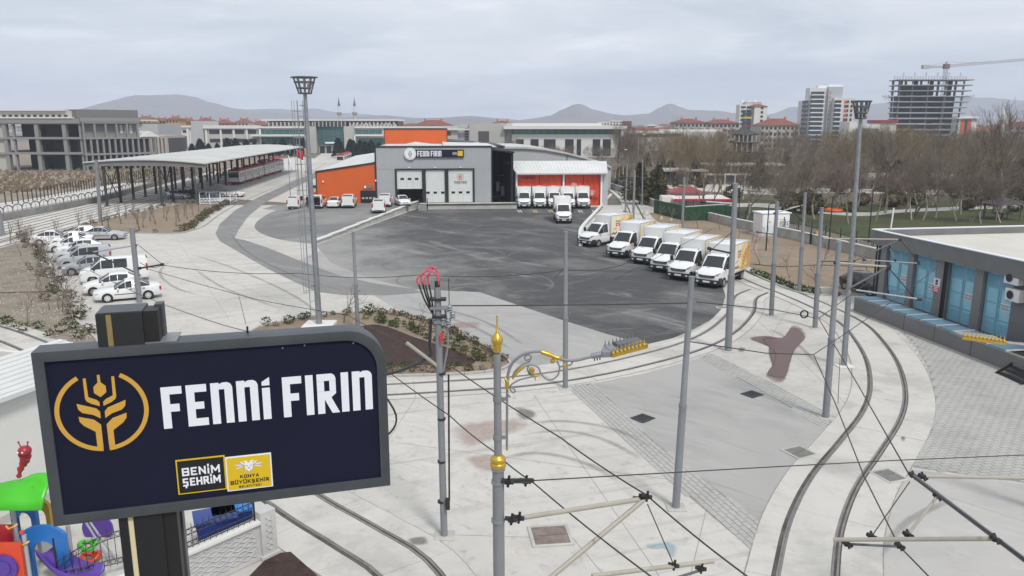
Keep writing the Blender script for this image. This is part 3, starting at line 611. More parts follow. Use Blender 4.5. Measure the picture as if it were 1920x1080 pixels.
# covers let into the ground
def cover(px, py, sx, sy, rz, m, label, framed=True, grate=False):
 p = g(px, py); t = empty('drain_cover', (p.x, p.y, 0.018), rz, label, 'drain cover')
 q = MB()
 for a, b in (((-sx, -sy), (sx, -sy + .1)), ((-sx, sy - .1), (sx, sy)), ((-sx, -sy + .1), (-sx + .1, sy - .1)), ((sx - .1, -sy + .1), (sx, sy - .1))): q.box((*a, -.015), (*b, .02))
 q.build('frame', M['concrete'] if framed else M['dark_metal'], t, smooth=False)
 if grate:
  for i in range(7):
   x = -sx + .14 + (2 * sx - .28) * i / 6; q = MB(); q.box((x - .03, -sy + .1, -.01), (x + .03, sy - .1, .016)); q.build('bar', m, t, smooth=False)
  q = MB(); q.box((-sx + .1, -sy + .1, -.015), (sx - .1, sy - .1, -.008)); q.build('pit', M['inside_shade'], t, smooth=False)
 else:
  for s in (-1, 1):
   q = MB(); q.box((-sx + .11, (0.012 if s > 0 else -sy + .11), -.012), (sx - .11, (sy - .11 if s > 0 else -0.012), .014)); q.build('lid', m, t, smooth=False)
M['rust'] = mat('rust', (0.13, 0.1, 0.095), 0.8, c2=(0.24, 0.19, 0.17), scale=3)
M['cover_grey'] = mat('cover_grey', (0.16, 0.16, 0.155), 0.8, var=.2)
cover(1032, 1005, .62, .6, .12, M['rust'], 'rusty two leaf steel hatch in a concrete frame beside the ornate lamp post')
cover(1205, 785, .4, .35, .7, M['dark_metal'], 'dark drain grate in the grey road beside the paved strip', False, True)
cover(1410, 740, .4, .35, .6, M['dark_metal'], 'dark drain grate below the reddish puddle on the grey road', False, True)
cover(1499, 849, .5, .5, .45, M['cover_grey'], 'grey square cover at the edge of the grey road by the curving track')
cover(1667, 893, .45, .5, .35, M['cover_grey'], 'grey square cover in the track slab near the bracket arm')
cover(1357, 577, .5, .3, 0, M['cover_grey'], 'pale drain box at the rim of the dark asphalt')
cover(1437, 581, .55, .18, 0, M['rust'], 'brown oblong cover in the pale concrete between the curving tracks')
# ================================================================== LETTERING
def L_F(): return [[(0,0),(.2,0),(.2,.4),(.42,.4),(.42,.58),(.2,.58),(.2,.82),(.5,.82),(.5,1),(0,1)]], .5
def L_E(): return [[(0,0),(.5,0),(.5,.18),(.2,.18),(.2,.41),(.42,.41),(.42,.58),(.2,.58),(.2,.82),(.5,.82),(.5,1),(0,1)]], .5
def L_n(): return [[(0,0),(.2,0),(.2,.84),(.34,.84),(.34,0),(.54,0),(.54,.88),(.5,.96),(.42,1.0),(.3,1.0),(.21,.96),(.21,1),(0,1)]], .54
def L_i(): return [[(0,0),(.2,0),(.2,.78),(0,.78)], [(0,.84),(.2,.84),(.2,1.04),(0,.93)]], .2
def L_I(): return [[(0,0),(.2,0),(.2,1),(0,1)]], .2
def L_R():
 return [[(0,0),(.19,0),(.19,.36),(.38,0),(.58,0),(.37,.4),(.5,.5),(.5,.5),(.33,.5),(.33,.56),(.19,.56),(0,.56)][:6] + [(.5,.5),(.5,.56),(0,.56)],
   [(0,.565),(.19,.565),(.19,.82),(.0,.82)], [(.33,.565),(.5,.565),(.5,.82),(.33,.82)], [(0,.825),(.5,.825),(.5,.88),(.47,.95),(.4,1),(0,1)]], .54
WORD = [L_F, L_E, L_n, L_n, L_i, None, L_F, L_I, L_R, L_I, L_n]
def brand_letters(width, height, depth, m, parent, origin, plane='xz'):
 """one child mesh per letter; origin lower left, letters in the xz plane, facing -y"""
 gap, sp = .1, .22
 tot = sum((l()[1] + gap) if l else sp for l in WORD) - gap
 k = width / tot; x = 0
 for l in WORD:
  if l is None: x += sp; continue
  polys, wd = l(); q = MB()
  for p in polys:
   q.prism([((x + a) * k, b * height) for a, b in p], -depth, 0, axis='y')
  o = q.build('letter', m, parent, smooth=False); o.location = origin
  x += wd + gap
def arc(cx, cy, r0, r1, a0, a1, n=26):
 o = [(cx + r1 * cos(radians(a0 + (a1 - a0) * i / n)), cy + r1 * sin(radians(a0 + (a1 - a0) * i / n))) for i in range(n + 1)]
 return o + [(cx + r0 * cos(radians(a1 + (a0 - a1) * i / n)), cy + r0 * sin(radians(a1 + (a0 - a1) * i / n))) for i in range(n + 1)]
def leafp(pts, s): return [(x * s, y) for x, y in pts]
def wheat(r, depth, m, parent, origin, ring=True):
 """ear of wheat in an open ring, radius r, drawn round (0,0) in the xz plane"""
 P_ = []
 if ring: P_ += [arc(0, 0, .9, 1.0, 118, 266, 30), arc(0, 0, .9, 1.0, -86, 62, 30)]
 for s in (1, -1):
  for q_ in (((.062,-.89),(.19,-.878),(.19,-.5),(.42,-.33),(.5,-.22),(.51,-.1),(.2,-.2),(.06,-.34)), ((.05,-.18),(.2,-.08),(.42,-.01),(.5,.08),(.52,.22),(.12,.07),(.05,-.02)), ((.04,.12),(.22,.2),(.31,.27),(.33,.34),(.33,.82),(.27,.82),(.26,.36),(.1,.28),(.04,.22))): P_.append([(s*a, b) for a, b in q_])
 P_.append([(0,.34),(.13,.45),(.13,.6),(.03,.7),(.03,.88),(-.03,.88),(-.03,.7),(-.13,.6),(-.13,.45)])
 for p in P_:
  a = sum(p[i][0] * p[(i+1) % len(p)][1] - p[(i+1) % len(p)][0] * p[i][1] for i in range(len(p)))
  q = MB(); q.prism([(x * r, y * r) for x, y in (p if a > 0 else p[::-1])], -depth, 0, axis='y')
  o = q.build('emblem', m, parent, smooth=False); o.location = origin
GL = dict(B='0001 0161 0565 0060 6165 6560', E='0001 0151 0545 0050', N='0001 0160 6061', i='0007 0a0b', M='0001 0143 4381 8180', S='5101 0105 0555 5550 5000', c='3d3f', H='0001 6061 0565', R='0001 0151 5155 5505 2560', K='0001 0451 2560', O='0001 0161 6160 6000', Y='0135 6135 3530', A='0031 6031 1353', U='0100 0060 6061', L='0001 0050', D='0001 0141 4163 6360', d='1a1b 5a5b')
HT = {'0': 0, '1': 1, '3': .3, '4': .4, '5': .5, '7': .7, 'a': 1.1, 'b': 1.28, 'd': -.12, 'f': -.3, '6': .6}
def bold_text(wd, width, h, m, parent, x, z, y, t):
 """heavy block capitals, one mesh a letter; a mark in brackets sits on the letter before it"""
 ls = []; adv = 0
 for ch in wd:
  if ch in 'cd': ls.append((ch, ls[-1][1])); continue
  ls.append((ch, adv)); adv += {'i': .4, 'M': 1.2, 'L': .85, 'E': .88}.get(ch, .98)
 k = width / (adv - .38)
 for ch, x0 in ls:
  q = MB()
  for i, s in enumerate(GL[ch].split()):
   a, b = [Vector(((x0 + int(s[j]) / 10) * k, HT[s[j + 1]] * h, 0)) for j in (0, 2)]; d = (b - a).normalized(); n = Vector((-d.y, d.x, 0)) * t / 2; a = a - d * t / 2; b = b + d * t / 2
   q.prism([(p.x, p.y) for p in (a - n, b - n, b + n, a + n)], -.0012 - .00015 * i, 0, axis='y')
  o = q.build('letter', M[m], parent, smooth=False); o.location = (x, y, z)
def text(body, size, m, parent, loc, align='CENTER', bold=0.0, depth=0.004, name='lettering', rot=(pi/2, 0, 0), sx=1.0, wmax=None):
 cu = bpy.data.curves.new(name, 'FONT'); cu.body = body; cu.size = size; cu.align_x = align; cu.offset = bold; cu.extrude = depth
 cu.resolution_u = 3; cu.space_character = 1.12
 to = bpy.data.objects.new(name + '_curve', cu); col.objects.link(to)
 dg = bpy.context.evaluated_depsgraph_get(); me = bpy.data.meshes.new_from_object(to.evaluated_get(dg))
 bpy.data.objects.remove(to); me.materials.clear(); me.materials.append(m)
 if wmax:
  xs = [v.co.x for v in me.vertices]
  if xs and max(xs) - min(xs) > 0: sx = wmax / (max(xs) - min(xs))
 o = bpy.data.objects.new(name, me); col.objects.link(o); o.parent = parent; o.location = loc; o.rotation_euler = rot; o.scale = (sx, 1, 1)
 return o
# ================================================================== FACTORY
FY = 114.0; KF = 12.62           # photo pixels per metre on the facade
F0 = at(708, 378, FY)
def fx(px): return (px - 708) / KF
FR = radians(5.6)
fac = empty('factory', (F0.x, F0.y, 0.8), FR, 'grey bakery factory with an orange side wing and three white loading doors', 'factory')
W_, Hh = fx(920), 8.05
ribm = M['fac_grey']
D1, D2, D3 = (fx(743), fx(793), 4.9), (fx(796), fx(835), 4.9), (fx(838), fx(887), 4.9)
q = MB()
xs = [0, D1[0], D1[1], D2[0], D2[1], D3[0], D3[1], W_]
for i in (0, 2, 4, 6): q.box((xs[i], 0, -.8), (xs[i+1], .3, 4.9))
q.box((0, 0, 4.9), (W_, .3, Hh))
q.box((0, .3, -.8), (.3, 34, Hh)); q.box((W_ - .3, .3, -.8), (W_, 40, Hh - .4))
q.build('front_wall', ribm, fac, smooth=False)
pw = 1.05; n = int(W_ / pw)          # cladding panels, each a little proud of the wall
pp = MB(); pp.box((0.006, -.028, 0), (pw - .006, 0, 3.1)); pp0 = pp.build('cladding_panel', ribm, fac, smooth=False); pp0.location = (0, 0, 4.93)
for i in range(1, n): piece(pp0, fac, (i * pw, 0, 4.93))
q = MB(); q.box((-.25, -.12, Hh), (W_ + .1, .4, Hh + .22)); q.box((-.22, -.1, -.8), (0, .3, Hh)); q.box((W_, -.1, -.8), (W_ + .16, .3, Hh)); q.build('parapet_trim', M['black_trim'], fac, smooth=False)
q = MB(); q.face([(.3, .4, Hh - .1), (W_, .4, Hh - .1), (W_, 34, Hh + .1), (W_ / 2, 34, Hh + 1.3), (.3, 34, Hh + .1)][:2] + [(W_, 34, Hh), (.3, 34, Hh)])
q.prism([(fx(742), Hh - .1), (fx(832), Hh - .1), (fx(775), Hh + .5)], 3.0, 16, axis='y'); q.prism([(fx(832), Hh - .1), (fx(935), Hh - .1), (fx(933), Hh + .05), (fx(832), Hh + .32)], 4.0, 24, axis='y')
q.build('roof', M['roof_white'], fac, smooth=False)
# loading doors: dark surround, white sectional leaf of panels, small panes
def load_door(d, closed, panes, logo=False):
 x0, x1, h = d; q = MB()
 q.box((x0 - .12, -.16, 0), (x0 + .14, 0, h + .1)); q.box((x1 - .14, -.16, 0), (x1 + .12, 0, h + .1)); q.box((x0 + .14, -.16, h - .12), (x1 - .14, 0, h + .1))
 q.box((x0 + .14, 6.0, 0), (x1 - .14, 6.05, h - .12))
 fr = q.build('door_surround', M['black_trim'], fac, smooth=False)
 z0 = h - .12 - closed; k = max(int(round(closed / .55)), 1)
 dr = MB(); dr.box((x0 + .14, .08, z0), (x1 - .14, .1, h - .12)); dr = dr.build('loading_door', M['door_white'], fac, smooth=False)
 for i in range(k):
  a = z0 + closed * i / k; b = z0 + closed * (i + 1) / k
  q = MB(); q.box((x0 + .15, .04, a + .008), (x1 - .15, .079, b - .008)); q.build('panel', M['door_white'], dr, smooth=False)
 for x in panes:
  q = MB(); q.box((x - .26, .02, z0 + 1.3), (x + .26, .039, z0 + 1.62)); q.build('pane', M['car_glass'], dr, smooth=False)
 m_ = (x0 + x1) / 2; q = MB()
 for x in (m_ - .42, m_ + .42): q.box((x - .015, .025, z0), (x + .015, .039, z0 + 1.95))
 q.box((m_ - .42, .025, z0 + 1.95), (m_ + .42, .039, z0 + 1.98)); q.build('wicket_frame', M['hall_grey'], dr, smooth=False)
 q = MB(); q.cbox((m_, -.2, h + .25), (.25, .25, .12)); q.build('floodlight', M['letter_white'], fac, smooth=False)
 if logo:
  wheat(.5, .008, M['notice_red'], dr, (m_ - .05, .03, 3.75)); brand_letters(1.85, .38, .008, M['sub_grey'], dr, (m_ - .95, .03, 2.75))
load_door(D1, 2.75, [fx(754.5), fx(768), fx(781)])
load_door(D2, 4.78, [fx(801.5), fx(815), fx(829)])
load_door(D3, 4.78, [fx(848.5), fx(862), fx(876)], True)
# board over the doors
q = MB(); q.box((fx(776), -.3, 6.62), (fx(869), -.03, 7.72)); sg = q.build('name_board', M['navy'], fac, smooth=False)
q = MB(); q.cyl((fx(770.5), -.36, 7.15), (fx(770.5), -.03, 7.15), .86, n=36); q.build('roundel', M['letter_white'], sg)
q = MB(); q.cyl((fx(770.5), -.372, 7.15), (fx(770.5), -.361, 7.15), .74, n=36); q.build('roundel_ring', M['fac_grey'], sg)
q = MB(); q.cyl((fx(770.5), -.382, 7.15), (fx(770.5), -.373, 7.15), .7, n=36); q.build('roundel_face', M['letter_white'], sg)
wheat(.6, .01, M['sign_tan'], sg, (fx(770.5), -.383, 7.13), False)
brand_letters(3.5, .82, .02, M['letter_white'], sg, (fx(783.5), -.301, 6.75))
q = MB(); q.box((fx(848), -.315, 6.85), (fx(856.5), -.301, 7.5)); q.build('badge', M['sign_black'], sg, smooth=False)
q = MB(); q.box((fx(857.5), -.315, 6.8), (fx(867), -.301, 7.55)); q.build('badge', M['yellow'], sg, smooth=False)
text('BENİM\nŞEHRİM', .17, M['letter_white'], sg, (fx(852.2), -.32, 7.2), bold=.004, depth=.002)
# orange block standing on the roof
ob = MB(); ob.box((fx(706), 24, Hh - .6), (fx(843), 34, 10.5)); ob = ob.build('roof_block', M['orange'], fac, smooth=False)
q = MB(); q.box((fx(706) - .1, 23.9, 10.5), (fx(843) + .1, 34, 10.68)); q.box((fx(706) - .1, 23.9, Hh - .6), (fx(706), 24, 10.5)); q.box((fx(843), 23.9, Hh - .6), (fx(843) + .1, 24, 10.5)); q.build('block_trim', M['black_trim'], ob, smooth=False)
q = MB()
q.prism([(fx(832), Hh + .3), (fx(975), Hh - .75), (fx(975), Hh - .5), (fx(832), Hh + .55)], 26, 50, axis='y'); q.build('back_roof_edge', M['black_trim'], fac, smooth=False)
# orange wing with a shed roof
wx0, h0, h1 = fx(599), 4.5, 5.72
q = MB(); q.prism([(wx0, -.9), (-.25, -.9), (-.25, h1), (wx0, h0)], 0.05, .35, axis='y'); q.prism([(wx0, -.9), (wx0 + .3, -.9), (wx0 + .3, h0 + .02), (wx0, h0)], .35, 62, axis='y')
wing = q.build('side_wing', M['orange'], fac, smooth=False)
q = MB(); q.prism([(wx0 - .15, h0), (-.25, h1 + .02), (-.25, h1 + .24), (wx0 - .15, h0 + .22)], -.08, .4, axis='y'); q.box((wx0 - .15, -.05, -.9), (wx0, .38, h0)); q.build('wing_trim', M['black_trim'], wing, smooth=False)
q = MB(); q.prism([(wx0 - .1, h0 + .05), (-.26, h1 + .08), (-.26, h1 + .16), (wx0 - .1, h0 + .13)], .4, 63, axis='y')
rf = q.build('wing_roof', M['roof_white'], wing, smooth=False)
for i in range(12):
 y = 3 + i * 5.0; q = MB(); q.beam((wx0, y, h0 + .15), (-.3, y, h1 + .18), .1, .06); q.build('roof_seam', M['roof_white'], rf, smooth=False)
q = MB(); q.box((wx0 - .5, .4, h0 - .15), (wx0 - .15, 63, h0 + .1)); q.build('gutter', M['hall_grey'], wing, smooth=False)
# shutter, its small panes and the little sign above
x0, x1 = fx(677), fx(707); q = MB(); q.box((x0, .0, -.9), (x1, .049, 1.85)); sh = q.build('shutter', M['sign_black'], wing, smooth=False)
for i in range(4): q = MB(); a = x0 + .2 + i * .53; q.box((a, -.02, .62), (a + .36, -.001, .86)); q.build('pane', M['hall_grey'], sh, smooth=False)
q = MB(); q.box((fx(684), -.1, 2.15), (fx(700), .049, 2.6)); s_ = q.build('door_sign', M['sub_grey'], wing, smooth=False)
q = MB(); q.box((fx(684) + .05, -.12, 2.2), (fx(688), -.101, 2.55)); q.build('badge', M['letter_white'], s_, smooth=False)
for x in (fx(610.5), fx(706)): q = MB(); q.cbox((x, -.05, 3.2 if x < -5 else 3.3), (.2, .2, .22)); q.build('wall_lamp', M['letter_white'], wing, smooth=False)
# open dark bay and the grey hall behind
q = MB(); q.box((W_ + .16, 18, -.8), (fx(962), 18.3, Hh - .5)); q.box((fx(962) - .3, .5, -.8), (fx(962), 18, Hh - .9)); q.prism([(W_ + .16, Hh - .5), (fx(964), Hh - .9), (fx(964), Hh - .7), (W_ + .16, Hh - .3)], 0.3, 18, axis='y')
q.build('covered_bay', M['inside_shade'], fac, smooth=False)  # bay walls and roof coloured near-black in place of its shade
q = MB()
for i in range(5): q.cbox((fx(940) + i * .4, 12, 3.2), (.14, .1, .2))
for x, z in ((fx(941), 1.6), (fx(951), .9)): q.cbox((x, 9, z), (.5, .4, 1.5))
q.build('bay_equipment', M['hall_grey'], fac, smooth=False)
# loading dock ledge
q = MB(); q.box((fx(783), -2.35, -.79), (fx(965), -.17, -.02)); dk = q.build('loading_dock', M['concrete'], fac, smooth=False)
q = MB(); q.box((fx(782), -2.5, -.1), (fx(965), -2.351, .0)); q.build('dock_edge', M['black_trim'], dk, smooth=False)
for x in (fx(785), fx(800)):
 q = MB(); q.cyl((x, -2.42, -.79), (x, -2.42, .9), .06, n=8); q.build('bollard', M['black_trim'], dk)
q = MB()
for i in range(4): q.box((fx(783) - 0 + .0, -2.6 - .28 * (4 - i), -.8), (fx(783) + 1.2, -2.6 - .28 * (3 - i), -.8 + .19 * (i + 1)))
q.build('dock_steps', M['concrete_raw'], dk, smooth=False)
hall = empty('vaulted_hall', (at(985, 300, 146).x, 146, 0), FR, 'pale grey hall with a low curved roof rising behind the red shed', 'hall')
hk = 146 / 1450.0
def hp(px, py): return ((px - 985) * hk, CAM_H - (py - 235) * hk * 1.0)
top = [hp(945, 277), hp(985, 277), hp(1020, 280), hp(1060, 287), hp(1100, 297), hp(1130, 306), hp(1147, 314)]
q = MB(); q.prism([(top[0][0], 0), (top[-1][0], 0)] + top[::-1], 0, 26, axis='y'); q.build('wall', M['hall_grey'], hall, smooth=False)
q = MB()
for a, b in zip(top, top[1:]): q.prism([(a[0], a[1]), (b[0], b[1]), (b[0], b[1] + .35), (a[0], a[1] + .35)], -.4, 26.5, axis='y')
q.build('roof', M['roof_metal'], hall, smooth=False)
for x in range(12):
 X = top[1][0] + x * 1.32; q = MB(); q.box((X, -.06, 0), (X + 1.3, 0, 4.6 if x > 8 else 6)); q.build('cladding_panel', M['hall_grey'], hall, smooth=False)
q = MB(); q.cyl((hp(1063, 290)[0], -.15, 3), (hp(1063, 290)[0], -.15, 6.6), .08, n=8); q.build('downpipe', M['sub_grey'], hall)
# red tarpaulin shed
SY = 117.0; S0 = g(969, 386); ks = 12.35
sh = empty('tarpaulin_shed', (at(969, 386, SY).x, SY, 0), FR, 'open shed with red tarpaulin walls under a white ribbed lean-to roof', 'shed')
def sx_(px): return (px - 969) / ks
w_ = sx_(1142)
q = MB(); q.box((sx_(1129), .3, 0), (w_, 10, 5.0)); q.box((-.25, .3, 0), (-.02, 10, 5.0)); q.build('side_wall', M['hall_grey'], sh, smooth=False)
q = MB(); q.box((-.02, 9.7, 0), (sx_(1129), 10, 5)); q.build('back_wall', M['sub_grey'], sh, smooth=False)
for i, (a, b) in enumerate(((969, 1012), (1012, 1055), (1059, 1095), (1095, 1128))):
 nseg = 14; q = MB(); x0, x1 = sx_(a) + .04, sx_(b) - .04
 for k in range(nseg):
  u0, u1 = k / nseg, (k + 1) / nseg; y0, y1 = .1 * sin(u0 * 19 + i), .1 * sin(u1 * 19 + i)
  q.face([(x0 + (x1 - x0) * u0, .35 + y0, .05), (x0 + (x1 - x0) * u1, .35 + y1, .05), (x0 + (x1 - x0) * u1, .35 + y1, 4.75), (x0 + (x1 - x0) * u0, .35 + y0, 4.75)])
 tp = q.build('tarpaulin', M['red_tarp'], sh, angle=60)
 c = ((x0 + x1) / 2, .22, (4.4, 2.35, 3.1, 2.0)[i])
 if i: wheat(.45, .005, M['letter_white'], tp, (c[0], .2, c[2]))
 brand_letters(1.9, .36, .004, mat('tarp_print', (0.16, 0.03, 0.02), .7) if i == 0 else M['tarp_print_m'], tp, (c[0] - .95, .2, c[2] - (.25 if i == 0 else 1.1))) if i else None
 if i == 0: M['tarp_print_m'] = mat('tarp_print', (0.16, 0.03, 0.02), .7); brand_letters(1.9, .36, .004, M['tarp_print_m'], tp, (c[0] - .95, .2, 4.1))
for x in (sx_(969) - .02, sx_(1057), sx_(1129)): q = MB(); q.box((x - .12, .05, 0), (x + .12, .22, 4.9)); q.build('post', M['letter_white'], sh, smooth=False)
q = MB(); q.prism([(-.25, 4.85), (9.5, 6.35), (9.5, 6.5), (-.25, 5.0)], sx_(957), sx_(1146), axis='x'); 
q = MB(); q.raw([(sx_(969) - .1, -.6, 4.86), (w_ - .3, -.6, 4.86), (sx_(1146), 3.2, 6.4), (sx_(956), 3.2, 6.4), (sx_(969) - .1, -.6, 5.0), (w_ - .3, -.6, 5.0), (sx_(1146), 3.2, 6.54), (sx_(956), 3.2, 6.54)], [(3,2,1,0),(4,5,6,7),(0,1,5,4),(1,2,6,5),(2,3,7,6),(3,0,4,7)])
q.box((sx_(956), 3.2, 6.2), (sx_(1146), 10.2, 6.35))
rf = q.build('lean_to_roof', M['roof_white'], sh, smooth=False)
for i in range(28):
 t = (i + .5) / 28; a = (sx_(969) - .1 + (w_ - .3 - sx_(969) + .1) * t, -.6, 5.02); b = (sx_(956) + (sx_(1146) - sx_(956)) * t, 3.2, 6.56)
 q = MB(); q.beam(a, b, .1, .06); q.build('roof_rib', M['roof_white'], rf, smooth=False)
q = MB(); q.box((sx_(969) - .2, -.75, 4.78), (w_ - .2, -.6, 4.95)); q.build('gutter', M['hall_grey'], rf, smooth=False)
# ramp wall between the two yards
q = MB(); nseg = 9
rw = empty('ramp_wall', (0, 0, 0), 0, 'low concrete wall with a white coping running down from the loading dock', 'wall')
for i in range(nseg):
 a, b = WALL_A.lerp(WALL_B, i / nseg), WALL_A.lerp(WALL_B, (i + 1) / nseg); d = (b - a).normalized() * .015
 ha = .28 + .62 * i / nseg; q = MB(); q.beam((a + d) + Vector((0, 0, ha / 2)), (b - d) + Vector((0, 0, ha / 2)), .3, ha + .12); q.build('wall_segment', M['concrete'], rw, smooth=False)
 q = MB(); q.beam((a + d) + Vector((0, 0, ha + .12)), (b - d) + Vector((0, 0, ha + .12)), .5, .12); q.build('coping', M['white_wall'], rw, smooth=False)
# scattered goods and pallets by the wing's side wall
M['clutter'] = mat('clutter', (0.4, 0.33, 0.25), .8, var=.5, scale=2)
for i, (px, py, c, lb) in enumerate(((588, 372, 'play_red', 'red crate'), (593, 366, 'play_yellow', 'yellow crate'), (590, 358, 'clutter', 'brown carton'), (594, 350, 'bin_blue', 'blue crate'))):
 p = g(px, py, .6); q = MB(); q.box((-.7, -.5, 0), (.7, .5, .9)); 
 o = q.build('crate', M[c], bevel=.03); o.location = (p.x, p.y, pad_z(p.x, p.y)); tag(o, lb + ' standing against the side wall of the orange wing', 'crate')
# ================================================================== VEHICLES  (front faces -y)
def loft(stations, glass=(), arches=True):
 """stations: (y, half width low, z bottom, z belt, half width at roof, z top).  Returns verts ring by ring, half ring mirrored"""
 rings = []
 for (y, w, zb, zbelt, wr, zt) in stations:
  zm = zb + (zbelt - zb) * .5
  half = [(w * .55, zb), (w * .93, zb + .02), (w * .985, zb + .14), (w, zm), (w * .965, zbelt), (wr, zt - .055 if zt - zbelt > .2 else zbelt + (zt - zbelt) * .6), (wr * .86, zt - .004), (wr * .4, zt + .012)]
  rings.append([(x, y, z) for x, z in half] + [(-x, y, z) for x, z in half[::-1]])
 return rings
def body_from(stations, wind, rear, side, name, paint, parent, bevel=0):
 """wind / rear: (station i -> i+1) whose top faces are glass; side: list of station spans whose upper side faces are windows"""
 rings = loft(stations); n = len(rings[0]); body = MB(); verts = [v for r in rings for v in r]
 body.v = list(verts); gl = {}
 def key(i, j):
  top = j in (5, 6, 7, 8, 9); up = j in (4, 10)
  if top and i in wind: return 'windscreen'
  if top and i in rear: return 'rear_window'
  if up and i in side: return 'side_window' + str(i) + ('a' if j == 4 else 'b')
  return None
 for i in range(len(rings) - 1):
  for j in range(n):
   j2 = (j + 1) % n; f = (i*n + j, (i+1)*n + j, (i+1)*n + j2, i*n + j2)[::-1]
   body.f.append(f); body.m.append(0)
   k = key(i, j)
   if k: gl.setdefault(k, []).append(f)
 body.f.append(tuple(range(n))); body.m.append(0)
 body.f.append(tuple((len(rings) - 1) * n + j for j in range(n))[::-1]); body.m.append(0)
 o = body.build(name, paint, parent, angle=38)
 for k, fs in gl.items():
  q = MB(); ids = sorted({i for f in fs for i in f}); c = Vector(); 
  P_ = {i: Vector(verts[i]) for i in ids}
  for i in ids: c += P_[i]
  c /= len(ids)
  # push out a little and pull the edge in
  nrm = Vector()
  for f in fs: a, b, d = (P_[f[0]], P_[f[1]], P_[f[2]]); nrm += (b - a).cross(d - a)
  nrm.normalize()
  nrm_out = nrm if nrm.dot(c - Vector((0, c.y, .7))) > 0 or k in ('windscreen', 'rear_window') and nrm.z > 0 else -nrm
  mp = {}
  for i in ids: mp[i] = len(q.v); q.v.append(tuple(c + (P_[i] - c) * .93 + nrm_out * .014))
  for f in fs: q.f.append(tuple(mp[i] for i in f)); q.m.append(0)
  q.build(k.rstrip('0123456789ab') if k.startswith('side') else k, M['car_glass'], parent, angle=40)
 return o
def wheel(parent, x, y, r=.31, wd=.2, rim='rim', s=1):
 q = MB(); q.lathe([(r * .6, -wd/2), (r * .94, -wd/2), (r, -wd/2 + .03), (r, wd/2 - .03), (r * .94, wd/2), (r * .62, wd/2)], 20)
 o = q.build('wheel', M['tyre'], parent); o.location = (x, y, r); o.rotation_euler = (0, s * pi / 2, 0)
 q = MB(); q.lathe([(.01, wd/2 - .03), (r * .2, wd/2 + .002), (r * .55, wd/2 - .012), (r * .63, wd/2 + .004)], 18)
 h = q.build('rim', M[rim], o)
 q = MB()
 for k in range(7):
  a = 2 * pi * k / 7; q.cyl((r * .4 * cos(a), r * .4 * sin(a), wd/2 - .01), (r * .4 * cos(a), r * .4 * sin(a), wd/2 + .006), r * .1, n=6)
 q.build('rim_hole', M['tyre'], o); return o
def arch(parent, x, y, r, s):
 q = MB(); q.cyl((x - s * .25, y, r * .98), (x + s * .012, y, r * .98), r * 1.17, n=20); q.build('wheel_arch', M['black_plastic'], parent)
def box_part(name, a, b, m, parent, bevel=.02, rot=None):
 q = MB(); c = [(a[i] + b[i]) / 2 for i in range(3)]; q.cbox((0, 0, 0), [abs(b[i] - a[i]) for i in range(3)]); o = q.build(name, M[m], parent, bevel=bevel); o.location = c
 if rot: o.rotation_euler = rot
 return o
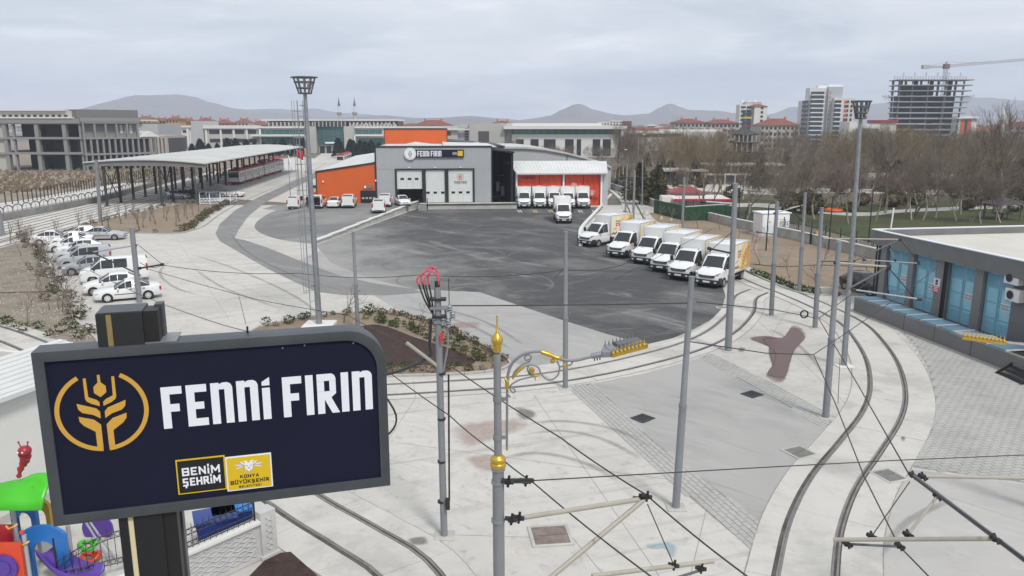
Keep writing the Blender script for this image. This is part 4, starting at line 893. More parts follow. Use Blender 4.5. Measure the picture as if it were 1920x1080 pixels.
def make_car(kind, paint, label, rim='rim'):
 name = {'van': 'parked_van', 'mini': 'parked_van', 'doblo': 'parked_van'}.get(kind, 'parked_car')
 t = empty(name, (0, 0, 0), 0, label, 'van' if kind in ('van', 'mini', 'doblo') else 'car')
 if kind == 'sedan':
  Lh, wb, st = 2.15, 1.28, [(-2.15, .66, .3, .55, .6, .62), (-2.02, .78, .22, .66, .7, .72), (-1.55, .84, .18, .76, .72, .83), (-.85, .86, .18, .87, .7, .95), (-.1, .86, .18, .93, .6, 1.39), (.3, .86, .18, .94, .6, 1.44), (.75, .86, .18, .95, .59, 1.41), (1.45, .85, .2, .97, .66, 1.04), (2.0, .8, .26, .93, .68, .99), (2.15, .7, .36, .82, .62, .86)]
  wnd, rear, side = (3,), (6,), (3, 4, 5, 6); zl = .62
 elif kind == 'hatch':
  Lh, wb, st = 1.95, 1.22, [(-1.95, .66, .3, .58, .6, .64), (-1.82, .77, .22, .68, .7, .74), (-1.4, .83, .18, .8, .72, .86), (-.85, .84, .18, .9, .7, .98), (-.1, .84, .18, .95, .6, 1.44), (.4, .84, .18, .97, .6, 1.48), (1.1, .84, .18, .99, .59, 1.44), (1.72, .82, .24, 1.0, .6, 1.12), (1.95, .72, .32, .85, .62, .9)]
  wnd, rear, side = (3,), (6,), (3, 4, 5); zl = .66
 elif kind == 'doblo':
  Lh, wb, st = 2.1, 1.3, [(-2.1, .66, .32, .66, .6, .72), (-1.98, .8, .24, .78, .72, .84), (-1.55, .86, .2, .92, .74, 1.0), (-1.05, .87, .2, 1.02, .74, 1.12), (-.35, .87, .2, 1.06, .68, 1.72), (.3, .87, .2, 1.08, .7, 1.8), (1.2, .87, .2, 1.08, .7, 1.8), (1.95, .87, .24, 1.08, .7, 1.78), (2.1, .83, .32, 1.05, .67, 1.62)]
  wnd, rear, side = (3,), (7,), (3, 4, 5); zl = .74
 elif kind == 'van':
  Lh, wb, st = 2.15, 1.32, [(-2.15, .66, .32, .66, .6, .72), (-2.02, .8, .24, .78, .72, .84), (-1.6, .87, .2, .94, .74, 1.02), (-1.15, .88, .2, 1.04, .74, 1.14), (-.5, .88, .2, 1.08, .7, 1.74), (.3, .88, .2, 1.1, .72, 1.84), (1.2, .88, .2, 1.1, .72, 1.84), (2.02, .88, .24, 1.1, .72, 1.82), (2.15, .84, .32, 1.05, .69, 1.66)]
  wnd, rear, side = (3,), (7,), (3,); zl = .74
 else:
  Lh, wb, st = 2.4, 1.5, [(-2.4, .7, .34, .75, .66, .82), (-2.3, .86, .26, .9, .78, .98), (-1.9, .93, .22, 1.06, .8, 1.16), (-1.6, .94, .22, 1.14, .8, 1.24), (-.85, .94, .22, 1.17, .74, 1.86), (0, .94, .22, 1.18, .76, 1.95), (1.0, .94, .22, 1.18, .76, 1.95), (2.3, .94, .26, 1.18, .75, 1.92), (2.42, .9, .34, 1.1, .72, 1.75)]
  wnd, rear, side = (3,), (7,), (3, 4, 5); zl = .84
 b = body_from(st, wnd, rear, side, 'body', M[paint], t)
 r = .31 if kind not in ('mini',) else .33; wx = max(s[1] for s in st)
 for y in (-wb, wb):
  for s in (1, -1):
   arch(t, s * wx * .985, y, r, s); wheel(t, s * (wx - .085), y, r, .2, rim, s)
 fw = st[1][1]
 for s in (1, -1):
  box_part('headlight', (s * (fw - .28), -Lh + .03, zl - .06), (s * (fw + .01), -Lh + .32, zl + .08), 'lamp_glass', t, .03)
  box_part('tail_light', (s * (st[-2][1] - .17), Lh - .12, zl + .02), (s * (st[-2][1] + .005), Lh + .012, zl + .26 + (.3 if kind in ('van', 'doblo', 'mini') else 0)), 'tail_red', t, .02)
  box_part('mirror', (s * (wx - .02), st[3][0] + .2, st[3][3] - .02), (s * (wx + .17), st[3][0] + .32, st[3][3] + .13), paint if kind != 'mini' else 'black_plastic', t, .03)
  for y in (.15, .95) if kind in ('sedan', 'hatch') else (.0,): box_part('door_handle', (s * (wx - .03), y, .82), (s * (wx + .015), y + .17, .86), 'black_plastic', t, .005)
  box_part('side_trim', (s * (wx - .03), -wb + .42, .5), (s * (wx + .012), wb - .42, .55), 'black_plastic', t, .005)
 box_part('grille', (-.36, -Lh - .012, zl - .14), (.36, -Lh + .1, zl - .02), 'black_plastic', t, .02)
 box_part('bumper', (-.62, -Lh - .015, .28), (.62, -Lh + .1, .38), 'black_plastic', t, .02)
 box_part('rear_bumper', (-.66, Lh - .1, .3), (.66, Lh + .03, .42), 'black_plastic' if kind != 'sedan' else paint, t, .02)
 box_part('number_plate', (-.26, -Lh - .03, .4), (.26, -Lh - .016, .51), 'plate', t, 0); box_part('number_plate', (-.26, Lh + .032, .46), (.26, Lh + .045, .57), 'plate', t, 0)
 return t
PROTO = {}
def car(kind, paint, p, rz, label, rim='rim', group='cars parked on the pale concrete', z=0.0):
 k = (kind, paint, rim)
 if k not in PROTO: PROTO[k] = (make_car(kind, paint, label, rim), [False])
 pr, used = PROTO[k]
 o = put(pr, used, (p.x, p.y, z), rz, label, group); return o
# row of cars on the pale yard: noses towards the stony bed, lower left
# (nose pixel, tail pixel) of the row
def placed(kind, paint, mid, rz, label, **k): return car(kind, paint, g(*mid), rz, label, **k)
ROWZ = radians(-66)
A_ = 'in the row beside the stony bed'
def row(px, py, rz=None): return (px, py)
cars = [
 ('sedan', 'white_paint', (241, 560), -64, 'white saloon with steel wheel covers beside the grey mast in the car row', 'rim_white'),
 ('hatch', 'white_paint', (212, 548), -64, 'old white hatchback between the white saloon and the white minibus', 'rim'),
 ('mini', 'white_paint', (216, 527), -64, 'white minibus with a long side window just behind the old hatchback', 'rim'),
 ('hatch', 'grey_paint', (168, 512), -64, 'faded grey small car half hidden behind the white minibus', 'rim'),
 ('doblo', 'silver_paint', (160, 499), -64, 'silver high roofed car with dark rear side glass in the row', 'rim'),
 ('sedan', 'silver_paint', (149, 487), -64, 'silver saloon just beyond the silver high roofed car', 'rim_white'),
 ('hatch', 'white_paint', (150, 477), -64, 'small white hatchback with light glass in the middle of the car row', 'rim'),
 ('sedan', 'white_paint', (134, 470), -64, 'white saloon fourth from the far end of the car row', 'rim_white'),
 ('sedan', 'white_paint', (133, 460), -62, 'white saloon third from the far end of the car row', 'rim_white'),
 ('hatch', 'black_paint', (0, 0), 0, '', ''),
 ('sedan', 'white_paint', (104, 457), 112, 'white saloon facing away beside the hedge at the far end of the row', 'rim_white'),
 ('hatch', 'white_paint', (152, 449), -60, 'boxy white estate car just behind the silver saloon by the sapling bed', 'rim'),
 ('sedan', 'silver_paint', (196, 449), 100, 'silver saloon standing apart at the kerb of the sapling bed', 'rim'),
]
for kd, pt, m_, a, lb, rm in cars:
 if lb: placed(kd, pt, m_, radians(a), lb, rim=rm)
placed('hatch', 'silver_paint', (336, 373), radians(75), 'small silver hatchback under the edge of the tram shed', rim='rim', group='cars under the tram shed')
placed('hatch', 'black_paint', (362, 372), radians(70), 'black hatchback in the shade of the tram shed', rim='rim', group='cars under the tram shed')
placed('sedan', 'white_paint', (436, 369), radians(78), 'white saloon beyond the white garden pavilion', rim='rim_white', group='cars under the tram shed')
placed('sedan', 'white_paint', (410, 368), radians(78), 'white saloon half hidden behind the white garden pavilion', rim='rim_white', group='cars under the tram shed')
def onpad(kind, paint, px, py, rz, label, rim='rim'):
 p = g(px, py, .7); z = pad_z(p.x, p.y); p = g(px, py, z); z = .014 + pad_z(p.x, p.y)
 return car(kind, paint, p, rz, label, rim, 'vehicles parked below the orange wing', z)
onpad('doblo', 'white_paint', 558, 389, radians(178), 'white estate van seen from behind at the corner of the orange wing')
vb = onpad('doblo', 'white_paint', 597, 389, radians(185), 'white van with its tail gate open beside two people')
onpad('sedan', 'white_paint', 629, 388, radians(182), 'white saloon seen from behind below the orange wall', 'rim_white')
onpad('van', 'white_paint', 655, 388, radians(186), 'tall closed white van below the orange wall')
onpad('doblo', 'white_paint', 711, 397, radians(188), 'white estate van with a dark rear window close to the ramp wall')
onpad('van', 'white_paint', 723, 386, radians(186), 'closed white van just behind the estate van by the loading doors')
onpad('sedan', 'white_paint', 755, 385, radians(20), 'white saloon facing the yard in front of the half open loading door', 'rim_white')
p = g(1623, 548); car('hatch', 'black_paint', p, radians(20), 'black car parked at the corner of the grey substation', 'rim', 'cars by the substation')
# a raised tail gate on the open van
q = MB(); q.box((-.6, -.05, 0), (.6, .02, .85)); o = q.build('tail_gate', M['white_paint'], vb, bevel=.02); o.location = (0, 2.1, 1.62); o.rotation_euler = (radians(-75), 0, 0)
q = MB(); q.box((-.62, 2.13, .5), (.62, 2.15, 1.55)); q.build('load_space_shade', M['inside_shade'], vb, smooth=False)  # dark sheet painting the shade inside the van
# ---------------------------------------------------------------- box trucks
def art_mat():
 m = bpy.data.materials.new('bakery_print'); m.use_nodes = True; t = m.node_tree; b = t.nodes['Principled BSDF']; b.inputs['Roughness'].default_value = .45
 tx = t.nodes.new('ShaderNodeTexCoord'); sp = t.nodes.new('ShaderNodeSeparateXYZ'); t.links.new(tx.outputs['Object'], sp.inputs[0])
 n = t.nodes.new('ShaderNodeTexNoise'); n.inputs['Scale'].default_value = 1.3; n.inputs['Detail'].default_value = 4; n.inputs['Distortion'].default_value = 1.2; t.links.new(tx.outputs['Object'], n.inputs['Vector'])
 mr = t.nodes.new('ShaderNodeMapRange'); mr.inputs['From Min'].default_value = -1.2; mr.inputs['From Max'].default_value = 1.9; t.links.new(sp.outputs[1], mr.inputs[0])
 ad = t.nodes.new('ShaderNodeMath'); ad.operation = 'MULTIPLY_ADD'; ad.inputs[1].default_value = .5; t.links.new(n.outputs['Fac'], ad.inputs[0]); t.links.new(mr.outputs[0], ad.inputs[2])
 r = t.nodes.new('ShaderNodeValToRGB'); e = r.color_ramp.elements
 e[0].position = .18; e[0].color = (.75, .73, .66, 1); e[1].position = 1.0; e[1].color = (.62, .3, .05, 1)
 for p_, c in ((.38, (.74, .68, .45, 1)), (.52, (.74, .68, .5, 1)), (.68, (.68, .5, .18, 1)), (.82, (.72, .62, .38, 1))): x = e.new(p_); x.color = c
 t.links.new(ad.outputs[0], r.inputs[0]); t.links.new(r.outputs[0], b.inputs['Base Color']); return m
M['bakery_print'] = art_mat()
M['crust'] = mat('crust', (.4, .17, .04), .6, var=.4, scale=6); M['crumb'] = mat('crumb', (.66, .5, .28), .7, var=.25, scale=8); M['wheat_gold'] = mat('wheat_gold', (.6, .36, .08), .6, var=.3, scale=5)
M['choc'] = mat('choc', (.08, .03, .02), .5)
def make_truck():
 t = empty('box_truck', (0, 0, 0), 0, 'x', 'truck', 'white box trucks of the bakery')
 st = [(-2.95, .72, .5, .8, .66, .9), (-2.88, .9, .42, .95, .8, 1.05), (-2.6, .97, .38, 1.12, .84, 1.2), (-2.2, .99, .38, 1.24, .86, 1.34), (-1.95, .99, .38, 1.3, .86, 1.42), (-1.2, .99, .38, 1.34, .82, 2.2), (-.95, .99, .38, 1.34, .82, 2.27), (-.5, .99, .38, 1.34, .82, 2.29), (-.28, .99, .38, 1.34, .82, 2.26)]
 body_from(st, (4,), (), (4, 5, 6), 'cab', M['white_paint'], t)
 box_part('bumper', (-.95, -3.0, .3), (.95, -2.55, .66), 'black_plastic', t, .06)
 box_part('bumper_corner', (-1.0, -2.85, .34), (-.8, -2.3, .8), 'black_plastic', t, .05); box_part('bumper_corner', (.8, -2.85, .34), (1.0, -2.3, .8), 'black_plastic', t, .05)
 q = MB(); q.prism([(-.66, .93), (-.5, .78), (.5, .78), (.66, .93), (.6, 1.0), (.3, .97), (-.3, .97), (-.6, 1.0)], -2.985, -2.8, axis='y'); gr = q.build('grille', M['black_plastic'], t, smooth=False)
 for z in (.82, .88): q = MB(); q.box((-.5, -3.0, z), (.5, -2.986, z + .018)); q.build('grille_bar', M['grey_paint'], gr, smooth=False)
 for s in (1, -1):
  q = MB(); q.prism([(s * .62, 1.0), (s * .92, 1.1), (s * .95, 1.22), (s * .7, 1.1)][::s], -2.94, -2.5, axis='y'); q.build('headlight', M['lamp_glass'], t, smooth=False)
  m_ = box_part('mirror', (s * 1.04, -1.78, 1.38), (s * 1.26, -1.62, 1.78), 'black_plastic', t, .04)
  q = MB(); q.beam((s * .97, -1.7, 1.5), (s * 1.08, -1.7, 1.55), .05, .05); q.build('mirror_arm', M['black_plastic'], t)
  arch(t, s * .985, -1.95, .36, s); wheel(t, s * .9, -1.95, .36, .22, 'grey_paint', s); wheel(t, s * .95, 1.75, .36, .22, 'grey_paint', s); wheel(t, s * .7, 1.75, .36, .22, 'grey_paint', s)
  box_part('door_handle', (s * .97, -.62, 1.12), (s * 1.005, -.44, 1.16), 'black_plastic', t, .005)
  box_part('fog_lamp', (s * .62, -3.012, .42), (s * .8, -2.98, .54), 'lamp_glass', t, .01)
  box_part('side_guard', (s * .9, -.6, .45), (s * .98, 1.25, .52), 'galv', t, .01)
  q = MB(); q.prism([(1.3, .5), (2.25, .5), (2.25, .8), (2.1, .86), (1.4, .86), (1.3, .8)], s * .72, s * 1.03, axis='x'); q.build('mudguard', M['black_plastic'], t, smooth=False)
  box_part('marker_lamp', (s * .66, -.82, 2.27), (s * .74, -.7, 2.32), 'black_plastic', t, .01)
 box_part('number_plate', (-.27, -3.03, .44), (.27, -3.001, .56), 'plate', t, 0)
 q = MB(); q.beam((-.35, -2.1, 1.4), (.2, -1.7, 1.62), .02, .02); q.build('wiper', M['black_plastic'], t)
 ch = MB()
 for s in (.38, -.38): ch.box((s - .06, -1.6, .5), (s + .06, 3.1, .72))
 ch.build('chassis', M['black_plastic'], t, smooth=False)
 bx = box_part('cargo_box', (-1.06, -.22, .82), (1.06, 3.2, 3.02), 'white_paint', t, .035)
 fr = MB()
 for s in (1.062, -1.062):
  fr.box((min(s, s * 1.012), -.24, .78), (max(s, s * 1.012), 3.22, .86)); fr.box((min(s, s * 1.012), -.24, 2.97), (max(s, s * 1.012), 3.22, 3.04))
  fr.box((min(s, s * 1.012), -.24, .86), (max(s, s * 1.012), -.16, 2.97)); fr.box((min(s, s * 1.012), 3.14, .86), (max(s, s * 1.012), 3.22, 2.97))
 fr.build('box_edge', M['hall_grey'], t, smooth=False)
 q = MB(); q.box((-.35, 1.2, 3.021), (.35, 1.6, 3.06)); q.build('roof_vent', M['letter_white'], t, smooth=False)
 # printed side panels (flat print on the box)
 for s in (1, -1):
  X = s * 1.064
  q = MB(); q.box((min(X, X - s * .003), -1.64, -1.02), (max(X, X - s * .003), 1.66, 1.02)); pa = q.build('side_panel', M['bakery_print'], t, smooth=False); pa.location = (0, 1.49, 1.91)
  def flat(poly, m, k): 
   q = MB(); q.prism([(a, b) for a, b in poly], *sorted((X + s * .001 * k, X + s * .002 * k)), axis='x'); return q.build('print', M[m], pa, smooth=False)
  def ell(cy, cz, ry, rz_, rot=0, n=18): return [(cy + ry * cos(2*pi*i/n) * cos(rot) - rz_ * sin(2*pi*i/n) * sin(rot), cz + ry * cos(2*pi*i/n) * sin(rot) + rz_ * sin(2*pi*i/n) * cos(rot)) for i in range(n)]
  for i, (a, b, c, d, r_) in enumerate(((.5, -.1, .75, .16, 1.2), (.78, .0, .8, .15, 1.05), (1.05, .1, .8, .16, .9), (.3, -.35, .55, .14, 1.45))):
   flat(ell(a, b, c, d, r_), 'crust', 1 + i); 
   for k in range(4): flat(ell(a + (k - 1.5) * .28 * cos(r_), b + (k - 1.5) * .28 * sin(r_), .11, .06, r_ + .5), 'crumb', 6 + i)
  flat(ell(.2, -.85, .7, .14), 'wheat_gold', 5)
  for i in range(7): flat(ell(-1.5 + .14 * i, -.78 + .05 * (i % 3), .12, .08, i), 'choc' if i % 2 else 'crust', 3)
  flat([(-.95, -.02), (-.35, -.02), (-.35, .3), (-.95, .3)], 'notice_red', 3); flat([(-.85, .14), (-.45, .14), (-.45, .2), (-.85, .2)], 'letter_white', 5); flat([(-.8, .05), (-.5, .05), (-.5, .1), (-.8, .1)], 'letter_white', 5)
  flat(ell(-.65, .78, .13, .16), 'letter_white', 3)
  for i in range(6): flat([(-.98 + i * .12, .38), (-.9 + i * .12, .38), (-.9 + i * .12, .56), (-.98 + i * .12, .56)], 'sub_grey', 3)
  for i in range(6): flat(ell(-1.35 + .1 * i, -.35 + .03 * i, .1, .04, .6 + i), 'wheat_gold', 3)
 return t
truck, tu = make_truck(), [False]
TG = 'white box trucks of the bakery'
FRONT = [(1329, 538, 36), (1276, 525, 36), (1242, 510, 36), (1205, 495, 36), (1159, 483, 36), (1103, 462, 48)]
LAB = ['white box truck at the near end of the angled row, beside the concrete track slab', 'white box truck second in the angled row, next to the end one by the track', 'white box truck third in the angled row, counted from the track slab',
       'white box truck fourth in the angled row, counted from the track slab', 'white box truck fifth in the angled row, next to the one standing apart', 'white box truck apart from the angled row, its printed side showing']
def put_truck(px, py, rzd, label):
 p = g(px, py); rz = radians(rzd); fwd = Vector((sin(rz), -cos(rz), 0))     # direction of the nose for local -y
 c = p - fwd * 2.4
 put(truck, tu, (c.x, c.y, 0.012), rz, label, TG)
for (a, b, c), l in zip(FRONT, LAB): put_truck(a, b, -c, l)
for (a, b), l in zip([(983, 391), (1012, 391), (1040, 391), (1066, 392), (1094, 391)], ['white box truck first in the row before the red shed, next to the dark bay', 'white box truck second in the row before the red shed', 'white box truck in the middle of the row before the red shed', 'white box truck fourth in the row before the red shed', 'white box truck last in the row before the red shed, next to the kerb wall']): put_truck(a, b, 0, l)
put_truck(1057, 419, 0, 'white box truck alone on the asphalt before the row at the red shed')
# painted bay lines
M['road_paint'] = mat('road_paint', (.6, .6, .56), .7, var=.2, scale=4); M['road_yellow'] = mat('road_yellow', (.55, .45, .2), .7, var=.2, scale=4)
mk = MB()
for i, px in enumerate((968, 997, 1026, 1054, 1082, 1108)):
 a, b = g(px + 2, 394), g(px + 6, 398.5); 
 for d in (0, .35): mk.beam((a.x + d, a.y, .016), (b.x + d, b.y, .016), .14, .004, m=1 if i in (1, 2) else 0)
o = mk.build('road_marking', [M['road_paint'], M['road_yellow']], smooth=False); tag(o, kind='structure')
# ================================================================== MASTS AND WIRES
POLE = {}
def mast(key, tx, ty, bx, by, label, r=.105, mtl='pole_grey', base=True, step=True, group='tram line masts'):
 b = g(bx, by); tp = at(tx, ty, b.y + (0)); h = tp.z
 t = empty('line_mast', b, 0, label, 'mast', group)
 lean = Vector(((tp.x - b.x) , 0, h))
 q = MB()
 s = .46
 if step:
  m1 = lean * s
  q.tube([Vector((0, 0, 0)), m1], [r * 1.18, r * 1.12], 14); q.tube([m1, m1 + lean * .006, lean], [r * 1.12, r * .95, r * .82], 14)
 else: q.tube([Vector((0, 0, 0)), lean], [r * 1.1, r], 14)
 q.build('shaft', M[mtl], t, angle=50)
 if step:
  q = MB(); q.tube([m1 - Vector((0, 0, .06)), m1 + Vector((0, 0, .05))], r * 1.2, 14); q.build('collar', M[mtl], t, angle=50)
 q = MB(); q.tube([lean, lean + Vector((0, 0, .03))], r * .9, 14); q.build('cap', M['galv'], t)
 if base:
  q = MB(); q.box((-.3, -.28, 0), (.3, .28, .035)); q.build('footing', M['concrete'], t, bevel=.02)
 POLE[key] = (b, lean, h); return t
def on(key, f):  # point on a mast at fraction f of its height
 b, l, h = POLE[key]; return b + l * f
def onpx(key, px, py):
 return at(px, py, POLE[key][0].y)
mast('a', 1297, 520, 1267, 952, 'tall grey stepped mast between the paved strip and the grey road, topped by wire clamps')
mast('b', 1061, 435, 1060, 728, 'grey stepped mast at the head of the paved strip behind the gilt lamp arm')
mast('d', 1379, 345, 1365, 658, 'thick grey mast in front of the end box truck, by the curving rails', r=.16)
mast('e', 1573, 455, 1548, 783, 'grey stepped mast at the foot of the small paved strip below the substation', r=.125)
mast('f', 1457, 378, 1446, 592, 'slim grey mast between the orchard bed and the reddish puddle', r=.13)
mast('g', 1510, 362, 1498, 548, 'slim grey mast standing in the kerb of the orchard bed', r=.13)
mast('h', 1541, 390, 1528, 615, 'grey mast between the two curving rails above the puddle', r=.13)
mast('i', 1283, 333, 1279, 432, 'grey mast in front of the dark green hoarding', r=.15, step=False)
mast('j', 662, 435, 671, 617, 'pale grey stepped mast at the back of the planted island')
mast('k', 247, 427, 262, 568, 'pale grey mast behind the white saloon in the car row', r=.17, step=False)
mast('l', 180, 300, 189, 418, 'thick grey mast at the front corner of the tram shed', r=.2, step=False)
mast('m', -2, 395, 6, 442, 'grey mast at the edge of the rail yard', r=.2, step=False)
mast('n', 1176, 307, 1172, 410, 'thin grey mast on the pale pavement past the kerb wall', r=.1, step=False)
mast('o', 1190, 320, 1187, 425, 'grey mast at the near corner of the orchard bed', r=.14, step=False)
mast('p', 1199, 305, 1197, 376, 'thin grey mast beside the track bending behind the hall', r=.11, step=False)
mast('q', 1205, 300, 1204, 386, 'thin grey mast at the wall of the green park', r=.1, step=False)
mast('r', 362, 302, 370, 380, 'slim grey mast at the front corner of the white pavilion', r=.13, step=False)
# mast with the red cable loops
cm = mast('c', 820, 540, 833, 1005, 'grey mast topped by looping pink cables and isolators', r=.095, step=False)
top = on('c', 1.0) - POLE['c'][0]
q = MB(); q.cyl(top, top + Vector((0, 0, .2)), .075, n=10); q.build('cable_head', M['black_plastic'], cm)
M['cable_pink'] = mat('cable_pink', (.5, .09, .12), .5)
for i, (w_, h_, s) in enumerate(((.6, .52, 0), (.48, .62, .04), (.38, .5, -.04), (.28, .58, .07))):
 P_ = spline([top + Vector((.04, s, .1)), top + Vector((.0, s, h_ * .75)), top + Vector((-w_ * .4, s, h_ * .95)), top + Vector((-w_ * .9, s - .05, h_ * .55)), top + Vector((-w_ * .85, s - .05, .1))], 6)
 q = MB(); q.tube(P_, .026, 7); q.build('cable_loop', M['cable_pink'], cm)
 P_ = spline([top + Vector((-w_ * .85, s - .05, .12)), top + Vector((-w_ * .6, s, -.35)), top + Vector((-.14, s, -.75))], 5)
 q = MB(); q.tube(P_, .025, 6); q.build('cable_tail', M['black_plastic'], cm)
for i, z in enumerate((-.35, -.6, -.85, -1.0)):
 q = MB(); q.box((-.26 + .05 * i, -.13, z), (.24, .13, z + .07)); o = q.build('clamp', M['galv'] if i % 2 else M['dark_metal'], cm, bevel=.01); o.location = top
for x, z in ((.34, -.55), (.42, -.75), (.3, -.95)):
 q = MB(); q.lathe([(.04, -.12), (.09, -.1), (.05, -.06), (.1, -.03), (.05, .01), (.09, .04), (.03, .1)], 10); o = q.build('isolator', M['galv'], cm); o.location = top + Vector((x, -.1, z))
q = MB(); q.tube([top + Vector((.33, -.1, -.5)), top + Vector((.33, -.12, .3))], .012, 5); q.build('spike', M['dark_metal'], cm)
q = MB(); P_ = spline([top + Vector((-.2, 0, -.9)), top + Vector((-.25, 0, -1.6)), top + Vector((-.3, -.05, -2.0)), top + Vector((-1.2, -.3, -2.35)), top + Vector((-2.3, -.5, -2.5)), top + Vector((-2.75, -.5, -2.6))], 7)
q.tube(P_, .045, 7); q.build('feeder_cable', M['black_plastic'], cm)
q = MB(); q.tube([onpx('c', 825, 690) - POLE['c'][0], onpx('c', 765, 637) - POLE['c'][0] - Vector((0, .3, 0))], .05, 8); q.build('bracket_tube', M['beige_tube'], cm)
q = MB(); q.tube(spline([top + Vector((-1.9, -.45, -2.4)), top + Vector((-1.2, -.4, -3.6)), top + Vector((-1.6, -.4, -4.3)), top + Vector((-2.6, -.4, -4.6))], 6), .03, 6); q.build('feeder_cable', M['black_plastic'], cm)
q = MB(); q.tube(spline([onpx('c', 834, 575) - POLE['c'][0], onpx('c', 840, 640) - POLE['c'][0], onpx('c', 830, 700) - POLE['c'][0]], 5), .03, 6); q.build('hanger_rod', M['galv'], cm)
q = MB(); q.box((-.02, -.02, -.14), (.06, .02, .14)); o = q.build('warning_plate', M['notice_red'], cm, smooth=False); o.location = onpx('c', 826, 630) - POLE['c'][0] + Vector((.03, -.18, 0))
for py in (700, 785, 865, 940):
 q = MB(); q.tube([onpx('c', 828, py) - POLE['c'][0] - Vector((0, 0, .03)), onpx('c', 828, py) - POLE['c'][0] + Vector((0, 0, .03))], .12, 12); q.build('band', M['dark_metal'], cm)
q = MB(); q.tube([onpx('c', 835, 700) - POLE['c'][0] + Vector((.1, -.1, 0)), onpx('c', 838, 935) - POLE['c'][0] + Vector((.08, -.12, 0))], .03, 6); q.cbox(onpx('c', 836, 940) - POLE['c'][0] + Vector((.07, -.15, 0)), (.12, .1, .35)); q.build('down_lead', M['dark_metal'], cm)
def wire(pts, label, r=.012, sag=0.0, n=10):
 P_ = [Vector(p) for p in pts]; Q = []
 for a, b in zip(P_, P_[1:]):
  for i in range(n): u = i / n; p = a.lerp(b, u); p.z -= sag * 4 * u * (1 - u); Q.append(p)
 Q.append(P_[-1]); c = P_[0]; mb = MB(); mb.tube([p - c for p in Q], r, 5); o = mb.build('overhead_wire', M['wire'], angle=80); o.location = c
 return tag(o, label, 'wire', 'overhead tram wires')
Yc, Ya, Yb, Yd, Ye, Yf, Yg, Yh, Yk, Yj = [POLE[k][0].y for k in 'cabdefghkj']
wire([at(845, 573, Yc), at(1288, 568, Ya)], 'dark span wire from the pink cabled mast to the tall mast beside the road', .02, .02)
wire([at(1306, 566, Ya), at(1452, 581, 30), at(1528, 596, 34)], 'span wire from the top of the tall mast past the puddle to a pulley ring', .018)
wire([at(1290, 640, Ya), at(1435, 662, 25.5), at(1525, 665, 27)], 'lower span wire from the tall mast across the puddle', .018)
wire([at(1525, 665, 27), at(1590, 622, 29), at(1690, 553, 33), at(1760, 500, 36)], 'slanting wire from the lower span up towards the blue doors', .016)
wire([at(1535, 597, 34), at(1640, 520, 36), at(1660, 495, 36.5)], 'slanting wire from the pulley ring to the bracket at the substation', .018)
wire([at(1535, 597, 34), at(1610, 724, 26), at(1703, 887, 18), at(1870, 1010, 14.6), at(1990, 1100, 12.6)], 'thick carrier wire from the pulley ring to the large bracket', .02)
wire([at(1526, 666, 27), at(1566, 756, 23.8), at(1620, 893, 19.4), at(1685, 1023, 16.4), at(1760, 1100, 15)], 'contact wire running from the lower span to the steady arm of the large bracket', .018)
wire([at(1571, 757, 23.8), at(1575, 672, 27.5)], 'short hanger between the carrier and the contact wire above the inner rail', .012)
wire([at(1000, 901, 14.6), at(1400, 878, 17), at(1680, 863, 19), at(1925, 853, 21)], 'long thin cross wire from the ornate lamp post over both rails', .014)
wire([at(262, 492, Yk), at(305, 497, Yk), at(560, 512, 52), at(790, 515, 48), at(1061, 506, 44), at(1185, 490, 48)], 'long span wire over the asphalt from the mast by the car row', .022, .25)
wire([at(1061, 500, Yb), at(1040, 522, 42)], 'short stay wire at the top of the mast behind the gilt arm', .02)
wire([at(258, 458, Yk), at(302, 494, 51)], 'stay wire of the bracket on the mast by the car row', .02)
wire([at(280, 505, 51), at(480, 561, 42), at(650, 590, 36), at(720, 625, 30), at(850, 690, 22.5), at(1050, 820, 17), at(1212, 928, 14.6), at(1400, 1080, 12.2), at(1450, 1130, 11.5)], 'thick carrier wire from behind the sign to the ornate lamp post bracket', .018, .04)
wire([at(60, 500, 60), at(170, 508, 52), at(280, 560, 42), at(420, 610, 34), at(700, 675, 25), at(844, 780, 19.5), at(924, 845, 17.2), at(1000, 905, 15.6), at(1222, 1082, 12.4)], 'contact wire from behind the sign passing under the ornate lamp post bracket', .017, .04)
wire([at(447, 551, 42.5), at(461, 608, 33)], 'short hanger wire over the pale yard above the sign', .014)
wire([at(1130, 535, 60), at(1335, 430, 62)], 'thin wire crossing the box trucks in the angled row', .018)
# brackets on masts
def bracket(key, pts, label, r=.035, m='dark_metal', base=None):
 b = POLE[key][0] if key else base; t = empty('wire_bracket', b, 0, label, 'bracket', 'wire brackets on the masts')
 for i, (p0, p1, mm, rr_) in enumerate(pts):
  q = MB(); q.tube([Vector(p0) - b, Vector(p1) - b], rr_, 8); q.build('arm', M[mm], t)
  for p in (p0, p1):
   q = MB(); d = (Vector(p1) - Vector(p0)).normalized() * .09; q.tube([Vector(p) - b - d, Vector(p) - b + d], rr_ * 1.7, 8); q.build('fitting', M['iron_black'], t)
 return t
bracket('k', [(at(254, 460, Yk), at(165, 474, Yk - 1), 'galv', .05), (at(258, 513, Yk), at(170, 472, Yk - 1), 'dark_metal', .05), (at(262, 503, Yk - .2), at(304, 496, 51), 'iron_black', .06)], 'triangular bracket on the mast by the car row', base=None)
bracket('e', [(at(1568, 493, Ye), at(1666, 500, Ye), 'beige_tube', .04), (at(1572, 552, Ye), at(1666, 500, Ye), 'pole_dark', .045), (at(1600, 543, Ye), at(1724, 561, Ye - .3), 'galv', .04), (at(1664, 505, Ye), at(1665, 549, Ye), 'dark_metal', .025), (at(1667, 503, Ye), at(1710, 553, Ye), 'dark_metal', .02)], 'triangular bracket on the mast below the substation')
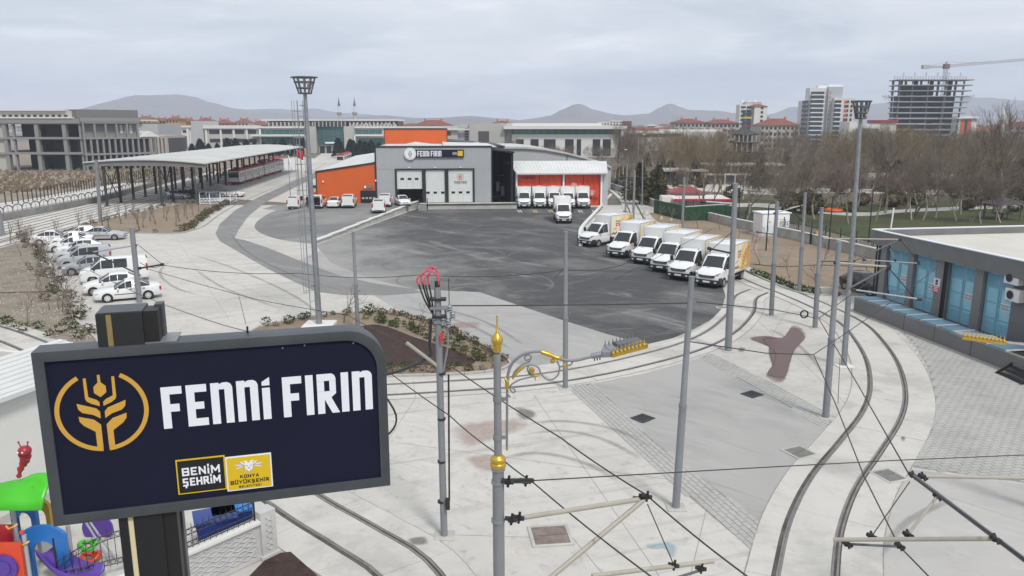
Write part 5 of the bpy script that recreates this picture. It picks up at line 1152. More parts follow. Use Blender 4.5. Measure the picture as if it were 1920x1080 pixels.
bracket('h', [(at(1540, 447, Yh), at(1687, 449, Yh), 'beige_tube', .04), (at(1600, 490, Yh), at(1687, 449, Yh), 'pole_dark', .045), (at(1620, 487, Yh), at(1722, 494, Yh), 'galv', .04), (at(1668, 463, Yh), at(1678, 488, Yh), 'galv', .03), (at(1688, 450, Yh), at(1722, 490, Yh), 'dark_metal', .018), (at(1535, 490, Yh), at(1600, 490, Yh), 'dark_metal', .03)], 'bracket reaching in front of the first blue door from the mast above the puddle')
bracket('d', [(at(1372, 475, Yd), at(1330, 466, Yd - .5), 'dark_metal', .05), (at(1378, 382, Yd), at(1320, 378, Yd), 'galv', .05), (at(1378, 430, Yd), at(1332, 470, Yd - .4), 'dark_metal', .02)], 'short bracket on the thick mast in front of the end box truck')
bracket('f', [(at(1452, 400, Yf), at(1500, 386, Yf + 4), 'beige_tube', .035), (at(1455, 440, Yf), at(1420, 435, Yf), 'dark_metal', .03)], 'slender bracket on the mast next to the puddle')
bracket('g', [(at(1505, 415, Yg), at(1478, 388, Yg), 'dark_metal', .035), (at(1509, 384, Yg), at(1474, 391, Yg), 'beige_tube', .035)], 'slender bracket on the mast in the orchard kerb')
bracket('i', [(at(1283, 350, POLE['i'][0].y), at(1262, 349, POLE['i'][0].y), 'dark_metal', .06), (at(1283, 388, POLE['i'][0].y), at(1376, 382, POLE['i'][0].y), 'galv', .08)], 'bracket on the mast in front of the green hoarding')
bracket('o', [(at(1190, 333, POLE['o'][0].y), at(1165, 332, POLE['o'][0].y), 'dark_metal', .06), (at(1189, 350, POLE['o'][0].y), at(1165, 352, POLE['o'][0].y), 'dark_metal', .06)], 'double bracket on the mast at the corner of the orchard bed')
# pulley ring
q = MB(); P_ = [Vector((.16 * cos(2*pi*i/16), 0, .16 * sin(2*pi*i/16))) for i in range(17)]; q.tube(P_, .035, 6); o = q.build('pulley_ring', M['iron_black']); o.location = at(1508, 589, 33); tag(o, 'black pulley ring on the span wire above the pale concrete', 'pulley')
# large bracket coming in from the lower right corner
Pw = at(2060, 1130, 12.5)
t = empty('wire_bracket', (Pw.x, Pw.y, 0), 0, 'large bracket with beige tubes and black fittings reaching over the curving track', 'bracket', 'wire brackets on the masts')
def rel(p): return Vector(p) - Vector((Pw.x, Pw.y, 0))
BK = [(at(1712, 892, 17.9), at(1985, 1098, 13.4), 'pole_dark', .055), (at(1735, 893, 17.9), at(2040, 899, 18), 'beige_tube', .045), (at(1562, 1012, 16.2), at(1872, 1010, 14.9), 'beige_tube', .05), (at(1758, 930, 17), at(1702, 1003, 15.7), 'beige_tube', .035), (at(1590, 1020, 16.1), at(1690, 1025, 16.3), 'pole_dark', .03), (at(1706, 903, 17.8), at(1634, 1006, 16), 'wire', .013), (at(1868, 1012, 14.9), at(1985, 1098, 13.4), 'wire', .015)]
for p0, p1, m_, r_ in BK:
 q = MB(); q.tube([rel(p0), rel(p1)], r_, 10); q.build('arm', M[m_], t)
for p in (at(1712, 892, 17.9), at(1730, 894, 17.9), at(1758, 931, 17), at(1702, 1003, 15.7), at(1634, 1006, 16), at(1866, 1011, 14.9), at(1588, 1020, 16.1), at(1686, 1024, 16.3)):
 q = MB(); c = rel(p)
 q.cbox(c, (.13, .1, .08)); q.cyl(c + Vector((-.1, 0, .06)), c + Vector((.12, 0, -.05)), .05, n=8); q.cyl(c + Vector((.02, -.1, -.06)), c + Vector((.02, .1, .08)), .03, n=8); q.build('fitting', M['iron_black'], t)
q = MB(); q.tube([rel(at(2060, 1130, 13)) * 1, rel(at(2060, 1130, 13)) + Vector((0, 0, -6))], .12, 12); b_ = rel(at(2060, 1130, 13)); 
q = MB(); q.tube([Vector((.3, 0, 0)), Vector((.3, 0, 8.2))], .15, 14); q.build('mast_shaft', M['pole_grey'], t)
# ================================================================== FLOODLIGHT MASTS
def flood_mast(tx, ty, bx, by, label, top_w, ladder=True, sr=.19):
 b = g(bx, by); tp = at(tx, ty, b.y); h = tp.z; bt = h * .94
 t = empty('floodlight_mast', b, 0, label, 'light mast', 'floodlight masts')
 ln = tp.x - b.x
 def P(z, x=0, y=0): return Vector((ln * z / h + x, y, z))
 q = MB(); q.tube([P(0), P(bt)], [sr, sr * .55], 12); q.build('shaft', M['galv'], t, angle=50)
 z_ = .9 if ladder else .4; q = MB(); q.box((-z_, -z_, 0), (z_, z_, .25 if ladder else .05)); q.build('footing', M['white_wall'], t, bevel=.05)
 # open crown of bars
 n = 10; r0, r1 = top_w * .55, top_w
 for z, r in ((bt, r0), (bt + (h - bt) * .33, r0 + (r1 - r0) * .33), (bt + (h - bt) * .7, r0 + (r1 - r0) * .7), (h, r1)):
  q = MB(); q.tube([P(z, r * cos(2*pi*i/20), r * sin(2*pi*i/20)) for i in range(21)], .045, 5); q.build('hoop', M['pole_dark'], t)
 for i in range(n):
  a = 2 * pi * i / n; q = MB(); q.tube([P(bt, r0 * cos(a), r0 * sin(a)), P(h + .04, r1 * 1.0 * cos(a), r1 * sin(a))], .04, 5); q.build('crown_bar', M['pole_dark'], t)
 for i in range(4):
  a = pi * i / 4; q = MB(); q.tube([P(bt, r0 * cos(a), r0 * sin(a)), P(bt, -r0 * cos(a), -r0 * sin(a))], .04, 5); q.build('crown_spoke', M['pole_dark'], t)
 q = MB(); q.tube([P(h, -r1 * 1.2), P(h, r1 * 1.2)], .05, 5); q.build('crown_beam', M['pole_dark'], t)
 q = MB(); q.cbox(P(h - .45, r1 * .5, -.1), (.26, .2, .5)); q.build('lamp_head', M['hall_grey'], t, bevel=.04)
 if ladder:
  x0 = -.24; lt = bt * .97
  lad = MB()
  for s in (-.18, .18): lad.tube([P(.6, x0 + s * .6, s - .3), P(lt, x0 + s * .6, s - .3)], .025, 5)
  ob = lad.build('ladder', M['galv'], t)
  for i in range(int(lt / .9)):
   z = .8 + i * .9; q = MB(); q.tube([P(z, x0 - .11, -.48), P(z, x0 + .11, -.12)], .014, 4); q.build('rung', M['galv'], ob)
  cg = MB()
  for a in (100, 180, 260): cg.tube([P(2.2, x0 - .2 + .27 * cos(radians(a)), -.35 + .3 * sin(radians(a))), P(lt, x0 - .2 + .27 * cos(radians(a)), -.35 + .3 * sin(radians(a)))], .014, 4)
  cg = cg.build('safety_cage', M['galv'], t)
  for i in range(int(lt / 1.5)):
   z = 2.3 + i * 1.5; q = MB(); q.tube([P(z, x0 - .2 + .28 * cos(radians(40 + 280 * j / 10)), -.35 + .31 * sin(radians(40 + 280 * j / 10))) for j in range(11)], .016, 4); q.build('cage_hoop', M['galv'], cg)
  for z in (lt * .2, lt * .45, lt * .7, lt * .98): q = MB(); q.tube([P(z, 0), P(z, x0, -.35)], .03, 5); q.build('ladder_bracket', M['galv'], t)
flood_mast(570, 145, 599, 614, 'tall floodlight mast with a caged ladder standing in the planted island', .64)
flood_mast(1616, 190, 1582, 686, 'tall floodlight mast without a ladder beside the curving rails and the puddle', .4, False, .15)
# ================================================================== ORNATE LAMP POST
OY = 13.4; ob_ = at(937, 1079, OY); OX = ob_.x
lp = empty('ornate_lamp_post', (OX, OY, 0), 0, 'grey ornate lamp post with gilt finial, scrollwork arm and comb like lamp head', 'lamp post')
def O(px, py, y=OY): p = at(px, py, y); return p - Vector((OX, OY, 0))
kz = OY / 1450.0
def rad(px): return px * kz * .97
tz = O(932, 665); mid = O(934, 870)
q = MB(); q.tube([Vector((0, 0, 0)), mid], [rad(12.5), rad(12.3)], 20); q.build('lower_shaft', M['pole_grey'], lp, angle=50)
q = MB(); q.tube([mid, tz], [rad(8.2), rad(7.5)], 20); q.build('upper_shaft', M['pole_grey'], lp, angle=50)
def lat(name, prof_px, cx, cy, m):
 c = O(cx, cy); q = MB(); q.lathe([(rad(r), -rad(dy)) for r, dy in prof_px], 24, c); return q.build(name, M[m], lp, angle=50)
lat('gilt_collar', [(9, 14), (14, 13), (16.5, 8), (16.5, 5), (14, 2), (16, -2), (16.5, -6), (14, -10), (10, -12), (9, -15)], 934, 865, 'gold')
lat('finial_base', [(7.5, 5), (8.5, 3), (8, -4), (9.5, -6), (9.5, -9), (6, -11), (4.5, -14), (4.5, -18)], 932, 655, 'gold')
lat('finial_ball', [(4, 16), (7.5, 12), (11.5, 5), (12, 3), (12, 1), (11.5, -1), (8.5, -8), (4, -12), (3, -14)], 932, 636, 'gold')
lat('finial_spire', [(3.6, 16), (3.6, 13), (2.6, 12), (1.2, -14), (1.2, -16), (2.0, -18), (2.0, -20), (.6, -22)], 932, 610, 'gold')
for py, r in ((748, 9.5), (820, 9.5)):
 c = O(933, py); q = MB(); q.lathe([(rad(7), -.05), (rad(r), -.045), (rad(r), .045), (rad(7), .05)], 20, c); q.beam(c + Vector((rad(7), 0, 0)), c + Vector((rad(18), 0, 0)), .05, .06); q.build('clamp', M['pole_grey'], lp)
for py in (878, 903, 975):
 c = O(934, py); q = MB(); q.lathe([(rad(12), -.035), (rad(14.5), -.03), (rad(14.5), .03), (rad(12), .035)], 20, c); q.build('band', M['galv'], lp)
fr_ = -.02
def pts(l, y=None): return [O(a, b, OY + fr_) for a, b in l]
q = MB(); q.tube([O(950.5, 838), O(951, 720)], rad(2.7), 10); q.build('side_tube', M['pole_grey'], lp)
lat('tube_tip', [(.5, 5), (2.2, 3), (2.8, 0), (2, -3)], 950.5, 841, 'gold')
q = MB(); q.tube(spline(pts([(951, 720), (953, 700), (960, 682), (975, 668), (995, 660), (1015, 659), (1028, 664), (1050, 673), (1075, 676), (1100, 671), (1120, 666)]), 6), [rad(3.0)] * 61, 10); q.build('arm', M['pole_grey'], lp, angle=60)
for l in ([(958, 725), (962, 728), (966, 733), (962, 736), (957, 730), (958, 722), (975, 712), (1000, 706)], [(960, 708), (967, 694), (982, 682), (992, 678), (996, 669), (990, 665), (984, 670), (987, 676), (992, 673)], [(985, 686), (998, 684), (1010, 690), (1014, 700), (1024, 710), (1034, 712), (1046, 703), (1049, 688), (1044, 677)], [(1000, 706), (992, 700), (989, 692), (991, 687)], [(1049, 688), (1057, 686), (1062, 684)], [(1062, 684), (1070, 684), (1074, 678)], [(953, 740), (957, 745)]):
 q = MB(); q.tube(spline(pts(l), 6), rad(1.7), 8); q.build('scroll', M['pole_grey'], lp, angle=60)
def horn(l, rs, name):
 P_ = spline(pts(l), 5); k = len(P_); q = MB(); R_ = []
 for i in range(k): f = i / (k - 1) * (len(rs) - 1); a = int(min(f, len(rs) - 2)); R_.append(rad(rs[a] + (rs[a+1] - rs[a]) * (f - a)))
 q.tube(P_, R_, 10); q.build(name, M['gold'], lp, angle=60)
horn([(1015, 660), (1030, 665), (1045, 671), (1052, 672)], [4.5, 4.8, 4.2, 4.4, 2.2], 'gilt_sleeve'); horn([(1046, 670), (1053, 668), (1055, 664)], [2.2, 1.6, .4], 'gilt_leaf')
horn([(961, 711), (966, 702), (975, 693), (986, 686)], [1.2, 3.2, 3.4, 2], 'gilt_leaf'); horn([(950, 730), (951, 722), (950, 714), (946, 708)], [2.4, 4.2, 4.0, 1.0], 'gilt_leaf'); horn([(951, 715), (954, 710), (956, 707)], [2.4, 2, .6], 'gilt_leaf')
horn([(1001, 703), (1003, 708), (1004, 714)], [2.6, 2, .5], 'gilt_leaf'); horn([(1001, 705), (1009, 704), (1015, 700)], [2.6, 2.2, 1.2], 'gilt_leaf')
c = O(997, 694); q = MB(); q.cyl(c + Vector((0, -.06, 0)), c + Vector((0, .04, 0)), rad(5.6), n=20); q.cyl(c + Vector((0, -.09, 0)), c + Vector((0, -.06, 0)), rad(3), n=14); q.build('gilt_rosette', M['gold'], lp)
for px, py in ((1036, 677), (1059, 686)): c = O(px, py); q = MB(); q.lathe([(.005, -.05), (.04, -.03), (.045, .0), (.03, .04), (.005, .05)], 10, c); q.build('gilt_bud', M['gold'], lp)
# lamp head: along the arm axis, a flat plate with teeth
h0, h1 = O(1108, 668, OY - .0), O(1128, 664, OY)
q = MB(); q.tube([h0, h0.lerp(h1, .15), h1], [rad(5), rad(6), rad(6)], 12); q.build('head_joint', M['galv'], lp)
for i in range(3): q = MB(); c = h0.lerp(h1, .35 + .25 * i); q.cyl(c, c - Vector((0, 0, .1)), .012, n=6); q.build('bolt', M['dark_metal'], lp)
a = O(1128, 664); b1 = O(1144, 668); e = O(1211, 655)
dirh = (e - b1); dirh.y = 0.15; wdt = .36
hd = MB(); n_ = dirh.normalized(); sd = Vector((-.25, 1, 0)).normalized()
hd.raw([a + Vector((0, -.06, -.05)), b1 - sd * .05, b1 + sd * wdt, a + Vector((0, .07, -.05)), a + Vector((0, -.06, .05)), b1 - sd * .05 + Vector((0, 0, .1)), b1 + sd * wdt + Vector((0, 0, .1)), a + Vector((0, .07, .05))], [(3,2,1,0),(4,5,6,7),(0,1,5,4),(1,2,6,5),(2,3,7,6),(3,0,4,7)]); hd.build('head_neck', M['galv'], lp, smooth=False)
pl = MB(); ee = b1 + dirh
pl.raw([b1 - sd * .05, ee - sd * .05, ee + sd * wdt, b1 + sd * wdt, b1 - sd * .05 + Vector((0, 0, .11)), ee - sd * .05 + Vector((0, 0, .09)), ee + sd * wdt + Vector((0, 0, .09)), b1 + sd * wdt + Vector((0, 0, .11))], [(3,2,1,0),(4,5,6,7),(0,1,5,4),(1,2,6,5),(2,3,7,6),(3,0,4,7)])
head = pl.build('lamp_head', M['galv'], lp, bevel=.012)
q = MB(); c0 = b1 + dirh * .24 + sd * .02 + Vector((0, 0, .115)); q.raw([c0, b1 + dirh * .97 + sd * .02 + Vector((0, 0, .1)), b1 + dirh * .97 + sd * (wdt - .06) + Vector((0, 0, .1)), c0 + sd * (wdt - .09), c0 + Vector((0, 0, .05)), b1 + dirh * .93 + sd * .04 + Vector((0, 0, .13)), b1 + dirh * .93 + sd * (wdt - .1) + Vector((0, 0, .13)), c0 + sd * (wdt - .12) + Vector((0, 0, .05))], [(3,2,1,0),(4,5,6,7),(0,1,5,4),(1,2,6,5),(2,3,7,6),(3,0,4,7)]); q.build('head_lid', M['pole_dark'], head, smooth=False)
q = MB(); q.beam(b1 - sd * .075 + Vector((0, 0, .03)), ee - sd * .075 + Vector((0, 0, .03)), .03, .07); q.beam(ee - sd * .08 + n_ * .02 + Vector((0, 0, .03)), ee + sd * wdt + n_ * .02 + Vector((0, 0, .03)), .03, .07); q.build('gilt_edge', M['gold'], head)
for i in range(9):
 c = b1.lerp(ee, (i + .4) / 9) - sd * .075; q = MB(); q.lathe([(.022, .05), (.034, .08), (.016, .11), (.018, .13), (.003, .19)], 8, c); q.build('gilt_spike', M['gold'], head)
 c = b1.lerp(ee, (i + .4) / 9) + sd * (wdt - .02); q = MB(); q.lathe([(.011, .08), (.011, .13), (.003, .19)], 6, c); q.build('spike', M['pole_dark'], head)
for i in range(4):
 c = ee + sd * (wdt * i / 4) + n_ * .01; q = MB(); q.lathe([(.011, .07), (.011, .12), (.003, .18)], 6, c); q.build('spike', M['pole_dark'], head)
# bracket carried by the lamp post
PB = [(O(947, 902), O(998, 901, 14.3), 'iron_black', .05), (O(958, 974), O(1200, 936, 14.5), 'beige_tube', .05), (O(1206, 938, 14.5), O(1000, 1110, 13.1), 'beige_tube', .05), (O(1110, 1080, 14), O(1338, 1052, 14.6), 'beige_tube', .05), (O(1230, 1095, 14.4), O(1318, 1068, 14.5), 'pole_dark', .03), (O(1214, 945, 14.5), O(1263, 1058, 14.4), 'wire', .012)]
t = empty('wire_bracket', (OX, OY, 0), 0, 'bracket of beige tubes clamped to the ornate lamp post', 'bracket', 'wire brackets on the masts')
for p0, p1, m_, r_ in PB: q = MB(); q.tube([p0, p1], r_, 10); q.build('arm', M[m_], t)
for c in (O(952, 903, 13.3), O(985, 902, 14.2), O(958, 974, 13.3), O(972, 971), O(1197, 936, 14.5), O(1212, 931, 14.5), O(1263, 1060, 14.4), O(1314, 1066, 14.5)):
 q = MB(); q.cbox(c, (.11, .1, .08)); q.cyl(c + Vector((-.11, 0, .03)), c + Vector((.11, 0, -.02)), .045, n=8); q.cyl(c + Vector((0, -.02, -.1)), c + Vector((.03, 0, .12)), .026, n=8); q.build('fitting', M['iron_black'], t)
# second ornate lamp head peeping in at the substation (its post stands outside the picture)
t = empty('street_lamp', (at(2010, 665, 22).x, 22, 0), 0, 'grey lamp arm with a gilt toothed head before the substation plinth', 'lamp post')
def Q(px, py): return at(px, py, 22) - Vector((at(2010, 665, 22).x, 22, 0))
q = MB(); q.tube([Q(2010, 1200) * 1, Q(2010, 690)], .14, 12); q.v = [(x, y, z) for x, y, z in q.v]; q.build('shaft', M['pole_grey'], t)
q = MB(); q.tube(spline([Q(2010, 700), Q(1990, 665), Q(1950, 650), Q(1895, 644), Q(1875, 640)], 5), .06, 8); q.build('arm', M['galv'], t)
a, b = Q(1873, 640), Q(1793, 629); s_ = Vector((0, .3, 0))
q = MB(); q.raw([a - s_, b - s_, b + s_, a + s_, a - s_ + Vector((0,0,.1)), b - s_ + Vector((0,0,.08)), b + s_ + Vector((0,0,.08)), a + s_ + Vector((0,0,.1))], [(0,1,2,3),(7,6,5,4),(4,5,1,0),(5,6,2,1),(6,7,3,2),(7,4,0,3)]); hd = q.build('lamp_head', M['galv'], t, smooth=False)
q = MB(); q.beam(a - s_ * 1.05 + Vector((0,0,.02)), b - s_ * 1.05 + Vector((0,0,.02)), .03, .1); q.build('gilt_edge', M['gold'], hd)
for i in range(11):
 c = a.lerp(b, (i + .5) / 11) - s_ * 1.06; q = MB(); q.lathe([(.03, .05), (.045, .1), (.02, .14), (.003, .26)], 8, c); q.build('gilt_spike', M['gold'], hd)
# ================================================================== THE SIGN
SY1 = 7.3
TL = at(57, 662, SY1)
# distance of the far end so that the top edge is level
lo, hi = SY1, SY1 * 1.5
for _ in range(50):
 m_ = (lo + hi) / 2
 if at(722, 616, m_).z > TL.z: lo = m_
 else: hi = m_
TR = at(722, 616, lo)
SX = TR - TL; SW = SX.length; srz = atan2(SX.y, SX.x)
BLp = at(96, 988, SY1); SHt = TL.z - BLp.z
cz = TL.z - SHt
sgn = empty('totem_sign', (TL.x, TL.y, 0), srz, 'dark navy bakery sign with white FENNI FIRIN lettering and a gold ear of wheat', 'sign')
TH = .30; F_ = .105; rc = .42
def rr_poly(w0, w1, z0, z1, r, n=10):
 p = [(w0, z0), (w1, z0), (w1, z1 - r)]
 for i in range(1, n + 1): a = pi / 2 * i / n; p.append((w1 - r + r * cos(a), z1 - r + r * sin(a)))
 return p + [(w0, z1)]
outer = rr_poly(0, SW, cz, cz + SHt, rc); inner = rr_poly(F_, SW - F_, cz + F_, cz + SHt - F_, rc - F_ * .75)
q = MB(); n = len(outer)
for i in range(n):
 j = (i + 1) % n; o0, o1, i0, i1 = outer[i], outer[j], inner[i], inner[j]
 ch = .02
 def sh_(o_, c): return o_
 q.face([(o0[0], 0, o0[1]), (o1[0], 0, o1[1]), (i1[0], 0, i1[1]), (i0[0], 0, i0[1])]); q.face([(i0[0], 0, i0[1]), (i1[0], 0, i1[1]), (i1[0], .03, i1[1]), (i0[0], .03, i0[1])])
 q.face([(o1[0], 0, o1[1]), (o0[0], 0, o0[1]), (o0[0], TH, o0[1]), (o1[0], TH, o1[1])])
 q.face([(o0[0], TH, o0[1]), (i0[0], TH, i0[1]), (i1[0], TH, i1[1]), (o1[0], TH, o1[1])])
q.build('frame', M['sign_frame'], sgn, bevel=.008)
q = MB(); q.prism(inner, .03, TH - .002, axis='y'); face = q.build('sign_face', M['navy'], sgn, smooth=False)
def S(px, py):
 """photo pixel -> (x, z) on the sign face"""
 u = (px - 960) / FPX; v = (540 - py) / FPX
 d = Vector((u, cos(PITCH) + v * sin(PITCH), -sin(PITCH) + v * cos(PITCH)))
 nrm = Vector((-sin(srz), cos(srz), 0)); o_ = Vector((0, 0, CAM_H)); t_ = (TL + nrm * .03 - o_).dot(nrm) / d.dot(nrm)
 p = o_ + d * t_ - Vector((TL.x, TL.y, 0)); return (p.x * cos(srz) + p.y * sin(srz), p.z)
# lettering, placed in the plane of the sign
a, b = S(308, 804), S(697, 706); hl = S(308, 726)[1] - a[1]
brand_letters(b[0] - a[0], hl, .006, M['letter_white'], face, (a[0], .0295, a[1]))
c = S(192, 770); r_ = (S(281, 765)[0] - S(104, 772)[0]) / 2
wheat(r_, .006, M['sign_gold'], face, (c[0], .0295, c[1] - .0))
def sq(px0, py0, px1, py1): (x0, z0), (x1, z1) = S(px0, py0), S(px1, py1); return x0, x1, min(z0, z1), max(z0, z1)
x0, x1, z0, z1 = sq(335, 927, 421, 853)
q = MB(); q.box((x0, .02, z0), (x1, .0295, z1)); bd = q.build('badge', M['yellow'], face, smooth=False)
q = MB(); q.box((x0 + .014, .0165, z0 + .014), (x1 - .014, .0199, z1 - .014)); q.build('badge_field', M['sign_black'], bd, smooth=False)
ms = (x1 - x0)
for w_, u in (('BENiM', .55), ('ScEHRiM', .25)): bold_text(w_, ms * .74, ms * .15, 'letter_white', bd, x0 + ms * .13, z0 + (z1 - z0) * u, .016, ms * .036)
x0, x1, z0, z1 = sq(427, 921, 508, 848)
q = MB(); q.box((x0, .02, z0), (x1, .0295, z1)); bd = q.build('badge', M['letter_white'], face, smooth=False)
q = MB(); q.box((x0 + .014, .0165, z0 + .014), (x1 - .014, .0199, z1 - .014)); q.build('badge_field', M['yellow'], bd, smooth=False)
hz_ = z1 - z0; cx_ = (x0 + x1) / 2
for w_, u, hh_, ww, t_ in (('KONYA', .36, .075, .38, .017), ('BUdYUdKScEHiR', .2, .085, .8, .019), ('BELEDiYESi', .08, .05, .46, .01)): bold_text(w_, ms * ww, hz_ * hh_, 'sign_black', bd, cx_ - ms * ww / 2, z0 + hz_ * u, .016, ms * t_)
# double headed eagle emblem: wings of feathers, a shield, two heads
def em(poly, m, k=0):
 q = MB(); a = sum(poly[i][0] * poly[(i+1) % len(poly)][1] - poly[(i+1) % len(poly)][0] * poly[i][1] for i in range(len(poly)))
 q.prism([(cx_ + x * ms * .3, z0 + hz_ * .68 + y * hz_ * .2) for x, y in (poly if a > 0 else poly[::-1])], .0155 - .0008 * k, .0164, axis='y'); q.build('emblem', M[m], bd, smooth=False)
for s in (1, -1):
 for k in range(5):
  a0 = 1.15 - k * .42; ca, sa = cos(a0), sin(a0); p = (s * .28, .15); L_ = .62
  em([(p[0] + s * (-.07 * sa), p[1] + .07 * ca), (p[0] + s * (L_ * ca - .05 * sa), p[1] + L_ * sa + .05 * ca), (p[0] + s * ((L_ + .1) * ca), p[1] + (L_ + .1) * sa), (p[0] + s * (L_ * ca + .05 * sa), p[1] + L_ * sa - .05 * ca), (p[0] + s * .07 * sa, p[1] - .07 * ca)], 'hall_grey' if k % 2 else 'letter_white', k % 2)
 em([(s * .05, .5), (s * .12, .82), (s * .26, .86), (s * .42, .7), (s * .3, .68), (s * .2, .5)], 'letter_white', 2)
em([(-.3, .5), (.3, .5), (.26, -.35), (0, -.75), (-.26, -.35)], 'letter_white', 3)
for s in (1, -1): em([(s * .06, .12), (s * .2, .2), (s * .2, .08)], 'sign_black', 4); em([(s * .1, -.95), (s * .4, -.8), (s * .3, -.6)], 'hall_grey', 2)
em([(-.12, -.1), (.12, -.1), (0, -.4)], 'hall_grey', 4)
# post of the totem: a black box column with a strip, tan above the panel and cream below it
pa, pb = S(222, 1000)[0], S(332, 985)[0]
pl_, pr_ = S(183, 640)[0], S(291, 640)[0]
zt = S(186, 586)[1] - .02
q = MB(); q.box((pl_, .035, 0), (pl_ + (pr_ - pl_) * .17, TH + .12, zt)); q.build('column', M['sign_black'], sgn, bevel=.006)
q = MB(); q.box((pl_ + (pr_ - pl_) * .17, .05, cz + .1), (pl_ + (pr_ - pl_) * .27, TH + .08, zt - .01)); q.build('column_strip', M['sign_tan'], sgn, smooth=False)
q = MB(); q.box((pl_ + (pr_ - pl_) * .17, .05, 0), (pl_ + (pr_ - pl_) * .27, TH + .08, cz + .1)); q.build('column_strip', M['cream_strip'], sgn, smooth=False)
q = MB(); q.box((pl_ + (pr_ - pl_) * .27, .035, 0), (pr_ - .1, TH + .12, zt)); q.build('column', M['sign_black'], sgn, bevel=.006)
q = MB(); q.box((pr_ - .1, .06, 0), (pr_ + .04, TH + .02, zt)); q.build('column_recess', M['iron_black'], sgn, smooth=False)
q = MB(); q.box((pr_ - .02, TH - .02, 0), (pr_ + .06, TH + .12, zt + .02)); q.build('column_edge', M['sign_frame'], sgn, smooth=False)
q = MB(); q.box((pl_ + .01, .04, zt), (pr_ - .1, TH + .11, zt + .012)); q.build('column_cap', M['sign_frame'], sgn, smooth=False)
q = MB(); q.box((pr_ - .1, .05, cz + SHt + .001), (pr_ + .2, TH + .12, cz + SHt + .012)); q.build('flashing', M['galv'], sgn, smooth=False)
q = MB(); c = S(463, 638); q.tube([(c[0], TH * .75, cz + SHt), (c[0], TH * .75, cz + SHt + .07)], .012, 6); q.build('lifting_pin', M['iron_black'], sgn)
for px, py in ((530, 651), (571, 646), (662, 642)):
 c = S(px, py); q = MB(); q.cyl((c[0], -.006, c[1]), (c[0], .0, c[1]), .008, n=8); q.build('screw', M['galv'], sgn)
# ================================================================== PLANE HELPER
class Plane:
 """upright plane through o along dir; px -> (s along, z)"""
 def __init__(s, o, d): s.o = Vector((o[0], o[1], 0)); s.d = Vector((d[0], d[1], 0)).normalized(); s.n = Vector((-s.d.y, s.d.x, 0)); s.rz = atan2(s.d.y, s.d.x)
 def __call__(s, px, py):
  u = (px - 960) / FPX; v = (540 - py) / FPX; r = Vector((u, cos(PITCH) + v * sin(PITCH), -sin(PITCH) + v * cos(PITCH)))
  C = Vector((0, 0, CAM_H)); t = (s.o - C).dot(s.n) / r.dot(s.n); p = C + r * t
  return ((p - s.o).dot(s.d), p.z)
 def root(s, name, **k): return empty(name, s.o, s.rz, **k)
# ================================================================== SUBSTATION
P0, P1 = g(1600, 584), g(1905, 704); dS = (P1 - P0)
nS = Vector((-dS.y, dS.x, 0)).normalized()
A_ = g(1648, 570); pl = Plane(A_, dS)
sub = pl.root('substation', label='low grey substation with four pairs of louvred blue doors and a flat pale roof', cat='building')
Lf = 24.0; zr = pl(1638, 428)[1]; zf = pl(1640, 455)[1]; s0 = -.4
dep = 22.0
q = MB(); doors = []
for (xa, xb) in ((1664, 1706), (1713, 1761), (1779, 1837), (1847, 1907)):
 sa, sb = pl(xa, 560)[0], pl(xb, 600)[0]; sa = (pl(xa, 520)[0] + pl(xa - 6, 560)[0]) / 2; doors.append((sa, sb))
doors = []
for (t0, t1, b0, b1) in (((1672, 463), (1712, 475), (1655, 563), (1694, 581)), ((1722, 474), (1760, 489), (1706, 580), (1748, 598)), ((1784, 487), (1832, 502), (1771, 605), (1820, 622)), ((1851, 501), (1898, 517), (1836, 632), (1890, 650))):
 doors.append(((pl(*t0)[0] + pl(*b0)[0]) / 2, (pl(*t1)[0] + pl(*b1)[0]) / 2))
zd = pl(1690, 469)[1]
xs = s0
for a, b in doors: q.box((xs, 0, 0), (a, .35, zf)); q.box((a, 0, zd), (b, .35, zf)); xs = b
q.box((xs, 0, 0), (Lf, .35, zf)); q.box((s0, .35, 0), (s0 + .3, dep, zf)); q.build('wall', M['sub_grey'], sub, smooth=False)
q = MB(); q.box((s0 - .35, -.5, zf + .002), (Lf, -.1, zr)); q.box((s0 - .35, -.1, zf + .002), (s0 + .1, dep, zr)); q.box((s0 + .1, dep - .4, zf), (Lf, dep, zr)); q.build('fascia', M['sub_grey'], sub, smooth=False)
q = MB(); q.box((s0 - .4, -.55, zr), (Lf, -.3, zr + .06)); q.box((s0 - .4, -.3, zr), (s0 - .15, dep, zr + .06)); q.box((s0 - .15, dep - .3, zr), (Lf, dep, zr + .06)); q.build('coping', M['letter_white'], sub, smooth=False)
q = MB(); q.box((s0 + .1, -.1, zf + .1), (Lf, dep - .4, zr - .42)); q.build('roof', M['membrane'], sub, smooth=False)
prs = [(doors[i][1] + .03, doors[i + 1][0] - .03) for i in range(3)] + [(s0 + .02, doors[0][0] - .06)]
for a, b in prs: q = MB(); q.box((a, -.16, 0), (b, 0, zf)); q.build('pier', M['sub_light'], sub, smooth=False)
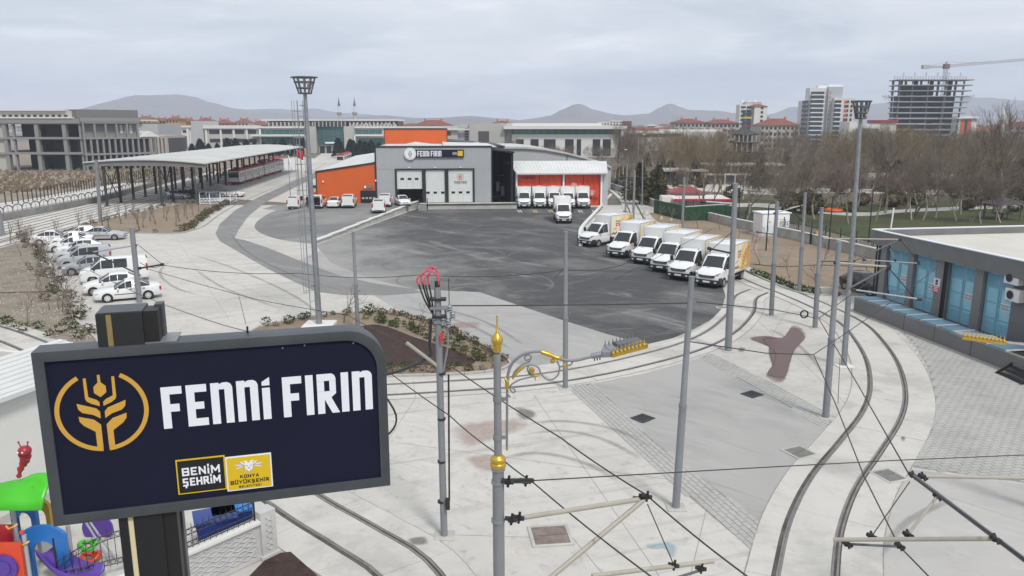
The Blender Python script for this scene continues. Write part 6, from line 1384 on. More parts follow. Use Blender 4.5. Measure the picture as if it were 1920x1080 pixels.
for i, (a, b) in enumerate(doors):
 m_ = (a + b) / 2; z0 = .55
 dl = MB(); dl.box((a, .1, 0), (b, .16, z0)); dl.build('door_sill', M['sub_grey'], sub, smooth=False)
 for k, (x0, x1) in enumerate(((a, m_), (m_, b))):
  q = MB(); q.box((x0 + .02, .12, z0), (x1 - .02, .16, zd)); lf = q.build('door_leaf', M['blue_door'], sub, smooth=False)
  f = MB()
  for u0, u1, w0, w1 in ((x0 + .02, x0 + .1, z0, zd), (x1 - .1, x1 - .02, z0, zd)): f.box((u0, .07, w0), (u1, .119, w1))
  hs = (zd - z0); zz_ = [z0, z0 + hs * .25, z0 + hs * .5, z0 + hs * .74, zd]
  for z in zz_[:-1] + [zd - .07]: f.box((x0 + .1, .075, z), (x1 - .1, .119, z + .07))
  f.build('leaf_frame', M['blue_dark'], lf, smooth=False)
  for lo, hi in ((zz_[0], zz_[1]), (zz_[3], zz_[4])):
   n = 9
   for j in range(n):
    z = lo + .1 + (hi - lo - .16) * j / n; q = MB(); q.raw([(x0 + .1, .1, z), (x1 - .1, .1, z), (x1 - .1, .06, z - .05), (x0 + .1, .06, z - .05), (x0 + .1, .1, z + .02), (x1 - .1, .1, z + .02), (x1 - .1, .06, z - .03), (x0 + .1, .06, z - .03)], [(3,2,1,0),(4,5,6,7),(2,3,7,6),(0,1,5,4)])
    q.build('louvre', M['blue_dark'], lf, smooth=False)
  if k == 1:
   q = MB(); zc = z0 + hs * .42; q.box((x0 + .16, .1, zc), (x1 - .12, .118, zc + .42)); no = q.build('notice', M['notice_white'], lf, smooth=False)
   for u in (.28, .62):
    q = MB(); c = x0 + .16 + (x1 - x0 - .28) * u; q.prism([(c - .07, zc + .24), (c + .07, zc + .24), (c, zc + .36)], .094, .0995, axis='y'); q.build('hazard_mark', M['sub_grey'], no, smooth=False)
   q = MB(); q.box((x0 + .2, .094, zc + .06), (x1 - .18, .0995, zc + .1)); q.box((x0 + .2, .094, zc + .14), (x1 - .18, .0995, zc + .18)); q.build('print_line', M['sub_grey'], no, smooth=False)
 q = MB(); q.cbox((m_, -.05, zd + .16), (.5, .12, .1)); q.build('door_lamp', M['cream_strip'], sub, smooth=False)
for px in (1645, 1650, 1776, 1780):
 s_ = pl(px, 520)[0]; q = MB(); q.cyl((s_, -.22, .3), (s_, -.22, zf), .06, n=8); q.build('downpipe', M['black_trim'], sub)
a = pl(1761, 535); q = MB(); q.box((a[0] - .28, -.19, a[1] - .45), (a[0] + .28, -.165, a[1] + .45)); no = q.build('warning_sign', M['notice_white'], sub, smooth=False)
q = MB(); q.box((a[0] - .27, -.2, a[1] - .44), (a[0] + .27, -.191, a[1] - .05)); q.build('warning_field', M['notice_red'], no, smooth=False)
for z in (-.14, -.25, -.36): q = MB(); q.box((a[0] - .2, -.206, a[1] + z), (a[0] + .2, -.2005, a[1] + z + .05)); q.build('print_line', M['letter_white'], no, smooth=False)
q = MB(); q.cyl((a[0], -.2, a[1] + .27), (a[0], -.191, a[1] + .27), .1, n=12); q.cbox((a[0], -.196, a[1] + .1), (.2, .008, .1)); q.build('skull_mark', M['sign_black'], no)
def ac(px, py, wpx, hpx, label):
 c = pl(px, py); k = (pl(px + wpx, py)[0] - c[0]); t = empty('air_conditioner', A_ + pl.d * c[0] + Vector((0, 0, c[1])) - pl.n * .12, pl.rz, label, 'air conditioner', 'outdoor units on the substation')
 w2, h2 = .48, .33; q = MB(); q.box((-w2, -.36, -h2), (w2, 0, h2)); q.build('casing', M['notice_white'], t, bevel=.02)
 q = MB(); q.cyl((-.12, -.372, 0), (-.12, -.361, 0), .27, n=20); gr = q.build('fan_grille', M['hall_grey'], t)
 q = MB(); q.cyl((-.12, -.385, 0), (-.12, -.373, 0), .22, n=20); q.build('fan_hole', M['iron_black'], t)
 for s in (-.3, .3): q = MB(); q.box((s - .03, -.36, -h2 - .05), (s + .03, .12, -h2 - .002)); q.build('support', M['sub_light'], t, smooth=False)
ac(1911, 521, 20, 24, 'upper white outdoor unit on the pier of the grey substation'); ac(1912, 553, 20, 24, 'lower white outdoor unit with a round fan under the upper one')
q = MB(); s_ = pl(1655, 425); q.cyl((s_[0], .6, zr - .3), (s_[0] + .12, .6, zr + 1.5), .05, n=8); q.build('roof_stub', M['notice_white'], sub)
# planter bench with blue lids in front of the doors
pp = Plane(P0, dS); plt = pp.root('planter_wall', label='long grey plinth topped with blue metal lids in front of the blue doors', cat='plinth')
zp = .95; q = MB(); q.box((0, 0, 0), (14.8, .3, zp)); q.box((0, .3, 0), (.3, 1.5, zp)); q.build('plinth_wall', M['sub_grey'], plt, smooth=False)
q = MB(); q.box((0, .3, .5), (14.6, 1.5, zp - .05)); q.build('plinth_fill', M['iron_black'], plt, smooth=False)
i = 0; x = .12
while x < 12.6: q = MB(); q.box((x, .12, zp + .002), (x + 1.18, 1.5, zp + .05)); q.build('lid', M['blue_sill'], plt, bevel=.01); q = MB(); q.box((x + 1.185, .1, zp + .002), (x + 1.245, 1.5, zp + .07)); q.build('rib', M['membrane'], plt, smooth=False); x += 1.25
for s_ in (5.0, 7.6, 10.4): q = MB(); q.box((s_, -.006, 0), (s_ + .03, 0, zp)); q.build('joint', M['iron_black'], plt, smooth=False)
q = MB(); q.box((0, -.16, 0), (14.8, -.001, .07)); q.build('footing', M['beige_wall'], plt, smooth=False)
st = empty('steel_steps', g(1900, 700), pl.rz - .1, 'black open steel steps at the end of the grey plinth', 'steps')
for s in (0, 1.7): q = MB(); q.beam((s, -.9, .03), (s, .9, 1.15), .06, .12); q.build('stringer', M['iron_black'], st)
for k in range(7): q = MB(); q.box((.05, -.85 + k * .26, .06 + k * .155), (1.65, -.63 + k * .26, .1 + k * .155)); q.build('tread', M['iron_black'], st, smooth=False)
# ================================================================== PLAYGROUND CORNER
b0, b1 = g(-30, 1003), g(130, 918)
pw_ = Plane(b0, b1 - b0); kb = pw_.root('white_kiosk', label='white rendered building with a ribbed white roof behind the playground', cat='building')
ze = 3.9
q = MB(); q.box((-6, 0, 0), (5.2, .2, ze)); q.box((5.0, .2, 0), (5.2, 5, ze)); q.build('wall', M['white_wall'], kb, smooth=False)
rf = MB(); rf.raw([(-6, -.35, ze), (5.4, -.35, ze), (5.4, 2.2, ze + .42), (-6, 2.2, ze + .42), (-6, -.35, ze + .14), (5.4, -.35, ze + .14), (5.4, 2.2, ze + .56), (-6, 2.2, ze + .56)], [(3,2,1,0),(4,5,6,7),(0,1,5,4),(1,2,6,5),(2,3,7,6),(3,0,4,7)])
rf = rf.build('roof', M['roof_white'], kb, smooth=False)
for i in range(8): y = -.2 + i * .3; z = ze + .14 + (y + .35) / 2.55 * .42; q = MB(); q.box((-6, y, z), (5.4, y + .06, z + .04)); q.build('roof_rib', M['roof_white'], rf, smooth=False)
q = MB(); q.box((-6, -.03, 0), (5.2, -.001, .28)); q.build('skirting', M['pale_wall'], kb, smooth=False)
PY = 18.8
ps = empty('playground_set', (at(60, 1000, PY).x, PY, 0), 0, 'colourful plastic playground set with a green roof, blue arches and a purple slide', 'playground')
PO = Vector((ps.location.x, PY, 0))
def K(px, py, y=PY): return at(px, py, y) - PO
def pp_tube(name, a, b, r, m): q = MB(); q.tube([a, b], r, 12); return q.build(name, M[m], ps, angle=50)
for x, yt, yo in ((20, 930, 0), (61, 930, .9), (127, 985, .6), (45, 1003, -.5)): p = K(x, yt, PY + yo); pp_tube('post', Vector((p.x, p.y, 0)), p, .055, 'play_pole')
p = K(41, 1000, PY - .5); q = MB(); q.lathe([(.055, 0), (.06, .02), (.045, .07), (.005, .09)], 12, p); q.build('post_cap', M['play_red'], ps)
# wavy roof
q = MB(); n = 20; c = K(36, 915, PY + .3); rows_ = []
for i in range(n + 1):
 u = i / n; 
 for j in range(9):
  v = j / 8; x = -1.15 + 2.15 * u; y = -.75 + 1.5 * v
  z = .1 + .62 * max(0, cos((v - .5) * pi)) * (.35 + .65 * sstep(.1, .75, u)) + .06 * sin(u * 14) * sin(v * 9)
  q.v.append((c.x + x, c.y + y, c.z - .35 + z))
for i in range(n):
 for j in range(8): q.f.append((i*9+j, (i+1)*9+j, (i+1)*9+j+1, i*9+j+1)); q.m.append(0)
rf = q.build('roof', M['play_green'], ps, angle=80); sm = rf.modifiers.new('thick', 'SOLIDIFY'); sm.thickness = .05
for dx_, dy_, z in ((.3, -.45, .02), (.62, -.3, .18), (.1, -.2, .12), (-.5, -.3, -.12), (.7, .1, .3)):
 q = MB(); q.lathe([(.07, -.03), (.05, .03), (.005, .045)], 10, c + Vector((dx_, dy_, z))); q.build('roof_knob', M['play_green'], rf)
# caterpillar figure
body = spline([K(35, 895, PY + .1), K(39, 878, PY + .1), K(45, 867, PY + .1), K(48, 858, PY + .05), K(46, 850, PY)], 5)
q = MB(); k = len(body); rs = [.045 + .1 * (i / (k - 1)) + .02 * sin(i * 1.7) for i in range(k)]; q.tube(body, rs, 14); cat_ = q.build('grub_body', M['play_crimson'], ps, angle=80)
hc = K(46.5, 846, PY - .02); q = MB(); q.lathe([(.01, -.13), (.1, -.1), (.155, -.03), (.165, .03), (.13, .1), (.06, .14), (.005, .15)], 18, hc); q.build('grub_head', M['play_crimson'], cat_, angle=80)
for s in (-.07, .05): q = MB(); q.lathe([(.005, -.03), (.028, 0), (.005, .03)], 8, hc + Vector((s - .02, -.15, .02))); q.build('eye', M['letter_white'], cat_)
for s in (-1, 1): q = MB(); q.tube([hc + Vector((s * .08, 0, .1)), hc + Vector((s * .12, -.02, .24))], .016, 6); q.lathe([(.005, -.03), (.035, 0), (.005, .03)], 8, hc + Vector((s * .12, -.02, .26))); q.build('feeler', M['play_crimson'], cat_)
def arch_panel(x0, x1, y0, y1, m, yo, open_=(.24, .76, .0, .72)):
 a, b = K(x0, y1, PY + yo), K(x1, y0, PY + yo); w2 = b.x - a.x; h2 = b.z - a.z; out_ = []
 n = 10
 o1 = [(0, 0)] + [(0, .8)] + [(.5 - .5 * cos(pi * i / n), .8 + .2 * sin(pi * i / n)) for i in range(1, n)] + [(1, .8), (1, 0)]
 i1 = [(.78, 0), (.78, .5)] + [(.5 + .28 * cos(pi * i / n), .5 + .24 * sin(pi * i / n)) for i in range(1, n)] + [(.22, .5), (.22, 0)]
 poly = (o1 + i1)[::-1]; q = MB(); q.prism([(a.x + x * w2, a.z + z * h2) for x, z in poly], a.y - .05, a.y + .05, axis='y'); return q.build('arch_panel', M[m], ps, bevel=.015)
arch_panel(28, 67, 942, 1008, 'play_blue', .6); arch_panel(64, 92, 937, 1000, 'play_yellow', 1.0); arch_panel(52, 121, 985, 1092, 'play_blue', -.1)
a, b = K(-15, 1024, PY - .2), K(21, 984, PY - .2); q = MB(); q.box((a.x, a.y - .05, a.z), (b.x, a.y + .05, b.z)); q.build('panel', M['play_crimson'], ps, bevel=.04)
a, b = K(-25, 1100, PY - .6), K(40, 1017, PY - .6); q = MB(); q.box((a.x, a.y - .05, max(a.z, 0)), (b.x, a.y + .05, b.z)); q.build('panel', M['play_red'], ps, bevel=.04)
c = K(9, 1063, PY - .66); q = MB(); q.cyl(c + Vector((0, -.07, 0)), c, .36, n=26); q.cyl(c + Vector((0, -.1, 0)), c + Vector((0, -.07, 0)), .2, n=20); q.build('dial', M['play_purple'], ps, angle=50)
for x, y in ((23, 986), (45, 1018), (20, 1048), (35, 1058)): p = K(x, y, PY - .5); q = MB(); q.tube([p + Vector((-.16, 0, 0)), p + Vector((-.05, -.08, -.04)), p + Vector((.1, -.06, .02)), p + Vector((.14, 0, .05))], .025, 6); q.build('clamp', M['play_yellow'], ps)
# slide: a bent trough running to the lower right
cl = spline([K(88, 1032, PY + .1), K(100, 1045, PY), K(120, 1064, PY - .2), K(150, 1078, PY - .3), K(180, 1081, PY - .3)], 5); q = MB(); sec = [(-.28, .2), (-.25, .02), (0, -.03), (.25, .02), (.28, .2)]
for i, p in enumerate(cl):
 for sx2, sz2 in sec: q.v.append((p.x + sx2 * .35, p.y + sx2 * 1.0, p.z + sz2))
for i in range(len(cl) - 1):
 for j in range(4): q.f.append((i*5+j, (i+1)*5+j, (i+1)*5+j+1, i*5+j+1)); q.m.append(0)
sl = q.build('slide', M['play_purple'], ps, angle=70); sm = sl.modifiers.new('thick', 'SOLIDIFY'); sm.thickness = .04
# spinning rings on a pole
pp_tube('ring_pole', Vector((K(162, 985).x, .9, 0)), K(158, 975, PY + .9), .03, 'play_pole'); pp_tube('ring_pole', Vector((K(170, 985).x, 1.0, 0)), K(166, 975, PY + 1.0), .03, 'play_pole')
for x, y, m_ in ((167, 1020, 'play_green'), (171, 1043, 'play_red'), (175, 1066, 'play_green')):
 c = K(x, y, PY + .9); q = MB(); q.tube([c + Vector((.22 * cos(2*pi*i/18), .22 * sin(2*pi*i/18), .06 * sin(2*pi*i/9 + 1))) for i in range(19)], .06, 8); q.lathe([(.06, -.05), (.05, .06), (.02, .12)], 8, c + Vector((.08, 0, .05))); q.build('climb_ring', M[m_], ps, angle=80)
c = K(182, 992, PY + 2.2); q = MB(); q.cyl(c, c + Vector((0, .08, 0)), .45, n=22); q.build('dial', M['play_purple'], ps)
# relief wall with iron railing
w0, w1 = g(342, 1041, 1.15), g(510, 968, 1.15); W0 = w0 - (w1 - w0) * .55
wl = Plane((W0.x, W0.y), (w1 - w0)); rw_ = wl.root('garden_wall', label='pale precast garden wall with wavy relief and a white coping, below the sign', cat='wall'); LW = (w1 - W0).length
q = MB(); q.box((0, 0, 0), (LW - .42, .14, 1.1)); q.build('wall_panel', M['relief'], rw_, smooth=False)
for r in range(5):
 for s in (1, -1):
  q = MB(); zc = .25 + r * .19; P_ = [(LW * .04 + (LW * .82) * i / 60, -.012, zc + .075 * s * sin(i * .55 + r)) for i in range(61)]; q.tube(P_, .022, 5); q.build('relief_wave', M['relief'], rw_, angle=80)
q = MB(); q.box((0, -.03, .02), (LW - .42, -.001, .14)); q.box((0, -.03, 1.0), (LW - .42, -.001, 1.09)); q.build('relief_border', M['relief'], rw_, smooth=False)
q = MB(); q.box((-.1, -.1, 1.1), (LW - .42, .24, 1.2)); q.build('coping', M['white_wall'], rw_, bevel=.015)
q = MB(); q.box((LW - .42, -.1, 0), (LW + .06, .3, 1.42)); q.box((LW - .48, -.16, 0), (LW + .12, .36, .12)); pr = q.build('pillar', M['relief'], rw_, bevel=.02)
for s in (1, -1): q = MB(); q.tube([(LW - .18 + .09 * s * sin(i * .6), -.112, .25 + i * .035) for i in range(30)], .018, 5); q.build('relief_wave', M['relief'], pr, angle=80)
def railing(name, plane, x0, x1, z0, h, label, arched=0.0, n=None):
 t = plane.root(name, label=label, cat='railing', group='black iron railings by the playground'); n = n or int((x1 - x0) / .16)
 def top(x): u = (x - x0) / (x1 - x0); return z0 + h + arched * sin(u * pi * .5)
 for dz in (.06, .2): q = MB(); q.tube([(x0 + (x1 - x0) * i / 12, 0, z0 + dz) for i in range(13)], .014, 5); q.build('rail', M['iron_black'], t)
 for dz in (-.06, -.22): q = MB(); q.tube([(x0 + (x1 - x0) * i / 12, 0, top(x0 + (x1 - x0) * i / 12) + dz) for i in range(13)], .014, 5); q.build('rail', M['iron_black'], t)
 for i in range(n + 1):
  x = x0 + (x1 - x0) * i / n; q = MB(); q.tube([(x, 0, z0), (x, 0, top(x)), (x, 0, top(x) + .1)], [.009, .009, .002], 5); q.lathe([(.009, -.02), (.02, 0), (.009, .02)], 6, (x, 0, z0 + h * .55)); q.build('bar', M['iron_black'], t)
  if i < n:
   for zc in (z0 + .13, top(x + .08) - .14): q = MB(); q.tube([(x + .08 + .06 * cos(2*pi*j/10), 0, zc + .06 * sin(2*pi*j/10)) for j in range(11)], .008, 4); q.build('ring', M['iron_black'], t)
 for x in (x0, x1): q = MB(); q.tube([(x, 0, z0 - .02), (x, 0, z0 + h + arched + .12)], .025, 6); q.build('railing_post', M['iron_black'], t)
wl2 = Plane((W0.x + wl.n.x * .07, W0.y + wl.n.y * .07), wl.d); railing('iron_railing', wl2, .3, LW - .5, 1.2, .62, 'black iron railing with rings on top of the precast garden wall')
f0, f1 = g(112, 1105), g(236, 1075); pf = Plane(f0, f1 - f0); railing('iron_railing', pf, 0, (f1 - f0).length, .3, .55, 'black iron railing with an arched top between the slide and the sign column', .5)
for i, (px, py, lb) in enumerate(((392, 1000, 'dark blue wheeled container behind the iron railing'), (424, 983, 'bright blue open container beside the dark blue one behind the railing'))):
 p = g(px, py, .9); t = empty('waste_container', (p.x, p.y + .5, 0), .45, lb, 'container', 'blue containers behind the railing')
 q = MB(); q.raw([(-.42, -.3, 0), (.42, -.3, 0), (.42, .3, 0), (-.42, .3, 0), (-.55, -.42, 1.15), (.55, -.42, 1.15), (.55, .42, 1.15), (-.55, .42, 1.15)], [(3,2,1,0),(0,1,5,4),(1,2,6,5),(2,3,7,6),(3,0,4,7),(4,5,6,7)]); q.build('body', M['bin_blue'], t, bevel=.03)
 q = MB(); q.box((-.58, -.46, 1.152), (.58, .46, 1.22)); q.build('lid', M['play_blue'] if i else M['bin_blue'], t, bevel=.02)
 for s in (-1, 1): wheel(t, s * .4, .3, .1, .06)
# ================================================================== TRAM SHED, TRAMS, PAVILION
CD = AX                                     # long axis of the shed
Cc = at(385, 308, 118); zc = Cc.z
tsd = empty('tram_shed', (Cc.x, Cc.y, 0), atan2(CD.y, CD.x) - pi / 2, 'long open tram shed with a low curved grey roof on dark steel columns', 'shed')
WD, LG = 17.6, 92.0
prof = [(-WD * i / 16, zc + .5 * sin(pi * (i / 16)) ** .9 * (1 if i else 0) + .25 * i / 16) for i in range(17)]
q = MB()
for a, b in zip(prof, prof[1:]): q.prism([(a[0], a[1]), (a[0], a[1] + .16), (b[0], b[1] + .16), (b[0], b[1])], 0, LG, axis='y')
rf = q.build('roof', M['roof_metal'], tsd, angle=50)
for i in range(15): y = 3 + i * 6.2; q = MB(); q.tube([(x, y, z + .165) for x, z in prof], .02, 4); q.build('roof_seam', M['roof_metal'], rf)
q = MB()
for a, b in zip(prof, prof[1:]): q.prism([(a[0], a[1] - .55 - .3 * sin(pi * -a[0] / WD)), (a[0], a[1]), (b[0], b[1]), (b[0], b[1] - .55 - .3 * sin(pi * -b[0] / WD))], .25, .5, axis='y')
q.build('front_girder', M['sub_grey'], tsd, smooth=False)
for y in [.6 + 5.4 * i for i in range(17)]:
 for x in (-WD + 2.6, -7.0):
  zt_ = zc + .55; q = MB(); q.box((x - .16, y - .14, 0), (x - .12, y + .14, zt_)); q.box((x + .12, y - .14, 0), (x + .16, y + .14, zt_)); q.box((x - .12, y - .03, 0), (x + .12, y + .03, zt_)); q.box((x - .3, y - .3, 0), (x + .3, y + .3, .12)); q.build('column', M['steel_dark'], tsd, smooth=False)
 if y > 1:
  q = MB(); q.tube([(x, y, z - .2) for x, z in prof], .12, 4); q.build('rafter', M['steel_dark'], tsd)
for x in (-WD + 2.6, -7.0): q = MB(); q.beam((x, .6, zc - .25), (x, LG - 1, zc - .25), .14, .3); q.build('purlin', M['steel_dark'], tsd)
for x in (-WD + 2.6, -7.0):
 for a, b in (((x, .6, .2), (x, 6, zc - .3)), ((x, .6, zc - .3), (x, 6, .2))): q = MB(); q.beam(a, b, .1, .1); q.build('brace', M['steel_dark'], tsd)
def make_tram(name, label):
 """one section, nose at y = 0"""
 t = empty(name, (0, 0, 0), 0, label, 'tram', 'red and white trams in the shed')
 Ls = 24; q = MB(); q.box((-1.18, .0, 1.15), (1.18, Ls, 2.75)); q.build('body', M['tram_white'], t, bevel=.12)
 q = MB(); q.box((-1.2, -.02, .35), (1.2, Ls, 1.149)); q.build('skirt', M['tram_white'], t, bevel=.08)
 q = MB(); q.box((-1.22, -.05, .35), (1.22, Ls + .01, .62)); q.build('red_band', M['tram_red'], t, bevel=.03)
 q = MB(); q.prism([(-1.15, 2.72), (1.15, 2.72), (.95, 3.1), (-.95, 3.1)], .1, Ls - .1, axis='y'); q.build('roof', M['tram_red'], t, bevel=.05)
 q = MB(); q.box((-1.0, -.03, 1.45), (1.0, .2, 2.55)); q.build('windscreen', M['car_glass'], t, bevel=.04)
 for s in (-1, 1):
  for i in range(11):
   y = .5 + i * 2.13
   if i in (2, 5, 8): q = MB(); q.box((min(s * 1.17, s * 1.2), y, .7), (max(s * 1.17, s * 1.2), y + 1.3, 2.5)); d = q.build('door', M['glass_dark'], t, smooth=False)
   else: q = MB(); q.box((min(s * 1.17, s * 1.195), y, 1.5), (max(s * 1.17, s * 1.195), y + 1.75, 2.4)); q.build('window', M['glass_dark'], t, smooth=False)
  q = MB(); q.cyl((s * .75, -.05, 1.0), (s * .75, .1, 1.0), .12, n=12); q.build('headlight', M['lamp_glass'], t)
 for y in (3, 12, 20): q = MB(); q.box((-.7, y, 3.1), (.7, y + 2, 3.32)); q.build('roof_unit', M['tram_red'], t, bevel=.04)
 for y in (2.5, 11, 20): q = MB(); q.box((-1.0, y, .02), (1.0, y + 2, .345)); q.build('bogie', M['iron_black'], t, smooth=False)
 return t
tp = g(439, 347); tram, tru = make_tram('tram', 'red and white tram standing nearest the mouth of the shed'), [False]
rzT = atan2(CD.y, CD.x) - pi / 2
put(tram, tru, (tp.x, tp.y, .05), rzT, 'red and white tram standing at the mouth of the shed along the open pavement'); q2 = Vector((tp.x, tp.y, .05)) + CD * 25.2
put(tram, tru, q2, rzT, 'red and white tram coupled behind the first one, deeper in the shed')
put(tram, tru, Vector((tp.x - 7.5, tp.y + 42, .05)), rzT, 'red and white tram in the shade on an inner track of the shed')
put(tram, tru, Vector((tp.x + 4.0, tp.y + 82, .05)), rzT, 'red and white tram at the far end of the pavement beyond the shed')
# white garden pavilion
gp = g(404, 383); gz = empty('garden_pavilion', (gp.x, gp.y, 0), .12, 'white timber garden pavilion with lattice sides and a dark shingled roof', 'pavilion')
for x in (-2.6, -.9, .9, 2.6):
 for y in (0, 4.6):
  q = MB(); q.box((x - .07, y - .07, 0), (x + .07, y + .07, 2.3)); q.build('post', M['letter_white'], gz, smooth=False)
for y in (0, 4.6):
 for z in (.12, .55, 1.0, 2.15): q = MB(); q.box((-2.6, y - .04, z), (2.6, y + .04, z + .09)); q.build('rail', M['letter_white'], gz, smooth=False)
for i in range(9):
 x = -2.5 + i * .57
 for s in (0, 1): q = MB(); q.beam((x + .55 * s, -.03, .16), (x + .55 * (1 - s), -.03, .98), .04, .06); q.build('lattice_bar', M['letter_white'], gz)
for x in (-2.6, 2.6):
 for z in (.12, .55, 1.0, 2.15): q = MB(); q.box((x - .04, .07, z), (x + .04, 4.53, z + .09)); q.build('rail', M['letter_white'], gz, smooth=False)
M['shingle_dark'] = mat('shingle_dark', (.05, .053, .06), .8, var=.5, scale=2)
q = MB(); q.raw([(-2.9, -.35, 2.3), (2.9, -.35, 2.3), (2.9, 4.95, 2.3), (-2.9, 4.95, 2.3), (0, 2.3, 3.5)], [(3,2,1,0),(0,1,4),(1,2,4),(2,3,4),(3,0,4)]); rf = q.build('roof', M['shingle_dark'], gz, smooth=False)
gz.scale = (.88, .88, .88)
for i in range(7): u = i / 7; q = MB(); q.beam((-2.9 * (1 - u), -.35 + 2.65 * u - .03, 2.31 + 1.2 * u), (2.9 * (1 - u), -.35 + 2.65 * u - .03, 2.31 + 1.2 * u), .16, .035); q.build('shingle_course', M['shingle_dark'], rf, smooth=False)
# arched fence on the retaining wall of the rail yard
A0, A1, A2 = g(-50, 424), g(186, 379), g(372, 327)
rt = empty('retaining_wall', (0, 0, 0), 0, 'concrete retaining wall along the rail yard', 'wall')
for a, b in ((A0, A1), (A1, A2)):
 n = int((b - a).length / 5)
 for i in range(n): p, r_ = a.lerp(b, i / n), a.lerp(b, (i + 1) / n); d = (r_ - p).normalized() * .03; q = MB(); q.beam(p + d + Vector((0, 0, .45)), r_ - d + Vector((0, 0, .45)), .4, .9); q.build('wall_segment', M['concrete_raw'], rt, smooth=False)
fn = empty('arched_fence', (0, 0, 0), 0, 'low steel fence of repeating arches on the retaining wall', 'fence')
arcp = None
for a, b in ((A0, A1), (A1, A2)):
 n = int((b - a).length / 2.0); rz = atan2((b - a).y, (b - a).x)
 for i in range(n):
  p = a.lerp(b, i / n) + Vector((0, 0, .9))
  if arcp is None:
   q = MB(); q.tube([(1 - cos(pi * j / 10), 0, .35 + .55 * sin(pi * j / 10)) for j in range(11)], .075, 5); q.tube([(0, 0, 0), (0, 0, .4)], .06, 5); q.tube([(1, 0, 0), (1, 0, .9)], .03, 4); q.tube([(0, 0, .12), (2, 0, .12)], .03, 4); arcp = q.build('arch', M['pole_dark'], fn); o = arcp
  else: o = piece(arcp, fn, p)
  o.location = p; o.rotation_euler = (0, 0, rz); o.scale = ((b - a).length / n / 2, 1, 1)
fn = empty('post_fence', (0, 0, 0), 0, 'dark fence of upright posts across the dry field', 'fence'); prp = None
fl = spline(pxs([(-60, 392), (40, 380), (120, 365), (200, 348), (290, 330), (380, 312)]), 6); fl = resample(fl, 1.3)
for p in fl:
 if prp is None: q = MB(); q.box((-.06, -.06, 0), (.06, .06, 2.0)); prp = q.build('fence_post', M['dark_metal'], fn, smooth=False); prp.location = p
 else: piece(prp, fn, p)
for z in (.4, 1.7): q = MB(); q.tube([p + Vector((0, 0, z)) for p in fl], .02, 4); q.build('fence_rail', M['dark_metal'], fn)
# flags
for i, (px, py, h, m_, lb) in enumerate(((545, 376, 7.5, 'letter_white', 'white flag hanging on a pole beside the west road'), (561, 374, 8.2, 'flag_red', 'red flag on a pole beside the floodlight mast'), (576, 376, 8.0, 'yellow', 'small yellow flag on a pole behind the floodlight mast'))):
 p = g(px, py, .3); t = empty('flag_pole', (p.x, p.y, pad_z(p.x, p.y)), 0, lb, 'flag', 'flags by the west road')
 q = MB(); q.cyl((0, 0, 0), (0, 0, h), .06, .04, 8); q.build('pole', M['galv'], t)
 q = MB(); n = 8
 for a in range(n + 1):
  for b in range(5): u, v = a / n, b / 4; q.v.append(((1.0 if i else .45) * u, .12 * sin(u * 7 + v), h - .1 - 1.3 * v - (.5 * u if i else 1.2 * u)))
 for a in range(n):
  for b in range(4): q.f.append((a*5+b, (a+1)*5+b, (a+1)*5+b+1, a*5+b+1)); q.m.append(0)
 fo = q.build('flag_cloth', M[m_], t, angle=80); sm = fo.modifiers.new('thick', 'SOLIDIFY'); sm.thickness = .015
# two people beside the open van
def person(p, rz, top, label):
 J = {'pelvis': (0, 0, .95), 'chest': (0, .0, 1.28), 'neck': (0, 0, 1.48), 'head': (0, -.02, 1.6), 'crown': (0, -.01, 1.72), 'sl': (.19, 0, 1.41), 'el': (.25, .03, 1.14), 'hl': (.24, -.1, .92), 'sr': (-.19, 0, 1.41), 'er': (-.26, .02, 1.14), 'hr': (-.22, -.14, .95), 'kl': (.1, -.02, .5), 'al': (.11, .02, .08), 'tl': (.12, -.15, .04), 'kr': (-.1, -.05, .5), 'ar': (-.11, .03, .08), 'tr': (-.12, -.14, .04)}
 E_ = [('pelvis', 'chest'), ('chest', 'neck'), ('neck', 'head'), ('head', 'crown'), ('chest', 'sl'), ('sl', 'el'), ('el', 'hl'), ('chest', 'sr'), ('sr', 'er'), ('er', 'hr'), ('pelvis', 'kl'), ('kl', 'al'), ('al', 'tl'), ('pelvis', 'kr'), ('kr', 'ar'), ('ar', 'tr')]
 Rr = dict(pelvis=.15, chest=.15, neck=.06, head=.1, crown=.08, sl=.07, el=.05, hl=.04, sr=.07, er=.05, hr=.04, kl=.075, al=.05, tl=.04, kr=.075, ar=.05, tr=.04)
 ks_ = list(J); me = bpy.data.meshes.new('person'); me.from_pydata([J[k] for k in ks_], [(ks_.index(a), ks_.index(b)) for a, b in E_], [])
 o = bpy.data.objects.new('person', me); col.objects.link(o); sk = o.modifiers.new('skin', 'SKIN'); o.modifiers.new('sub', 'SUBSURF').render_levels = 1
 for i, k in enumerate(ks_): me.skin_vertices[0].data[i].radius = (Rr[k],) * 2
 me.skin_vertices[0].data[0].use_root = True
 m2 = bpy.data.meshes.new_from_object(o.evaluated_get(bpy.context.evaluated_depsgraph_get())); o.modifiers.clear(); o.data = m2
 skin = mat('skin', (.45, .27, .19), .6); legs = mat('trousers', (.03, .035, .05), .8); hair = mat('hair', (.03, .02, .015), .7); shoe = M['black_plastic']
 for x in (top, legs, skin, hair, shoe): m2.materials.append(x)
 for f in m2.polygons:
  z = f.center.z; f.use_smooth = True
  f.material_index = 3 if z > 1.68 or (z > 1.58 and f.center.y > .02) else 2 if z > 1.5 or (z < 1.0 and abs(f.center.x) > .19 and z > .8) else 0 if z > .93 else 4 if z < .1 else 1
 o.location = p; o.rotation_euler = (0, 0, rz); tag(o, label, 'person')
